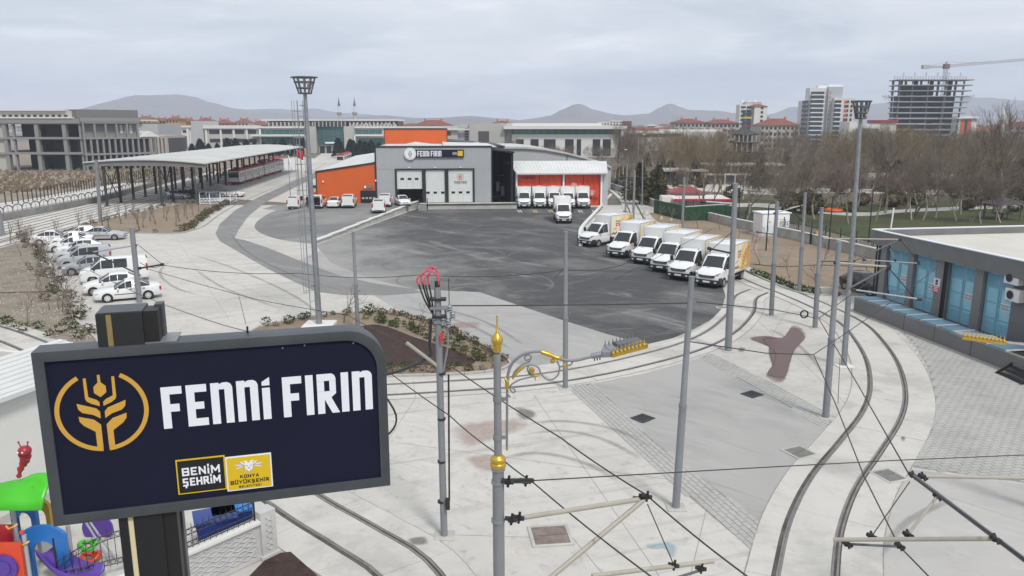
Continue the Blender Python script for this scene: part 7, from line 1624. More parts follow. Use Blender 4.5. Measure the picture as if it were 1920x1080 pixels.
for px, py, rz, c, lb in ((577, 389, 2.6, (.02, .02, .025), 'person in dark clothes standing behind the floodlight mast by the open van'), (608, 388, -1.2, (.03, .03, .035), 'person in dark clothes standing beside the open tail gate of the van')):
 p = g(px, py, .6); z = pad_z(p.x, p.y); p = g(px, py, z); person((p.x, p.y, z + .012), rz, mat('dark_jacket', c, .8), lb)
# ================================================================== FAR BUILDINGS
def zat(py, Y): return at(960, py, Y).z
def xat(px, Y, py=240): return at(px, py, Y).x
PIECES = {}
def unit(name, m):
 """a unit pane / box whose copies share one mesh"""
 k = (name, m)
 if k not in PIECES: q = MB(); q.box((0, 0, 0), (1, 1, 1)); o = q.build(name, M[m], smooth=False); PIECES[k] = o.data; bpy.data.objects.remove(o)
 return PIECES[k]
def ubox(name, m, parent, a, b):
 o = bpy.data.objects.new(name, unit(name, m)); col.objects.link(o); o.parent = parent; o.location = a; o.scale = [b[i] - a[i] for i in range(3)]; return o
class Far:
 def __init__(s, name, px0, px1, Y, label, cat='building', depth=14, rz=0.0, group=None):
  s.Y = Y; s.px0 = px0; s.o = empty(name, (xat(px0, Y), Y, 0), rz, label, cat, group); s.k = xat(1, Y) - xat(0, Y); s.dep = depth
 def x(s, px): return (px - s.px0) * s.k
 def z(s, py): return zat(py, s.Y)
 def box(s, name, m, px0, px1, y0, y1, d0=0.0, d1=None):
  return ubox(name, m, s.o, (s.x(px0), d0, max(s.z(y1), 0) if y1 < 298 else 0), (s.x(px1), s.dep if d1 is None else d1, s.z(y0)))
 def wins(s, m, px0, px1, n, y0, y1, frac=.7, proud=.12, name='window'):
  w_ = (px1 - px0) / n
  for i in range(n): a = px0 + w_ * (i + (1 - frac) / 2); ubox(name, m, s.o, (s.x(a), -proud, s.z(y1)), (s.x(a + w_ * frac), -.001, s.z(y0)))
# --- raw concrete frame on the west side
cf = Far('concrete_frame_building', 0, 150, 212, 'unfinished grey concrete frame building with three open storeys and a band of small windows', depth=30)
fl_ = [316, 288, 259.5, 231]
for i, y in enumerate(fl_): cf.box('floor_slab', 'concrete_raw', -60, 152, y - (7 if i == 3 else 2.4), y + 1.6, -.4, 24) if i else None
for c in (8, 23.5, 68, 120, 149):
 cf.box('column', 'concrete_raw', c - 3.6, c + 3.6, 231, 320, -.2, 1.0) if c in (8, 68, 120) else cf.box('column', 'concrete_raw', c - 1.6, c + 1.6, 231, 320, 0, .8)
cf.box('wall_panel', 'pale_wall', -60, 4, 231, 312, .3, 1.0)
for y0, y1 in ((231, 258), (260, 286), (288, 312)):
 cf.box('inner_wall', 'concrete_dark_shade', 10, 152, y0, y1, 7.0 if y0 == 231 else 9.5, 10)  # inner walls coloured dark for the shade behind the open bays
 for c in (44, 93, 134): cf.box('inner_column', 'concrete_dark_shade', c - 2, c + 2, y0, y1, 5, 5.8)
 cf.box('opening_shade', 'inside_shade', 44, 56, y0 + 10, y1, 6.8 if y0 == 231 else 9.3, 7.0 if y0 == 231 else 9.49)  # dark box painted in as the shade of a doorway
cf.box('parapet_band', 'concrete_raw', -60, 152, 222, 231, -.5, 24); cf.box('roof_edge', 'white_wall', -60, 140, 219.5, 222, -.7, 24)
cf.box('attic_wall', 'pale_wall', -60, 153, 207.5, 219.4, 2.0, 20); cf.box('attic_roof', 'white_wall', -60, 120, 204.5, 207.4, 1.2, 20)
for i in range(11): ubox('window', 'glass_dark', cf.o, (cf.x(-1 + i * 11.6), 1.85, cf.z(219)), (cf.x(5 + i * 11.6), 1.999, cf.z(214.8)))
# receding side of the frame building
sd_o = empty('concrete_frame_wing', (xat(152, 212), 212, 0), radians(50), 'side wing of the concrete frame with tightly spaced columns and a tiny gable', 'building')
Lw = 20.0
for i, z in enumerate((4.0, 8.3, 12.5)): ubox('floor_slab', 'concrete_raw', sd_o, (0, -.3, z), (Lw * (1 if i < 2 else .78), 8, z + .45))
for i in range(13): ubox('column', 'concrete_raw', sd_o, (.3 + i * 1.6, -.2, 0), (.75 + i * 1.6, .4, 8.3)) 
for i in range(6): ubox('column', 'concrete_raw', sd_o, (.3 + i * 2.9, -.2, 8.75), (.75 + i * 2.9, .4, 12.5))
for z0, z1 in ((0, 4), (4.45, 8.3)): ubox('inner_wall', 'concrete_dark_shade', sd_o, (0, 3.2, z0), (Lw, 3.5, z1))
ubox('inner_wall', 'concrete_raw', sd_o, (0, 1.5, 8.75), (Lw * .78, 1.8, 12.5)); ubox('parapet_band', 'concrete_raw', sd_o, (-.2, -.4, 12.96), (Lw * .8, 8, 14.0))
ubox('attic_wall', 'sub_grey', sd_o, (-.5, 1.0, 14.01), (Lw * .8, 8, 16.2))
for i in range(4): ubox('window', 'white_wall', sd_o, (9.5 + i * 1.3, 1.35, 9.8), (10.2 + i * 1.3, 1.49, 12.2))
q = MB(); q.prism([(Lw * .78, 8.8), (Lw * 1.05, 8.8), (Lw * .915, 10.4)], -.5, 6, axis='y'); q.build('gable', M['white_wall'], sd_o, smooth=False)
# --- beige hall and ribbed block
bb = Far('stone_hall', 238, 310, 262, 'beige stone hall with tall recessed window slots', depth=16)
bb.box('wall', 'beige_wall', 238, 264, 254, 300); bb.box('wall', 'beige_wall', 264, 308, 254, 259, 0); bb.box('wall', 'concrete_dark_shade', 264, 308, 259, 300, 1.4)
for i in range(7): bb.box('pier', 'beige_wall', 264 + i * 7, 268 + i * 7, 259, 300, 0, 1.3)
rb = Far('ribbed_block', 210, 296, 285, 'grey block with white upright ribs and a flat projecting roof', depth=20)
rb.box('wall', 'glass_dark', 210, 255, 230, 300, .6); rb.box('wall', 'hall_grey', 254, 296, 232, 300)
for i in range(11): rb.box('rib', 'white_wall', 211 + i * 4, 213 + i * 4, 231, 252, 0, .5)
rb.box('roof', 'white_wall', 214, 270, 224, 227, -1.5, 12)
# --- government complex
Yg_ = 345
gv = Far('white_office_wing', 295, 386, Yg_, 'white office wing with tall dark window slots', depth=18)
gv.box('wall', 'white_wall', 295, 360, 238, 300); gv.box('cornice', 'white_wall', 294, 362, 235.5, 239, -.8); gv.wins('glass_dark', 296, 352, 5, 244, 249, .75); gv.wins('glass_blue', 306, 352, 4, 255, 280, .55); gv.box('tower', 'hall_grey', 360, 382, 227, 300, -1.0)
gv.box('pillar', 'white_wall', 350, 354, 241, 300, -.7, 0)
g2 = Far('long_office_wing', 383, 482, Yg_, 'long pale office wing with two rows of dark strip windows', depth=18)
g2.box('wall', 'pale_wall', 383, 484, 241, 300); g2.box('cornice', 'white_wall', 382, 486, 235, 241, -1.0)
for y0, y1 in ((243.5, 251), (260, 267)): g2.wins('glass_dark', 390, 482, 4, y0, y1, .85)
for i in range(5): g2.box('pilaster', 'white_wall', 387.5 + i * 24.5 if i else 384, 391 + i * 24.5 if i else 388, 241, 290, -.5, 0)
g3 = Far('glazed_office_wing', 482, 748, Yg_, 'glazed government office with green glass bands, white canopies and a central tower', depth=20)
g3.box('wall', 'pale_wall', 482, 582, 240, 300); g3.box('cornice', 'white_wall', 480, 582, 237, 240, -.8); g3.wins('glass_green', 484, 578, 8, 243, 252, .96); g3.wins('glass_green', 484, 578, 8, 258, 270, .96)
g3.box('canopy', 'white_wall', 474, 580, 252, 255.5, -4.0, 0); g3.box('canopy', 'white_wall', 574, 577, 252, 282, -4, -3)
for x in (577, 647): g3.box('tower', 'concrete', x, x + 18, 237, 300, -3.0)
g3.box('wall', 'pale_wall', 596, 648, 228, 300, -.5); g3.wins('glass_green', 597, 647, 6, 238, 254, .97, 1.2); g3.wins('glass_green', 597, 647, 6, 256, 271, .97, 1.2); g3.wins('inside_shade', 597, 647, 4, 274, 292, .7, .9, 'entrance'); g3.box('upper_block', 'glass_dark', 592, 652, 228, 237.5, -2.2); g3.box('entrance_sign', 'letter_white', 610, 634, 266, 269, -1.9, -1.6)
for i in range(9): g3.box('mullion', 'pale_wall', 593 + i * 7, 594.5 + i * 7, 228, 237.5, -2.5, -2.2)
g3.box('wall', 'pale_wall', 665, 850, 240, 300); g3.box('cornice', 'white_wall', 663, 845, 237, 240, -.8); g3.wins('glass_green', 666, 716, 4, 243, 252, .96); g3.wins('glass_green', 672, 720, 4, 259, 272, .96); g3.box('canopy', 'white_wall', 666, 720, 252, 255, -4, 0); g3.box('canopy', 'white_wall', 666, 669, 252, 280, -4, -3)
g3.box('attic_wall', 'glass_dark', 498, 745, 227, 236, 3); g3.box('roof', 'white_wall', 489, 748, 223.5, 226.5, 1.0); g3.wins('pale_wall', 500, 590, 12, 229, 236, .3, -2.8, 'attic_pier'); g3.wins('pale_wall', 652, 742, 12, 229, 236, .3, -2.8, 'attic_pier')
for i in range(14): g3.box('roof_unit', 'pale_wall', 655 + i * 6.4, 659 + i * 6.4, 233 - (i % 3), 237, -.5, 2.5)
g4 = Far('grey_corner_block', 830, 945, 300, 'grey stone blocks and white frame behind the factory roof', depth=18)
g4.box('wall', 'pale_wall', 830, 858, 236, 300); g4.box('wall', 'hall_grey', 858, 880, 233, 300, 1); g4.box('wall', 'concrete', 880, 946, 231, 300, -.5); g4.box('cornice', 'white_wall', 826, 880, 241, 244, -1.2, 0); g4.wins('glass_dark', 832, 846, 1, 246, 254, .9); g4.box('shutter', 'concrete_dark_shade', 897, 917, 246, 266, -.7, -.51)
for i in range(6): ubox('window', 'glass_dark', g4.o, (g4.x(871), -.2 + .8, g4.z(243 + i * 5)), (g4.x(877), .99, g4.z(240 + i * 5)))
g5 = Far('white_glazed_office', 942, 1175, 300, 'wide white office with a long green glass band and large dark windows', depth=26)
g5.box('wall', 'white_wall', 960, 1160, 252, 300); g5.box('roof', 'white_wall', 944, 1174, 236, 242, -2.5); g5.box('roof', 'white_wall', 950, 1130, 231, 235.9, 3, 20); g5.box('glass_wall', 'glass_dark', 960, 1160, 242, 252, .8); g5.wins('glass_green', 961, 1150, 14, 242.5, 252, .95, -.6); g5.box('end_wall', 'white_wall', 1164, 1172, 242, 300, -2)
for i, (a, b) in enumerate(((968, 982), (995, 1010), (1020, 1042), (1060, 1076), (1082, 1090), (1112, 1126), (1131, 1146))): g5.box('window', 'glass_dark', a, b, 261, 292, -.15, -.001)
g5.box('side_wall', 'hall_grey', 942, 960, 232, 300, 2)
g6 = Far('low_white_office', 1175, 1300, 380, 'low white office with a dark window band beyond the park trees', depth=24)
g6.box('wall', 'white_wall', 1178, 1300, 250, 290); g6.box('roof', 'white_wall', 1176, 1285, 246, 250, -1.5); g6.box('roof', 'white_wall', 1250, 1362, 243, 247, 6, 20); g6.wins('glass_dark', 1180, 1278, 7, 251.5, 257, .9); g6.box('wall', 'pale_wall', 1283, 1370, 247, 290, 4)
for i in range(9): g6.box('pier', 'letter_white', 1215 + i * 4.2, 1217 + i * 4.2, 262, 275, -.8, -.2)
# --- apartment blocks
def roofed(name, px0, px1, Y, ytop, yeave, label, wall, floors, n, rm='roof_red', depth=13, balc='pale_wall', group=None, frac=.6):
 b = Far(name, px0, px1, Y, label, depth=depth, group=group); x1 = b.x(px1); ze, zt = b.z(yeave), b.z(ytop)
 ubox('wall', wall, b.o, (0, 0, 0), (x1, depth, ze)); q = MB(); e = .8
 q.raw([(-e, -e, ze), (x1 + e, -e, ze), (x1 + e, depth + e, ze), (-e, depth + e, ze), (min(depth * .5, x1 * .45), depth / 2, zt), (x1 - min(depth * .5, x1 * .45), depth / 2, zt)], [(0,1,5,4),(1,2,5),(2,3,4,5),(3,0,4),(3,2,1,0)]); q.build('roof', M[rm], b.o, smooth=False)
 hz_ = 3.0
 for f in range(floors):
  zc = ze - .7 - hz_ * f; w_ = x1 / n
  if zc < 1.5: break
  for i in range(n): ubox('window', 'glass_dark', b.o, (w_ * (i + (1 - frac) / 2), -.08, zc - 1.5), (w_ * (i + (1 + frac) / 2), -.001, zc))
  if balc: 
   for i in range(0, n, 2): ubox('balcony', balc, b.o, (w_ * (i + .05), -1.3, zc - 2.3), (w_ * (i + .95), -.09, zc - 1.4))
 for u in (.25, .7): ubox('chimney', 'salmon', b.o, (x1 * u, depth * .4, ze + .2), (x1 * u + 1, depth * .4 + 1, zt + .8))
 return b
roofed('apartment_block', 1265, 1325, 425, 222.5, 230, 'long red roofed apartment block with beige balconies, its western half', 'pale_wall', 3, 8, group='red roofed blocks beyond the park'); roofed('apartment_block', 1326, 1386, 425, 223.5, 231, 'long red roofed apartment block adjoining the coloured tower', 'beige_wall', 3, 8, group='red roofed blocks beyond the park')
roofed('apartment_block', 1426, 1498, 400, 222, 235, 'dark red hipped roof block between the coloured tower and the twin towers', 'pale_wall', 4, 9, group='red roofed blocks beyond the park')
roofed('apartment_block', 776, 845, 430, 225, 235, 'red roofed block just behind the orange roof block', 'white_wall', 2, 9, group='red roofed blocks behind the factory'); roofed('apartment_block', 920, 962, 430, 226, 231.5, 'small red roofed block peeping over the grey stone block', 'white_wall', 2, 5, group='red roofed blocks behind the factory')
for i, (a, b, y0, y1, w_, lb) in enumerate(((222, 246, 219, 224, 'ochre', 'small ochre house with a red roof next to the ribbed block'), (252, 285, 217, 223, 'ochre', 'bright yellow house on the skyline below the flat mountain'), (284, 312, 221, 227, 'salmon', 'salmon house with a red roof beside the bright yellow house'), (312, 335, 218, 224, 'ochre', 'yellow house with red roof before the flat mountain'), (336, 360, 221, 228, 'ochre', 'low yellow house at the end of the yellow row'), (362, 400, 220, 229, 'salmon', 'broad red roofed house above the grey tower block'), (400, 430, 223, 231, 'salmon', 'red roofed house above the long pale office wing'), (440, 466, 222, 230, 'white_wall', 'white gabled house above the long pale office wing'), (466, 500, 226, 234, 'pale_wall', 'pale flat house beside the white gabled house'))):
 roofed('house', a, b, 520 + 20 * (i % 3), y0, y1, lb, w_, 1, 4, balc=None, group='houses on the western skyline')
# white stepped flats behind the wide office
for i, (a, b, y, rm, lb) in enumerate(((1120, 1143, 229, 'white_wall', 'white stepped flats over the end of the wide office'), (1143, 1166, 226, 'white_wall', 'taller white flats next to the stepped flats'), (1164, 1184, 227, 'roof_red', 'brick red flats beside the white flats'), (1186, 1212, 240, 'roof_red', 'low red roofed house beyond the low white office'))):
 f = Far('apartment_block', a, b, 620, lb, depth=14, group='flats beyond the wide office'); f.box('wall', rm, a, b, y, 300); 
 for j in range(5): f.wins('glass_dark', a, b, 4, y + 2 + j * 4.6, y + 4.4 + j * 4.6, .55)
# coloured balcony tower
ct = Far('balcony_tower', 1384, 1436, 480, 'white apartment tower with green, yellow, blue and red balcony fronts', depth=8)
ct.box('wall', 'white_wall', 1385, 1410, 196, 300); ct.box('wall', 'white_wall', 1410, 1434, 200, 300, -2.5); ct.box('wall', 'pale_wall', 1396, 1426, 191, 200, 1, 7)
q = MB(); x0, x1 = ct.x(1398), ct.x(1436); q.raw([(x0, -3, ct.z(200)), (x1, -3, ct.z(200)), (x1, 10, ct.z(200)), (x0, 10, ct.z(200)), ((x0 + x1) / 2, 3, ct.z(193))], [(0,1,4),(1,2,4),(2,3,4),(3,0,4)]); q.build('roof', M['roof_red'], ct.o, smooth=False)
for j in range(11):
 y = 199 + j * 7.9; ct.wins('glass_dark', 1386, 1408, 2, y, y + 4, .8); ubox('window', 'glass_dark', ct.o, (ct.x(1422), -2.62, ct.z(y + 6)), (ct.x(1426.5), -2.501, ct.z(y + 1.5)))
 ubox('balcony', {1: 'hoard_green', 2: 'yellow', 3: 'bin_blue', 4: 'tram_red'}.get(j, 'white_wall'), ct.o, (ct.x(1391), -1.4, ct.z(y + 7.4)), (ct.x(1407), -.13, ct.z(y + 4.4)))
for i in range(3): ct.box('roof_unit', 'letter_white', 1392 + i * 12, 1396 + i * 12, 187.5, 192, 5, 7)
# twin towers
tw = Far('apartment_tower', 1500, 1594, 500, 'white apartment tower with brown glass balconies and orange window panels', depth=7)
tw.box('wall', 'white_wall', 1513, 1548, 165, 300); tw.box('wall', 'hall_grey', 1546, 1572, 163, 300, -2.0, 6.5); tw.box('wall', 'white_wall', 1554, 1592, 184, 300, -5); tw.box('wall', 'white_wall', 1501, 1514, 189, 300, 1); tw.box('stair_head', 'letter_white', 1548, 1575, 158, 163, 1, 6); tw.box('stair_head', 'letter_white', 1530, 1550, 160, 164.9, 1.5, 6)
for j in range(14):
 y = 172 + j * 8.3
 ubox('balcony', 'glass_dark', tw.o, (tw.x(1516), -2.2, tw.z(y + 5)), (tw.x(1538), -.01, tw.z(y))); ubox('balcony_slab', 'letter_white', tw.o, (tw.x(1515), -2.5, tw.z(y + 7)), (tw.x(1540), -.01, tw.z(y + 5.1)))
 if y > 188:
  ubox('balcony', 'glass_dark', tw.o, (tw.x(1555), -7, tw.z(y + 5)), (tw.x(1565), -5.01, tw.z(y))); ubox('balcony_slab', 'letter_white', tw.o, (tw.x(1554), -7.3, tw.z(y + 7)), (tw.x(1567), -5.01, tw.z(y + 5.1)))
  ubox('window_panel', 'orange' if j % 3 else 'roof_red', tw.o, (tw.x(1573), -5.2, tw.z(y + 5.5)), (tw.x(1578), -5.01, tw.z(y))); ubox('window', 'glass_dark', tw.o, (tw.x(1578.2), -5.2, tw.z(y + 5)), (tw.x(1581), -5.01, tw.z(y))); ubox('window', 'glass_dark', tw.o, (tw.x(1585), -5.2, tw.z(y + 5)), (tw.x(1588.5), -5.01, tw.z(y)))
  ubox('balcony', 'glass_dark', tw.o, (tw.x(1502), -1, tw.z(y + 4)), (tw.x(1511), .99, tw.z(y)))
 ubox('window', 'salmon', tw.o, (tw.x(1548), -2.2, tw.z(y + 4)), (tw.x(1550), -2.01, tw.z(y)))
# concrete tower under construction with its crane
sk = Far('unfinished_tower', 1662, 1812, 450, 'unfinished concrete tower of open floors with starter bars on top', depth=24)
ys = [149, 159, 169.5, 180, 190.5, 201, 211.5, 222, 232.5, 243, 253]
for j, y in enumerate(ys): ubox('floor_slab', 'concrete_raw', sk.o, (sk.x(1674 + j * .6), -1.5, sk.z(y + 1.7)), (sk.x(1814 - j * 1.6), 10, sk.z(y)))
for j, (y0, y1) in enumerate(zip(ys, ys[1:] + [275])):
 for i, px in enumerate((1679, 1689, 1703, 1718, 1732, 1748, 1765, 1782, 1798)):
  w_ = (1.6, 3.2, 1.6, 3, 1.6, 2.2, 3.4, 3.6, 1.8)[i]
  X = sk.x(px - j * .5 * (1 if px > 1740 else -.3)); ubox('column', 'concrete_dark_shade' if i % 2 else 'concrete_raw', sk.o, (X, 0 if i % 2 == 0 else 5, sk.z(y1 - 1.4) if y1 < 270 else 0), (X + w_ * sk.k * 1.1, 1 if i % 2 == 0 else 8, sk.z(y0 + 1.5)))
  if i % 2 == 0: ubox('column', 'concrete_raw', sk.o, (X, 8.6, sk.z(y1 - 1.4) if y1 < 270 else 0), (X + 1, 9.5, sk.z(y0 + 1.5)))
 if j >= 1: ubox('core_wall', 'concrete_dark_shade', sk.o, (sk.x(1690 if j < 3 else 1682), 4, sk.z(y1 - 1.4) if y1 < 270 else 0), (sk.x(1750 if j < 3 else 1790), 7.5, sk.z(y0 + 1.5)))  # core and back columns coloured dark, shade deep in the floors painted on
for i in range(26):
 px = 1670 + i * 5.3; q = MB()
 for k in range(4): q.beam((sk.x(px) + k * .25, 2, sk.z(149)), (sk.x(px) + k * .25, 2, sk.z(149) + 2.0 + 2 * ((i * 7 + 3) % 4 == 0)), .05, .05)
 q.build('starter_bar', M['concrete_dark_shade'], sk.o, smooth=False)
for s, px in ((-1, 1674), (1, 1808)):
 for k in range(3): q = MB(); q.beam((sk.x(px), 1 + k * 3.4, sk.z(186)), (sk.x(px + s * 14), 1 + k * 3.4, sk.z(178)), .15, .15); q.beam((sk.x(px), 1 + k * 3.4, sk.z(195)), (sk.x(px + s * 14), 1 + k * 3.4, sk.z(178)), .1, .1); q.build('catch_fan', M['concrete_dark_shade'], sk.o, smooth=False)
cr = Far('tower_crane', 1761, 1762, 462, 'tower crane with a long lattice jib above the unfinished concrete tower', 'crane')
def lattice(name, a, b, s, m, n, r=.12):
 q = MB(); a, b = Vector(a), Vector(b); d = (b - a).normalized(); u = d.cross(Vector((0, 1, 0))).normalized() if abs(d.y) < .9 else Vector((1, 0, 0)); v = d.cross(u).normalized()
 cs = [u * s + v * s, u * s - v * s, -u * s - v * s, -u * s + v * s]
 for c in cs: q.beam(a + c, b + c, r, r)
 for i in range(n):
  p, r_ = a.lerp(b, i / n), a.lerp(b, (i + 1) / n)
  for k in range(4): q.beam(p + cs[k], r_ + cs[(k + 1) % 4], r * .7, r * .7)
 return q.build(name, M[m], cr.o, smooth=False)
M['crane_red'] = mat('crane_red', (.2, .11, .1), .6)
lattice('crane_mast', (0, 0, 0), (0, 0, cr.z(122)), .85, 'pole_dark', 26); lattice('jib', (0, 0, cr.z(124)), (cr.x(1935), 3, cr.z(109)), .55, 'crane_red', 30, .14); lattice('counter_jib', (0, 0, cr.z(125)), (cr.x(1716), -1, cr.z(126.5)), .45, 'sub_grey', 8, .14)
ubox('counterweight', 'hall_grey', cr.o, (cr.x(1716), -2, cr.z(129)), (cr.x(1728), .5, cr.z(122))); ubox('cab', 'crane_red', cr.o, (-1.3, -1.3, cr.z(129)), (1.6, 1.2, cr.z(120))); q = MB(); q.beam((0, 0, cr.z(122)), (0, 0, cr.z(116)), .5, .5); q.beam((0, 0, cr.z(116.5)), (cr.x(1725), -1, cr.z(124)), .1, .1); q.beam((0, 0, cr.z(116.5)), (cr.x(1830), 1, cr.z(117)), .1, .1); q.build('tower_head', M['crane_red'], cr.o, smooth=False)
# blocks next to it
ob2 = Far('apartment_block', 1796, 1832, 470, 'white block with two orange upright bands beside the concrete tower', depth=16); ob2.box('wall', 'white_wall', 1796, 1830, 222, 300); ob2.box('roof', 'letter_white', 1790, 1834, 218, 222, -1.5); ob2.box('band', 'orange', 1800, 1807, 224, 300, -.2, 0); ob2.box('band', 'orange', 1813, 1820, 224, 300, -.2, 0); ob2.box('band', 'glass_dark', 1807.5, 1812.5, 224, 300, -.2, 0)
rl = Far('red_roofed_shed', 1640, 1680, 430, 'low white building with a red flat roof in front of the concrete tower', depth=10); rl.box('wall', 'white_wall', 1642, 1680, 230, 290); rl.box('roof', 'tram_red', 1640, 1682, 225, 229.9, -1)
wr = Far('white_roofed_hall', 1600, 1648, 400, 'long white roofed hall behind the slim floodlight mast', depth=12); wr.box('wall', 'white_wall', 1592, 1605, 228, 290); wr.box('wall', 'sub_grey', 1606, 1648, 241, 290); wr.box('roof', 'white_wall', 1602, 1650, 233, 240.9, 0)
roofed('apartment_block', 1830, 1890, 560, 240, 246, 'low red roofed row beyond the trees by the small white minaret', 'pale_wall', 2, 9, group='red roofed blocks beyond the park'); roofed('apartment_block', 1893, 1960, 520, 228, 237, 'grey block with a red roof at the edge of the town', 'pale_wall', 3, 7, group='red roofed blocks beyond the park')
# minarets
def minaret(px, Y, ytop, ybase, label, r=1.25):
 b = at(px, ybase, Y); zt = zat(ytop, Y); t = empty('minaret', (b.x, Y, 0), 0, label, 'minaret', 'minarets'); h = zt
 zb = zat(213, Y) if ytop < 190 and px < 1000 else h * .62
 q = MB(); q.lathe([(r, 0), (r, zb), ], 12); q.build('shaft', M['pale_wall'], t, angle=50); q = MB(); q.lathe([(r, zb - 1.4), (r * 1.7, zb), (r * 1.7, zb + 1.2), (r * .9, zb + 1.25)], 12); q.build('gallery', M['beige_wall'], t, angle=50)
 z2 = zb + (h - zb) * .42; q = MB(); q.lathe([(r * .85, zb + 1.2), (r * .85, z2)], 12); q.build('upper_shaft', M['white_wall'], t, angle=50); q = MB(); q.lathe([(r * 1.0, z2), (r * .5, z2 + (h - z2) * .35), (.12, h - 2), (.04, h)], 12); q.build('spire', M['glass_blue'] if px < 1000 else M['white_wall'], t, angle=50)
minaret(637, 640, 179, 232, 'slender minaret with a dark spire, the western of the pair'); minaret(666, 640, 179, 232, 'slender minaret with a dark spire, the eastern of the pair'); minaret(1876, 420, 197, 262, 'small white minaret among the tall park trees', 1.0)
# scattered town on the horizon
rr = random.Random(11)
TOWN = [('white_wall', 'roof_red'), ('pale_wall', 'roof_red'), ('beige_wall', 'roof_red'), ('salmon', 'roof_red'), ('pale_wall', 'pale_wall')]
hp_ = {}
def town_house(x, Y, w_, d_, h, k, label):
 t = empty('house', (x, Y, 0), rr.uniform(-.3, .3), label, 'house', 'houses of the distant town'); ubox('wall', TOWN[k][0], t, (0, 0, 0), (w_, d_, h))
 key = TOWN[k][1]
 if ('rf', key) not in hp_: q = MB(); q.raw([(-.04, -.04, 0), (1.04, -.04, 0), (1.04, 1.04, 0), (-.04, 1.04, 0), (.3, .5, 1), (.7, .5, 1)], [(0,1,5,4),(1,2,5),(2,3,4,5),(3,0,4),(3,2,1,0)]); o = q.build('roof', M[key], smooth=False); hp_[('rf', key)] = o.data; bpy.data.objects.remove(o)
 o = bpy.data.objects.new('roof', hp_[('rf', key)]); col.objects.link(o); o.parent = t; o.location = (0, 0, h); o.scale = (w_, d_, 2.4)
 for f in range(2): ubox('window', 'glass_dark', t, (w_ * .08, -.1, h - 2 - f * 3), (w_ * .92, -.001, h - .8 - f * 3))
NM = ['white house with a red roof in the distant town', 'pale house with a red roof in the distant town', 'beige house with a red roof in the distant town', 'salmon house with a red roof in the distant town', 'pale flat topped house in the distant town']
for i in range(120):
 Y = rr.uniform(560, 1500); px = rr.uniform(-60, 1980); k = rr.choice((0, 0, 1, 1, 2, 3, 4)); h = rr.uniform(7, 12.5)
 town_house(xat(px, Y), Y, rr.uniform(12, 30), rr.uniform(10, 14), h, k, NM[k])
# ================================================================== MOUNTAINS
def mountain(name, Y, sil, depth, seed):
 xs = [p[0] for p in sil]; mb = MB(); nx, ny = 140, 12; mn, mx = xs[0], xs[-1]
 def hh(px):
  for (a, ya), (b, yb) in zip(sil, sil[1:]):
   if a <= px <= b: t = (px - a) / (b - a); t = t * t * (3 - 2 * t) * .5 + t * .5; return ya + (yb - ya) * t
  return sil[-1][1]
 k = xat(1, Y) - xat(0, Y)
 for j in range(ny + 1):
  v = j / ny
  for i in range(nx + 1):
   px = mn + (mx - mn) * i / nx; zc = zat(hh(px), Y); prof = 1 - abs(v - .5) * 2
   n1 = mnoise.noise(Vector((px * .02 + seed, v * 5, 0))); n2 = mnoise.noise(Vector((px * .07, v * 9, seed)))
   z = max(zc * (prof ** (1.15 + .25 * n1)) * (1 + (.12 * n2 if 0.05 < v < .95 and abs(v - .5) > .04 else .012 * n2)), -.05) - (1.0 if j in (0, ny) else 0)
   mb.v.append((xat(px, Y), Y + (v - .5) * 2 * depth + 120 * n1 * (1 - prof), z))
 for j in range(ny):
  for i in range(nx): a = j * (nx + 1) + i; mb.f.append((a, a + 1, a + nx + 2, a + nx + 1)); mb.m.append(0)
 struct(name, mb, M['hill'], angle=90)
mountain('flat_mountain', 3700, [(30, 226), (100, 212), (165, 208), (205, 195), (240, 182), (262, 178.5), (300, 178), (340, 177), (365, 181), (400, 192), (440, 203), (490, 208), (540, 214), (620, 226)], 800, 1)
mountain('far_hills', 4500, [(380, 222), (440, 206), (510, 204), (560, 206), (590, 203), (640, 212), (690, 214), (740, 222)], 500, 2)
mountain('low_hills', 3000, [(600, 230), (660, 219), (720, 216), (780, 221), (820, 221), (880, 217), (940, 222), (1000, 228), (1040, 232)], 500, 3)
mountain('cone_hill', 3300, [(940, 230), (1000, 222), (1030, 217), (1055, 205), (1076, 195.5), (1084, 194.5), (1092, 196), (1110, 205), (1150, 214), (1190, 219), (1230, 222), (1290, 232)], 420, 4)
mountain('cone_hill', 3700, [(1120, 226), (1170, 216), (1215, 213), (1235, 202), (1250, 195), (1258, 194.5), (1275, 201), (1290, 206), (1340, 207), (1390, 214), (1450, 228)], 450, 5)
mountain('east_range', 4300, [(1400, 226), (1450, 212), (1480, 201), (1520, 198), (1580, 203), (1620, 196), (1680, 191), (1740, 187), (1800, 182), (1850, 183.5), (1920, 189), (1990, 196), (2100, 215)], 800, 6)
# ================================================================== PARK
wp = spline(pxs([(1128, 352), (1180, 372), (1226, 394)]), 4) + [g(1232, 398)]
pk = empty('park_wall', (0, 0, 0), 0, 'low stone wall with a pale coping round the green park', 'wall')
WP = pxs([(1120, 344), (1180, 366), (1228, 388), (1378, 426), (1500, 452), (1642, 487), (1700, 500)])
for a, b in zip(WP, WP[1:]):
 n = max(int((b - a).length / 3.5), 1)
 for i in range(n):
  p, r_ = a.lerp(b, i / n), a.lerp(b, (i + 1) / n); d = (r_ - p).normalized() * .02; q = MB(); q.beam(p + d + Vector((0, 0, .5)), r_ - d + Vector((0, 0, .5)), .35, 1.0); q.build('wall_segment', M['stone_wall'], pk, smooth=False); q = MB(); q.beam(p + d + Vector((0, 0, 1.04)), r_ - d + Vector((0, 0, 1.04)), .45, .09); q.build('coping', M['white_wall'], pk, smooth=False)
pf_ = empty('park_fence', (0, 0, 0), 0, 'dark mesh fence with arched tops standing behind the stone park wall', 'fence'); pr0 = ar0 = None
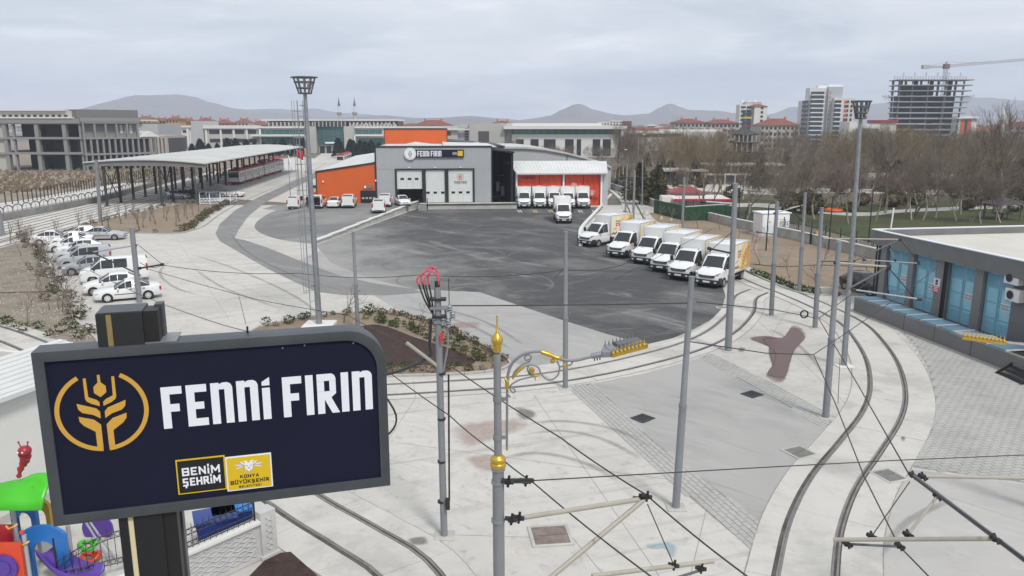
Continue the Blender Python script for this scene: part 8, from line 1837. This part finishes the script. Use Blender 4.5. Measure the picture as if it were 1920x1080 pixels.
for a, b in zip(WP, WP[1:]):
 n = max(int((b - a).length / 2.2), 1); rz = atan2((b - a).y, (b - a).x)
 for i in range(n):
  p = a.lerp(b, i / n) + Vector((0, .8, 0))
  if pr0 is None:
   q = MB(); q.box((-.04, -.04, 0), (.04, .04, 2.2)); pr0 = q.build('fence_post', M['iron_black'], pf_, smooth=False); pr0.location = p
   q = MB(); q.tube([(1.1 - 1.1 * cos(pi * j / 10), 0, 1.1 + .75 * sin(pi * j / 10)) for j in range(11)], .03, 4)
   for j in range(1, 11): q.tube([(.2 * j, 0, .1), (.2 * j, 0, 1.1 + .7 * sin(pi * j / 11))], .012, 3)
   q.tube([(0, 0, .3), (2.2, 0, .3)], .02, 3); q.tube([(0, 0, 1.1), (2.2, 0, 1.1)], .02, 3); ar0 = q.build('fence_grille', M['iron_black'], pf_); ar0.location = p; ar0.rotation_euler = (0, 0, rz)
  else: piece(pr0, pf_, p); piece(ar0, pf_, p, (0, 0, rz))
# green hoarding, kiosk and cabinet
hd_ = empty('green_hoarding', (0, 0, 0), 0, 'dark green sheet hoarding round a works yard at the park wall', 'hoarding')
H_ = pxs([(1226, 399), (1285, 414), (1374, 413)])
for a, b in zip(H_, H_[1:]):
 n = int((b - a).length / 1.25); d = (b - a) / n
 for i in range(n): p = a + d * i; nn_ = Vector((-d.y, d.x, 0)).normalized() * (.02 if i % 2 else -.02); q = MB(); q.beam(p + d * .01 + nn_ + Vector((0, 0, .93)), p + d * .99 + nn_ + Vector((0, 0, .93)), .05, 1.86); q.build('panel', M['hoard_green'], hd_, smooth=False)
for i, (px, py) in enumerate(((1240, 408), (1258, 411))): p = g(px, py, 1.1) + Vector((0, -.2, 0)); q = MB(); q.cbox(p, (.25, .03, .32)); q.build('notice', M['cream_strip'], hd_, smooth=False)
ym = empty('stacked_slabs', (at(1285, 388, 108).x, 108.5, 0), 0, 'whitish stacked building material behind the green hoarding', 'material stack')
for i, (x0, x1, z) in enumerate(((-3.2, -1.2, 2.3), (-1.1, 1.0, 2.05), (1.1, 3.0, 1.9))): q = MB(); q.box((x0, 0, 0), (x1, 2, z)); q.build('pallet_load', M['notice_white'], ym, bevel=.1)
ki = empty('park_kiosk', (at(1270, 395, 107).x, 107, 0), -.06, 'flat kiosk with a pale roof and a bright red rim above the green hoarding', 'kiosk'); kw = 107 / 1450
q = MB(); q.box((0, 0, 0), (96 * kw, 6, 1.85)); q.build('wall', M['hall_grey'], ki, smooth=False); q = MB(); q.box((-.6, -.8, 1.86), (98 * kw, 6.6, 2.1)); rf = q.build('roof', M['notice_white'], ki, bevel=.1); q = MB(); q.box((-.7, -.95, 1.86), (98 * kw + .1, -.801, 2.16)); q.build('red_rim', M['notice_red'], rf, bevel=.05)
k2 = empty('red_roofed_hut', (at(1262, 385, 112).x, 112, 0), 0, 'small pink hut with a dark red hipped roof behind the kiosk', 'hut'); q = MB(); q.box((0, 0, 0), (4.2, 3.5, 2.5)); q.build('wall', M['beige_wall'], k2, smooth=False); q = MB(); q.raw([(-.5, -.5, 2.5), (4.7, -.5, 2.5), (4.7, 4, 2.5), (-.5, 4, 2.5), (1.6, 1.7, 3.3), (2.6, 1.7, 3.3)], [(0,1,5,4),(1,2,5),(2,3,4,5),(3,0,4),(3,2,1,0)]); q.build('roof', M['tram_red'], k2, smooth=False)
cb_p = g(1453, 443); cb = empty('power_cabinet', cb_p, .15, 'white power cabinet with two doors and a small grey fence at the park wall', 'cabinet')
q = MB(); q.box((-1.6, 0, .15), (1.6, 2.2, 2.5)); q.build('body', M['notice_white'], cb, bevel=.04); q = MB(); q.box((-1.75, -.1, 2.5), (1.75, 2.3, 2.62)); q.build('roof', M['letter_white'], cb, bevel=.04); q = MB(); q.box((-2, -.3, 0), (2, 2.6, .149)); q.build('plinth', M['concrete'], cb, smooth=False)
for s in (-1.5, .02): q = MB(); q.box((s, -.04, .3), (s + 1.48, -.001, 2.4)); d = q.build('door', M['letter_white'], cb, bevel=.01); q = MB(); q.prism([(s + .6, 1.5), (s + .9, 1.5), (s + .75, 1.8)], -.05, -.041, axis='y'); q.build('hazard_mark', M['yellow'], d, smooth=False); q = MB(); q.box((s + 1.3, -.08, 1.2), (s + 1.36, -.041, 1.5)); q.build('handle', M['iron_black'], d, smooth=False)
q = MB(); q.tube([(-.1, -.4, 0), (-.1, -.4, 1.9), (.9, -.4, 1.9), (.9, -.4, 0)], .04, 6); q.build('guard_frame', M['iron_black'], cb)
v_ = g(1519, 458); vp = empty('valve_pipe', v_, 0, 'black standpipe with a yellow valve in the orchard bed', 'standpipe')
for x in (0, .35): q = MB(); q.tube([(x, 0, 0), (x, 0, 1.2)], .1, 8); q.build('pipe', M['iron_black'], vp)
q = MB(); q.tube([(-.3, 0, 1.0), (1.3, 0, 1.0), (1.3, 0, .7)], .07, 6); q.build('pipe', M['iron_black'], vp); q = MB(); q.cbox((.75, 0, 1.15), (.5, .2, .35)); q.build('valve', M['yellow'], vp, bevel=.04)
cbk = g(1548, 551); q = MB(); q.box((-.5, -.25, 0), (.5, .25, .5)); o = q.build('concrete_block', M['concrete'], bevel=.03); o.location = cbk; tag(o, 'pale concrete block at the corner of the orchard bed by the black car', 'block')
# pagoda
pg = Far('pagoda', 1370, 1440, 178, 'dark tiered park pagoda with upswept roofs among bare trees', 'pagoda', depth=7)
def tier(px0, px1, ye, yt, m='sub_grey'):
 c = (pg.x(px0) + pg.x(px1)) / 2; w2 = (pg.x(px1) - pg.x(px0)) / 2; ze, zt = pg.z(ye), pg.z(yt); q = MB(); n = 8
 for i in range(n + 1):
  u = i / n; r = w2 * (1 - u) ** 1.7 + .1; z = ze + (zt - ze) * u
  for a, b in ((-1, -1), (0, -1), (1, -1), (1, 0), (1, 1), (0, 1), (-1, 1), (-1, 0)): q.v.append((c + a * r, 3.5 + b * r, z + (.35 * (1 - u) ** 3 if a and b else 0)))
 for i in range(n):
  for j in range(8): q.f.append((i*8+j, i*8+(j+1) % 8, (i+1)*8+(j+1) % 8, (i+1)*8+j)); q.m.append(0)
 q.f.append(tuple(range(8))); q.m.append(0); q.build('roof', M[m], pg.o, angle=30)
tier(1381, 1427, 254, 232, 'shingle_dark'); tier(1374, 1432, 268, 262); tier(1362, 1442, 290, 282, 'leaf_dark')
for y0, y1, a, b in ((254, 266, 1388, 1420), (268, 284, 1384, 1424), (290, 335, 1376, 1430)):
 pg.box('core', 'sub_grey', a + 4, b - 4, y0, y1 if y1 < 300 else 330, 2, 5)
 for i in range(5): X = a + (b - a) * i / 4; pg.box('column', 'pale_wall', X - .8, X + .8, y0, y1, 0.3, .6)
tr_ = Far('park_pavilion', 1245, 1400, 160, 'long low grey park pavilion with pale roof edges under the pagoda', 'pavilion', depth=9)
for a, b, y in ((1245, 1330, 318), (1320, 1470, 326), (1330, 1480, 308)): ubox('roof', 'pale_wall', tr_.o, (tr_.x(a), -1 + (a - 1245) * .02, tr_.z(y + 3)), (tr_.x(b), 7, tr_.z(y)))
ubox('wall', 'sub_grey', tr_.o, (tr_.x(1252), 1.5, 0), (tr_.x(1470), 6, tr_.z(330)))
for i in range(12): X = 1250 + i * 19; ubox('column', 'pale_wall', tr_.o, (tr_.x(X), 0, 0), (tr_.x(X + 2), .3, tr_.z(329)))
k3 = Far('park_cafe', 1640, 1830, 150, 'low park cafe with a pale flat roof and dark openings among the trees', 'pavilion', depth=10); ubox('wall', 'white_wall', k3.o, (0, .8, 0), (k3.x(1830), 9, k3.z(336))); ubox('roof', 'roof_white', k3.o, (-1, -.8, k3.z(335.8)), (k3.x(1832), 10, k3.z(330)))
for i in range(8): X = 1646 + i * 22; ubox('opening', 'glass_dark', k3.o, (k3.x(X), .65, .4), (k3.x(X + 14), .79, k3.z(341)))
gzp = g(1890, 413); gz2 = empty('picnic_shelter', gzp, 0, 'dark picnic shelter with a pyramid roof on the park lawn', 'shelter')
for x in (-1.6, 1.6):
 for y in (0, 2.6): q = MB(); q.box((x - .09, y - .09, 0), (x + .09, y + .09, 2.0)); q.build('post', M['bark'], gz2, smooth=False)
q = MB(); q.raw([(-2.2, -.6, 2.0), (2.2, -.6, 2.0), (2.2, 3.2, 2.0), (-2.2, 3.2, 2.0), (0, 1.3, 2.9)], [(3,2,1,0),(0,1,4),(1,2,4),(2,3,4),(3,0,4)]); q.build('roof', M['shingle_dark'], gz2, smooth=False); q = MB(); q.box((-1.2, .9, .7), (1.2, 1.7, .8)); q.box((-.1, 1.2, 0), (.1, 1.4, .7)); q.build('table', M['bark'], gz2, smooth=False)
for i, (px, py, h) in enumerate(((1160, 366, 7.5), (1553, 470, 5.2), (1628, 455, 5.5), (1262, 388, 5.0), (1384, 415, 5), (1436, 470, 4.5), (1500, 400, 5.5), (1194, 360, 10))):
 p = g(px, py); t = empty('park_lamp', p, 0, 'thin dark park lamp post ' + ('beside the bending track behind the hall', 'at the park wall by the orchard', 'at the corner of the substation', 'next to the red rimmed kiosk', 'at the end of the green hoarding', 'near the white power cabinet', 'on the park lawn', 'taller than the rest behind the bending track')[i], 'lamp post', 'park lamps')
 q = MB(); q.cyl((0, 0, 0), (0, 0, h), .07, .05, 8); q.build('post', M['dark_metal'] if i not in (0, 7) else M['galv'], t); q = MB(); q.beam((0, 0, h), (.9, 0, h + .35), .06, .06); q.build('arm', M['dark_metal'], t); q = MB(); q.cbox((1.0, 0, h + .38), (.5, .22, .1)); q.build('lamp_head', M['dark_metal'] if i not in (0, 7) else M['notice_white'], t)
# ================================================================== TREES
def branchy(seed, h, spread, stems, levels, segs_n, up=.35, twigs=1.0):
 rr = random.Random(seed); trunk, crown = MB(), MB()
 def grow(p, d, L, r, lv):
  n = 4 if lv < 2 else 3; pts_ = [p.copy()]; rad_ = [r]; cur = p.copy(); dd = d.copy(); outs = []
  for i in range(n):
   dd = (dd + Vector((rr.gauss(0, .16), rr.gauss(0, .16), rr.gauss(0, .08) + up * .12))).normalized(); cur = cur + dd * (L / n); pts_.append(cur.copy()); rad_.append(max(r * (1 - (i + 1) / n * .62), .009)); outs.append((cur.copy(), dd.copy(), rad_[-1]))
  (trunk if lv == 0 else crown).tube(pts_, rad_, 6 if lv == 0 else 4 if lv == 1 else 3, cap=False)
  if lv >= levels: return
  k = segs_n[lv]
  for j in range(k):
   q_, qd, qr = outs[min(int((.25 if lv else .35) * n + rr.random() * n * .78), n - 1)]
   ax = Vector((rr.gauss(0, 1), rr.gauss(0, 1), rr.gauss(0, .5))); ax = (ax - qd * ax.dot(qd)).normalized(); ang = rr.uniform(.4, .95) * spread
   grow(q_, (qd * cos(ang) + ax * sin(ang)).normalized(), L * rr.uniform(.5, .78), max(qr * .62, .009), lv + 1)
  grow(cur, (dd + Vector((0, 0, .2))).normalized(), L * .62, max(rad_[-1] * .9, .009), lv + 1)
 for s in range(stems):
  a = 2 * pi * s / max(stems, 1); d = Vector((cos(a) * .28, sin(a) * .28, 1)) if stems > 1 else Vector((0, 0, 1)); grow(Vector((cos(a) * .1, sin(a) * .1, 0)) * (stems > 1), d.normalized(), h * (.42 if stems == 1 else .46), h * .017 / (stems ** .4), 0)
 return trunk, crown
TREE = {}
def tree_proto(key, name, bark, twig, label, group, **k):
 t = empty(name, (0, 0, 0), 0, label, 'tree', group); a, b = branchy(**k); a.build('trunk', M[bark], t, angle=80); b.build('crown', M[twig], t, angle=80); TREE[key] = (t, [False])
tree_proto('A', 'bare_tree', 'bark_pale', 'twig', 'x', 'x', seed=1, h=10, spread=.85, stems=1, levels=4, segs_n=[6, 5, 4, 3])
tree_proto('B', 'bare_tree', 'bark_pale', 'twig_red', 'x', 'x', seed=2, h=9, spread=1.0, stems=1, levels=4, segs_n=[7, 5, 4, 3])
tree_proto('C', 'bare_tree', 'bark', 'twig_olive', 'x', 'x', seed=3, h=11, spread=.6, stems=4, levels=4, segs_n=[4, 4, 4, 3])
tree_proto('D', 'bare_tree', 'bark_pale', 'twig', 'x', 'x', seed=4, h=12, spread=.55, stems=1, levels=4, segs_n=[8, 5, 4, 3], up=.8)
tree_proto('E', 'bare_tree', 'bark', 'twig', 'x', 'x', seed=5, h=8, spread=1.1, stems=2, levels=4, segs_n=[5, 5, 4, 3])
LBL = {'A': 'bare grey stemmed tree standing in the park behind the stone wall', 'B': 'bare reddish twigged tree standing in the park behind the stone wall', 'C': 'bare many stemmed tree with olive twigs in the park', 'D': 'tall slender bare tree with upright branches in the park', 'E': 'broad bare tree forked low, standing in the park'}
rr = random.Random(21)
def tree(k, x, y, s, label=None, group='bare park trees'): t, u = TREE[k]; return put(t, u, (x, y, 0), rr.uniform(0, 6.28), label or LBL[k], group, s)
BIG = [('C', 1318, 402, 1.05, 'big many stemmed olive tree fanning out behind the red rimmed kiosk'), ('A', 1455, 408, 1.05, 'large pale tree right behind the white power cabinet'), ('B', 1590, 420, .95, 'reddish tree on the lawn behind the slim floodlight mast'), ('D', 1875, 400, 1.25, 'tallest bare tree of the park, at the east end over the substation roof'), ('E', 1715, 405, 1.1, 'broad dark tree on the lawn just over the corner of the substation roof'), ('A', 1180, 378, .8, 'bare tree at the park wall by the bending track'), ('B', 1545, 395, .95, 'reddish tree on the lawn beside the orange ring'), ('D', 1660, 400, .95, 'upright bare tree over the low corner of the substation'), ('A', 1800, 402, 1.0, 'pale bare tree over the middle of the substation roof'), ('E', 1400, 400, .95, 'broad bare tree in front of the pavilion')]
for k, px, py, s, lb in BIG: p = g(px, py); tree(k, p.x, p.y, s, lb)
n_ = 0
while n_ < 150:
 Y = rr.uniform(118, 300); px = rr.uniform(1150, 1990)
 if px < 1240 and Y < 150: continue
 tree(rr.choice('ABCDEAB'), xat(px, Y, 300), Y, rr.uniform(.7, 1.08)); n_ += 1
for i in range(30): Y = rr.uniform(190, 285); px = rr.uniform(960, 1190); tree(rr.choice('ABE'), xat(px, Y, 300), Y, rr.uniform(.6, .85), 'bare tree in front of the wide white office', 'bare trees before the wide office')
for i in range(14): px = 1170 + i * 60 + rr.uniform(-20, 20); Y = rr.uniform(310, 380); tree(rr.choice('AD'), xat(px, Y, 300), Y, rr.uniform(.8, 1.1), 'bare tree at the far edge of the park', 'bare trees at the far park edge')
# conifers and evergreen bushes
def leafy(seed, h, r, n, ls, shape='cone', trunk=True):
 rr_ = random.Random(seed); mb = MB()
 for i in range(n):
  u = rr_.random() ** .8; a = rr_.uniform(0, 6.283)
  if shape == 'cone': z = h * (.08 + .92 * u); rad_ = r * (1 - u) ** .8 * (.55 + .45 * rr_.random()) * (1 + .25 * sin(a * 3 + seed))
  else: th = rr_.uniform(0, pi); z = h * (.5 + .5 * cos(th) * rr_.uniform(.6, 1)); rad_ = r * sin(th) * rr_.uniform(.55, 1.0) * (1 + .2 * sin(a * 2.5 + seed))
  c = Vector((rad_ * cos(a), rad_ * sin(a), z)); d = Vector((cos(a) + rr_.gauss(0, .5), sin(a) + rr_.gauss(0, .5), rr_.gauss(.1, .6))).normalized(); s_ = d.cross(Vector((rr_.gauss(0, 1), rr_.gauss(0, 1), rr_.gauss(0, 1)))).normalized(); l = ls * rr_.uniform(.6, 1.3)
  mb.face([c - s_ * l * .3, c + d * l * .45 - s_ * l * .12, c + d * l, c + s_ * l * .3])
 return mb
def ever(key, name, m, cat, **k):
 t = empty(name, (0, 0, 0), 0, 'x', cat, 'x'); leafy(**k).build('crown', M[m], t, smooth=False); q = MB(); q.cyl((0, 0, 0), (0, 0, k['h'] * .5), .12, .06, 6); q.build('trunk', M['bark'], t); TREE[key] = (t, [False])
ever('P', 'conifer_tree', 'leaf_dark', 'tree', seed=8, h=6.5, r=2.6, n=1500, ls=.75); ever('Q', 'evergreen_bush', 'leaf_olive', 'bush', seed=9, h=2.2, r=1.6, n=700, ls=.4, shape='ball'); ever('S', 'conifer_tree', 'leaf_olive', 'tree', seed=10, h=7.5, r=2.2, n=1500, ls=.7)
for i in range(20): px = 322 + i * 17.5 + rr.uniform(-3, 3); Y = 300 + rr.uniform(-8, 8); tree('P', xat(px, Y, 280), Y, rr.uniform(.75, 1.1), 'dark round conifer in the row before the government offices', 'conifer row before the offices') if not 575 < px < 625 else None
for i in range(9): px = 662 + i * 6 + rr.uniform(-2, 2); Y = rr.uniform(285, 315); tree('P', xat(px, Y, 280), Y, rr.uniform(.7, 1.0), 'dark conifer between the glazed office and the orange block', 'conifers beside the orange block')
for i in range(48): Y = rr.uniform(120, 240); px = rr.uniform(1190, 1950); tree(rr.choice('PSS'), xat(px, Y, 300), Y, rr.uniform(.5, .85), 'conifer among the bare park trees', 'conifers in the park')
for i in range(34): Y = rr.uniform(96, 128); px = rr.uniform(1385, 1960); tree(rr.choice('ABE'), xat(px, Y, 400), Y, rr.uniform(.6, .95), 'bare tree at the front of the park lawn', 'bare trees on the front lawn')
for i in range(46): Y = rr.uniform(105, 190); px = rr.uniform(1160, 1960); tree('Q', xat(px, Y, 330), Y, rr.uniform(.6, 1.3), 'rounded evergreen bush on the park lawn', 'bushes in the park') if (px > 1400 or Y > 125) else None
for i in range(16): px = rr.uniform(1830, 1960); Y = rr.uniform(120, 200); tree('S', xat(px, Y, 330), Y, rr.uniform(.7, 1.0), 'green conifer at the east end of the park', 'green conifers at the east end')
p = g(1561, 397); q = MB(); q.tube([(1.2 * cos(2*pi*i/16), 1.2 * sin(2*pi*i/16), .25) for i in range(17)], .22, 6); o = q.build('play_ring', M['orange']); o.location = p; tag(o, 'orange ring lying on the park lawn under a reddish tree', 'ring')
# saplings
def sapling(key, name, seed, h, m='twig', stake=False, label='x'):
 t = empty(name, (0, 0, 0), 0, label, 'tree', 'x'); a, b = branchy(seed, h, .8, 1, 2, [6, 3]); a.build('trunk', M['bark'], t, angle=80); b.build('crown', M[m], t, angle=80)
 if stake: q = MB(); q.cyl((.12, 0, 0), (.12, 0, h * .55), .03, n=5); q.build('stake', M['bark'], t)
 TREE[key] = (t, [False])
sapling('s1', 'sapling', 31, 3.0, stake=True); sapling('s2', 'sapling', 32, 2.6); sapling('s3', 'sapling', 33, 2.8, 'blossom'); sapling('s4', 'sapling', 34, 2.4, 'twig_red')
def plant_px(k, pts_, label, group, s0=.9, s1=1.15):
 for px, py in pts_: p = g(px, py); t, u = TREE[k]; put(t, u, (p.x, p.y, .02), rr.uniform(0, 6.28), label, group, rr.uniform(s0, s1))
plant_px('s1', [(20, 455), (36, 448), (105, 452), (147, 438), (172, 433), (194, 430), (228, 420), (258, 421), (262, 433), (268, 427), (281, 414), (292, 421), (307, 409), (312, 415), (330, 425), (337, 416), (345, 406), (352, 412), (362, 404), (372, 398), (235, 410), (250, 404), (205, 428)], 'staked sapling in the brown bed below the tram shed', 'saplings in the brown bed')
plant_px('s4', [(52, 606)], 'bare sapling with many upright twigs on the stony bed', 'saplings on the stony bed', 1.0, 1.05); plant_px('s2', [(94, 582), (68, 540), (78, 556), (40, 480)], 'bare sapling at the hedge of the stony bed', 'saplings at the stony bed hedge')
plant_px('s2', [(1202, 424), (1232, 415), (1256, 420), (1278, 430), (1308, 428), (1350, 432), (1384, 452), (1440, 455), (1530, 545), (1604, 484), (1655, 470)], 'bare sapling in the sandy orchard bed', 'saplings of the orchard bed'); plant_px('s4', [(1480, 522), (1540, 500), (1625, 515), (1412, 470)], 'dark twigged sapling in the sandy orchard bed', 'dark saplings of the orchard bed'); plant_px('s3', [(1425, 498)], 'sapling with pale pink blossom in the orchard bed', 'blossoming sapling')
plant_px('s2', [(645, 606)], 'bare sapling between two masts at the back of the planted island', 'island sapling', 1.15, 1.2); plant_px('s2', [(790, 600), (918, 672), (705, 602)], 'thin stick sapling at the rim of the planted island', 'island sticks', .5, .6)
# low planting
def shrub(key, seed, m, h=.55, r=.42, n=60, ls=.2):
 mb = leafy(seed, h, r, n, ls, 'ball'); o = mb.build('shrub', M[m], smooth=False); TREE[key] = (o, [False]); tag(o, 'x', 'shrub', 'x')
shrub('h1', 41, 'leaf', .5, .36); shrub('h2', 42, 'leaf_olive'); shrub('h3', 43, 'leaf_red'); shrub('h4', 44, 'leaf', .8, .5, 80, .24)
def along(path_px, step, keys, label, group, jit=.15, s=(.8, 1.2)):
 for p in resample(spline(pxs(path_px), 8), step): k = rr.choice(keys); t, u = TREE[k]; put(t, u, (p.x + rr.gauss(0, jit), p.y + rr.gauss(0, jit), .01), rr.uniform(0, 6.28), label, group, rr.uniform(*s))
HB = 'leafy shrub in the hedge along the stony bed'
along([(34, 440), (64, 466), (86, 508), (112, 556), (142, 600), (168, 628)], .85, ['h3', 'h2', 'h1', 'h3', 'h2'], HB, 'hedge of the stony bed', .42, (.5, 1.1))
for p in resample(spline(pxs([(40, 445), (70, 470), (92, 512), (120, 560), (150, 606)]), 8), 1.3): put(*TREE['s2'], (p.x + rr.gauss(0, .4), p.y + rr.gauss(0, .3), .02), rr.uniform(0, 6.28), 'bare upright sapling rising out of the hedge of the stony bed', 'saplings in the hedge', rr.uniform(.7, 1.0))
along([(0, 606), (60, 618), (120, 626), (170, 628)], 1.1, ['h2', 'h1'], 'low green shrub at the lower rim of the stony bed', 'shrubs at the rim of the stony bed', .5)
along([(90, 452), (140, 432), (190, 415), (260, 398), (330, 384), (400, 379)], 1.1, ['h1', 'h2', 'h3'], 'dark green shrub along the back of the sapling bed', 'shrubs at the back of the sapling bed', .2, (.6, 1.0)); along([(348, 434), (372, 418), (398, 398), (424, 384)], 1.0, ['h2', 'h2', 'h3'], 'olive shrub along the road edge of the sapling bed', 'shrubs at the road edge', .25, (1.0, 1.5)); along([(110, 443), (220, 437), (330, 436)], 2.0, ['h3'], 'small brown shrub at the kerb of the sapling bed', 'brown shrubs at the kerb', .2, (.5, .8))
IS = 'dark green shrub in the planted island'
along([(500, 612), (560, 601), (600, 594), (660, 588), (720, 588)], .55, ['h1', 'h4', 'h3'], IS, 'shrubs of the planted island', .2, (.5, .8)); along([(735, 590), (790, 601), (850, 625), (900, 650), (940, 678)], .42, ['h3', 'h3', 'h1'], 'reddish shrub on the outer rim of the planted island', 'reddish island shrubs', .12, (.45, .8)); along([(690, 600), (745, 612), (800, 632), (855, 652), (905, 678)], .5, ['h1', 'h1', 'h2'], IS, 'shrubs of the planted island', .15, (.5, .85))
along([(700, 606), (760, 606), (820, 626), (880, 655), (925, 682)], .6, ['h1', 'h2'], IS, 'shrubs of the planted island', .25, (.4, .7)); along([(560, 690), (660, 700), (740, 700), (830, 697), (920, 692)], .5, ['h3', 'h2'], 'reddish brown shrub on the front rim of the planted island', 'front island shrubs', .15, (.45, .8)); along([(730, 692), (800, 689), (880, 688)], .7, ['h1', 'h2'], IS, 'shrubs of the planted island', .1, (.4, .7))
along([(1412, 512), (1450, 527), (1490, 543), (1530, 551)], .4, ['h1'], 'clipped dark shrub in the kerb of the orchard bed', 'kerb shrubs of the orchard bed', .06, (.7, .95)); along([(1172, 402), (1180, 418), (1192, 428)], 1.0, ['h1', 'h2'], 'clipped shrub at the top corner of the orchard bed', 'corner shrubs of the orchard bed', .08, (.7, 1))
# weeds on the dry field: tufts nobody could count
wd = MB(); rw2 = random.Random(17)
for i in range(2600):
 px, py = rw2.uniform(-80, 420), rw2.uniform(318, 398)
 if py > 364 - px * .08: continue
 p = g(px, py); hgt = rw2.uniform(.25, .9); w_ = rw2.uniform(.2, .5)
 for k in range(3): a = rw2.uniform(0, 3.14); wd.face([p + Vector((-cos(a) * w_, -sin(a) * w_, 0)), p + Vector((cos(a) * w_, sin(a) * w_, 0)), p + Vector((cos(a) * w_ * .6 + .1, sin(a) * w_ * .6, hgt))])
M['dry_weed'] = mat('dry_weed', (.15, .115, .07), .9, c2=(.27, .21, .14), scale=.2)
o = wd.build('dry_grass', M['dry_weed'], smooth=False); tag(o, kind='stuff')
# stones on the stony bed
sb = MB()
for i in range(900):
 a = rw2.random(); px, py = rw2.uniform(0, 175), rw2.uniform(445, 640); p = g(px, py)
 if not in_poly(p, BEDS['stony_bed']): continue
 s_ = rw2.uniform(.02, .055); q0 = len(sb.v); sb.raw([(p.x - s_, p.y, .02), (p.x, p.y - s_, .02), (p.x + s_, p.y, .02), (p.x, p.y + s_, .02), (p.x, p.y, .02 + s_)], [(0,1,4),(1,2,4),(2,3,4),(3,0,4)])
o = sb.build('gravel', M['gravel_white'], smooth=False); tag(o, kind='stuff')
# dark irrigation hoses on the beds
for i, (pt, lb) in enumerate((([(0, 550), (40, 549), (100, 548)], 'black irrigation hose lying across the stony bed'), ([(1412, 496), (1470, 501), (1540, 498), (1640, 502)], 'black irrigation hose lying across the orchard bed'))):
 q = MB(); q.tube([p + Vector((0, 0, .05)) for p in spline(pxs(pt), 6)], .035, 5); o = q.build('irrigation_hose', M['wire']); tag(o, lb, 'hose')
# ------------------------------------------------------------------ telling alike things apart in their labels
ONE = 'first second third fourth fifth sixth seventh eighth ninth tenth eleventh twelfth thirteenth fourteenth fifteenth sixteenth seventeenth eighteenth nineteenth twentieth'.split()
def nth(i): return ONE[i] if i < 20 else 'twenty-' + ONE[i - 20] if i < 29 else 'thirty-' + ONE[i - 30] if 29 < i < 39 else 'thirtieth' if i == 29 else 'last'
def rank(group, key, fmt, most=39):
 os_ = sorted([o for o in col.objects if o.parent is None and o.get('group') == group], key=key)
 if len(os_) <= most:
  for i, o in enumerate(os_): o['label'] = fmt.format(nth(i), i)
west = lambda o: o.location.x / max(o.location.y, 1)
rank('conifer row before the offices', west, 'dark round conifer, {} from the western end of the row before the offices')
rank('conifers beside the orange block', west, 'dark conifer, {} from the glazed tower towards the orange roof block')
rank('bare trees before the wide office', west, 'bare tree, {} from the western end of the wide white office')
rank('bare trees at the far park edge', west, 'bare tree at the far park edge, {} from the wide white office')
rank('green conifers at the east end', lambda o: o.location.y, 'green conifer at the east end of the park, {} behind the picnic shelter')
rank('saplings in the brown bed', west, 'staked sapling in the brown bed, {} counted from its stony end')
rank('bare trees on the front lawn', west, 'bare tree on the front lawn, {} from the green hoarding')
rank('saplings of the orchard bed', west, 'bare sapling in the orchard bed, {} counted from the bending track')
rank('dark saplings of the orchard bed', west, 'dark twigged sapling in the orchard bed, {} counted from the bending track')
rank('saplings at the stony bed hedge', lambda o: -o.location.y, 'bare sapling at the hedge of the stony bed, {} from the rail yard')
rank('island sticks', west, 'thin stick sapling at the rim of the planted island, {} from the floodlight mast')
rank('brown shrubs at the kerb', west, 'small brown shrub at the kerb of the sapling bed, {} from its stony end')
rank('kerb shrubs of the orchard bed', west, 'clipped dark shrub in the orchard kerb, {} from the end box truck')
rank('saplings in the hedge', lambda o: -o.location.y, 'bare upright sapling in the hedge of the stony bed, {} from the rail yard')
rank('corner shrubs of the orchard bed', lambda o: -o.location.y, 'clipped shrub at the top corner of the orchard bed, {} from the grey mast')
rank('shrubs at the road edge', lambda o: -o.location.y, 'olive shrub along the road edge of the sapling bed, {} from the pavilion')
rank('shrubs at the rim of the stony bed', west, 'low green shrub at the lower rim of the stony bed, {} towards the sign')
MARK = [('the hall corner', 1165), ('the red rimmed kiosk', 1310), ('the pagoda', 1405), ('the power cabinet', 1470), ('the slim floodlight mast', 1600), ('the substation corner', 1680), ('the park cafe', 1775), ('the picnic shelter', 1895)]
def by_mark(group, short):
 bins = {}
 for o in col.objects:
  if o.parent is None and o.get('group') == group and o['label'] in short:
   px = 960 + FPX * o.location.x / (o.location.y * cos(PITCH) + 2); m_ = min(MARK, key=lambda q: abs(q[1] - px))[0]; bins.setdefault((o['label'], m_), []).append(o)
 for (lb, m_), os_ in bins.items():
  for i, o in enumerate(sorted(os_, key=lambda o: o.location.y)): o['label'] = f'{short[lb]}, {nth(i)} in line behind {m_}'
by_mark('bare park trees', {v: v.split(' in the park')[0].split(' standing')[0].rstrip(',') for v in LBL.values()})
by_mark('conifers in the park', {'conifer among the bare park trees': 'conifer among the bare park trees'})
by_mark('bushes in the park', {'rounded evergreen bush on the park lawn': 'rounded evergreen bush on the park lawn'})
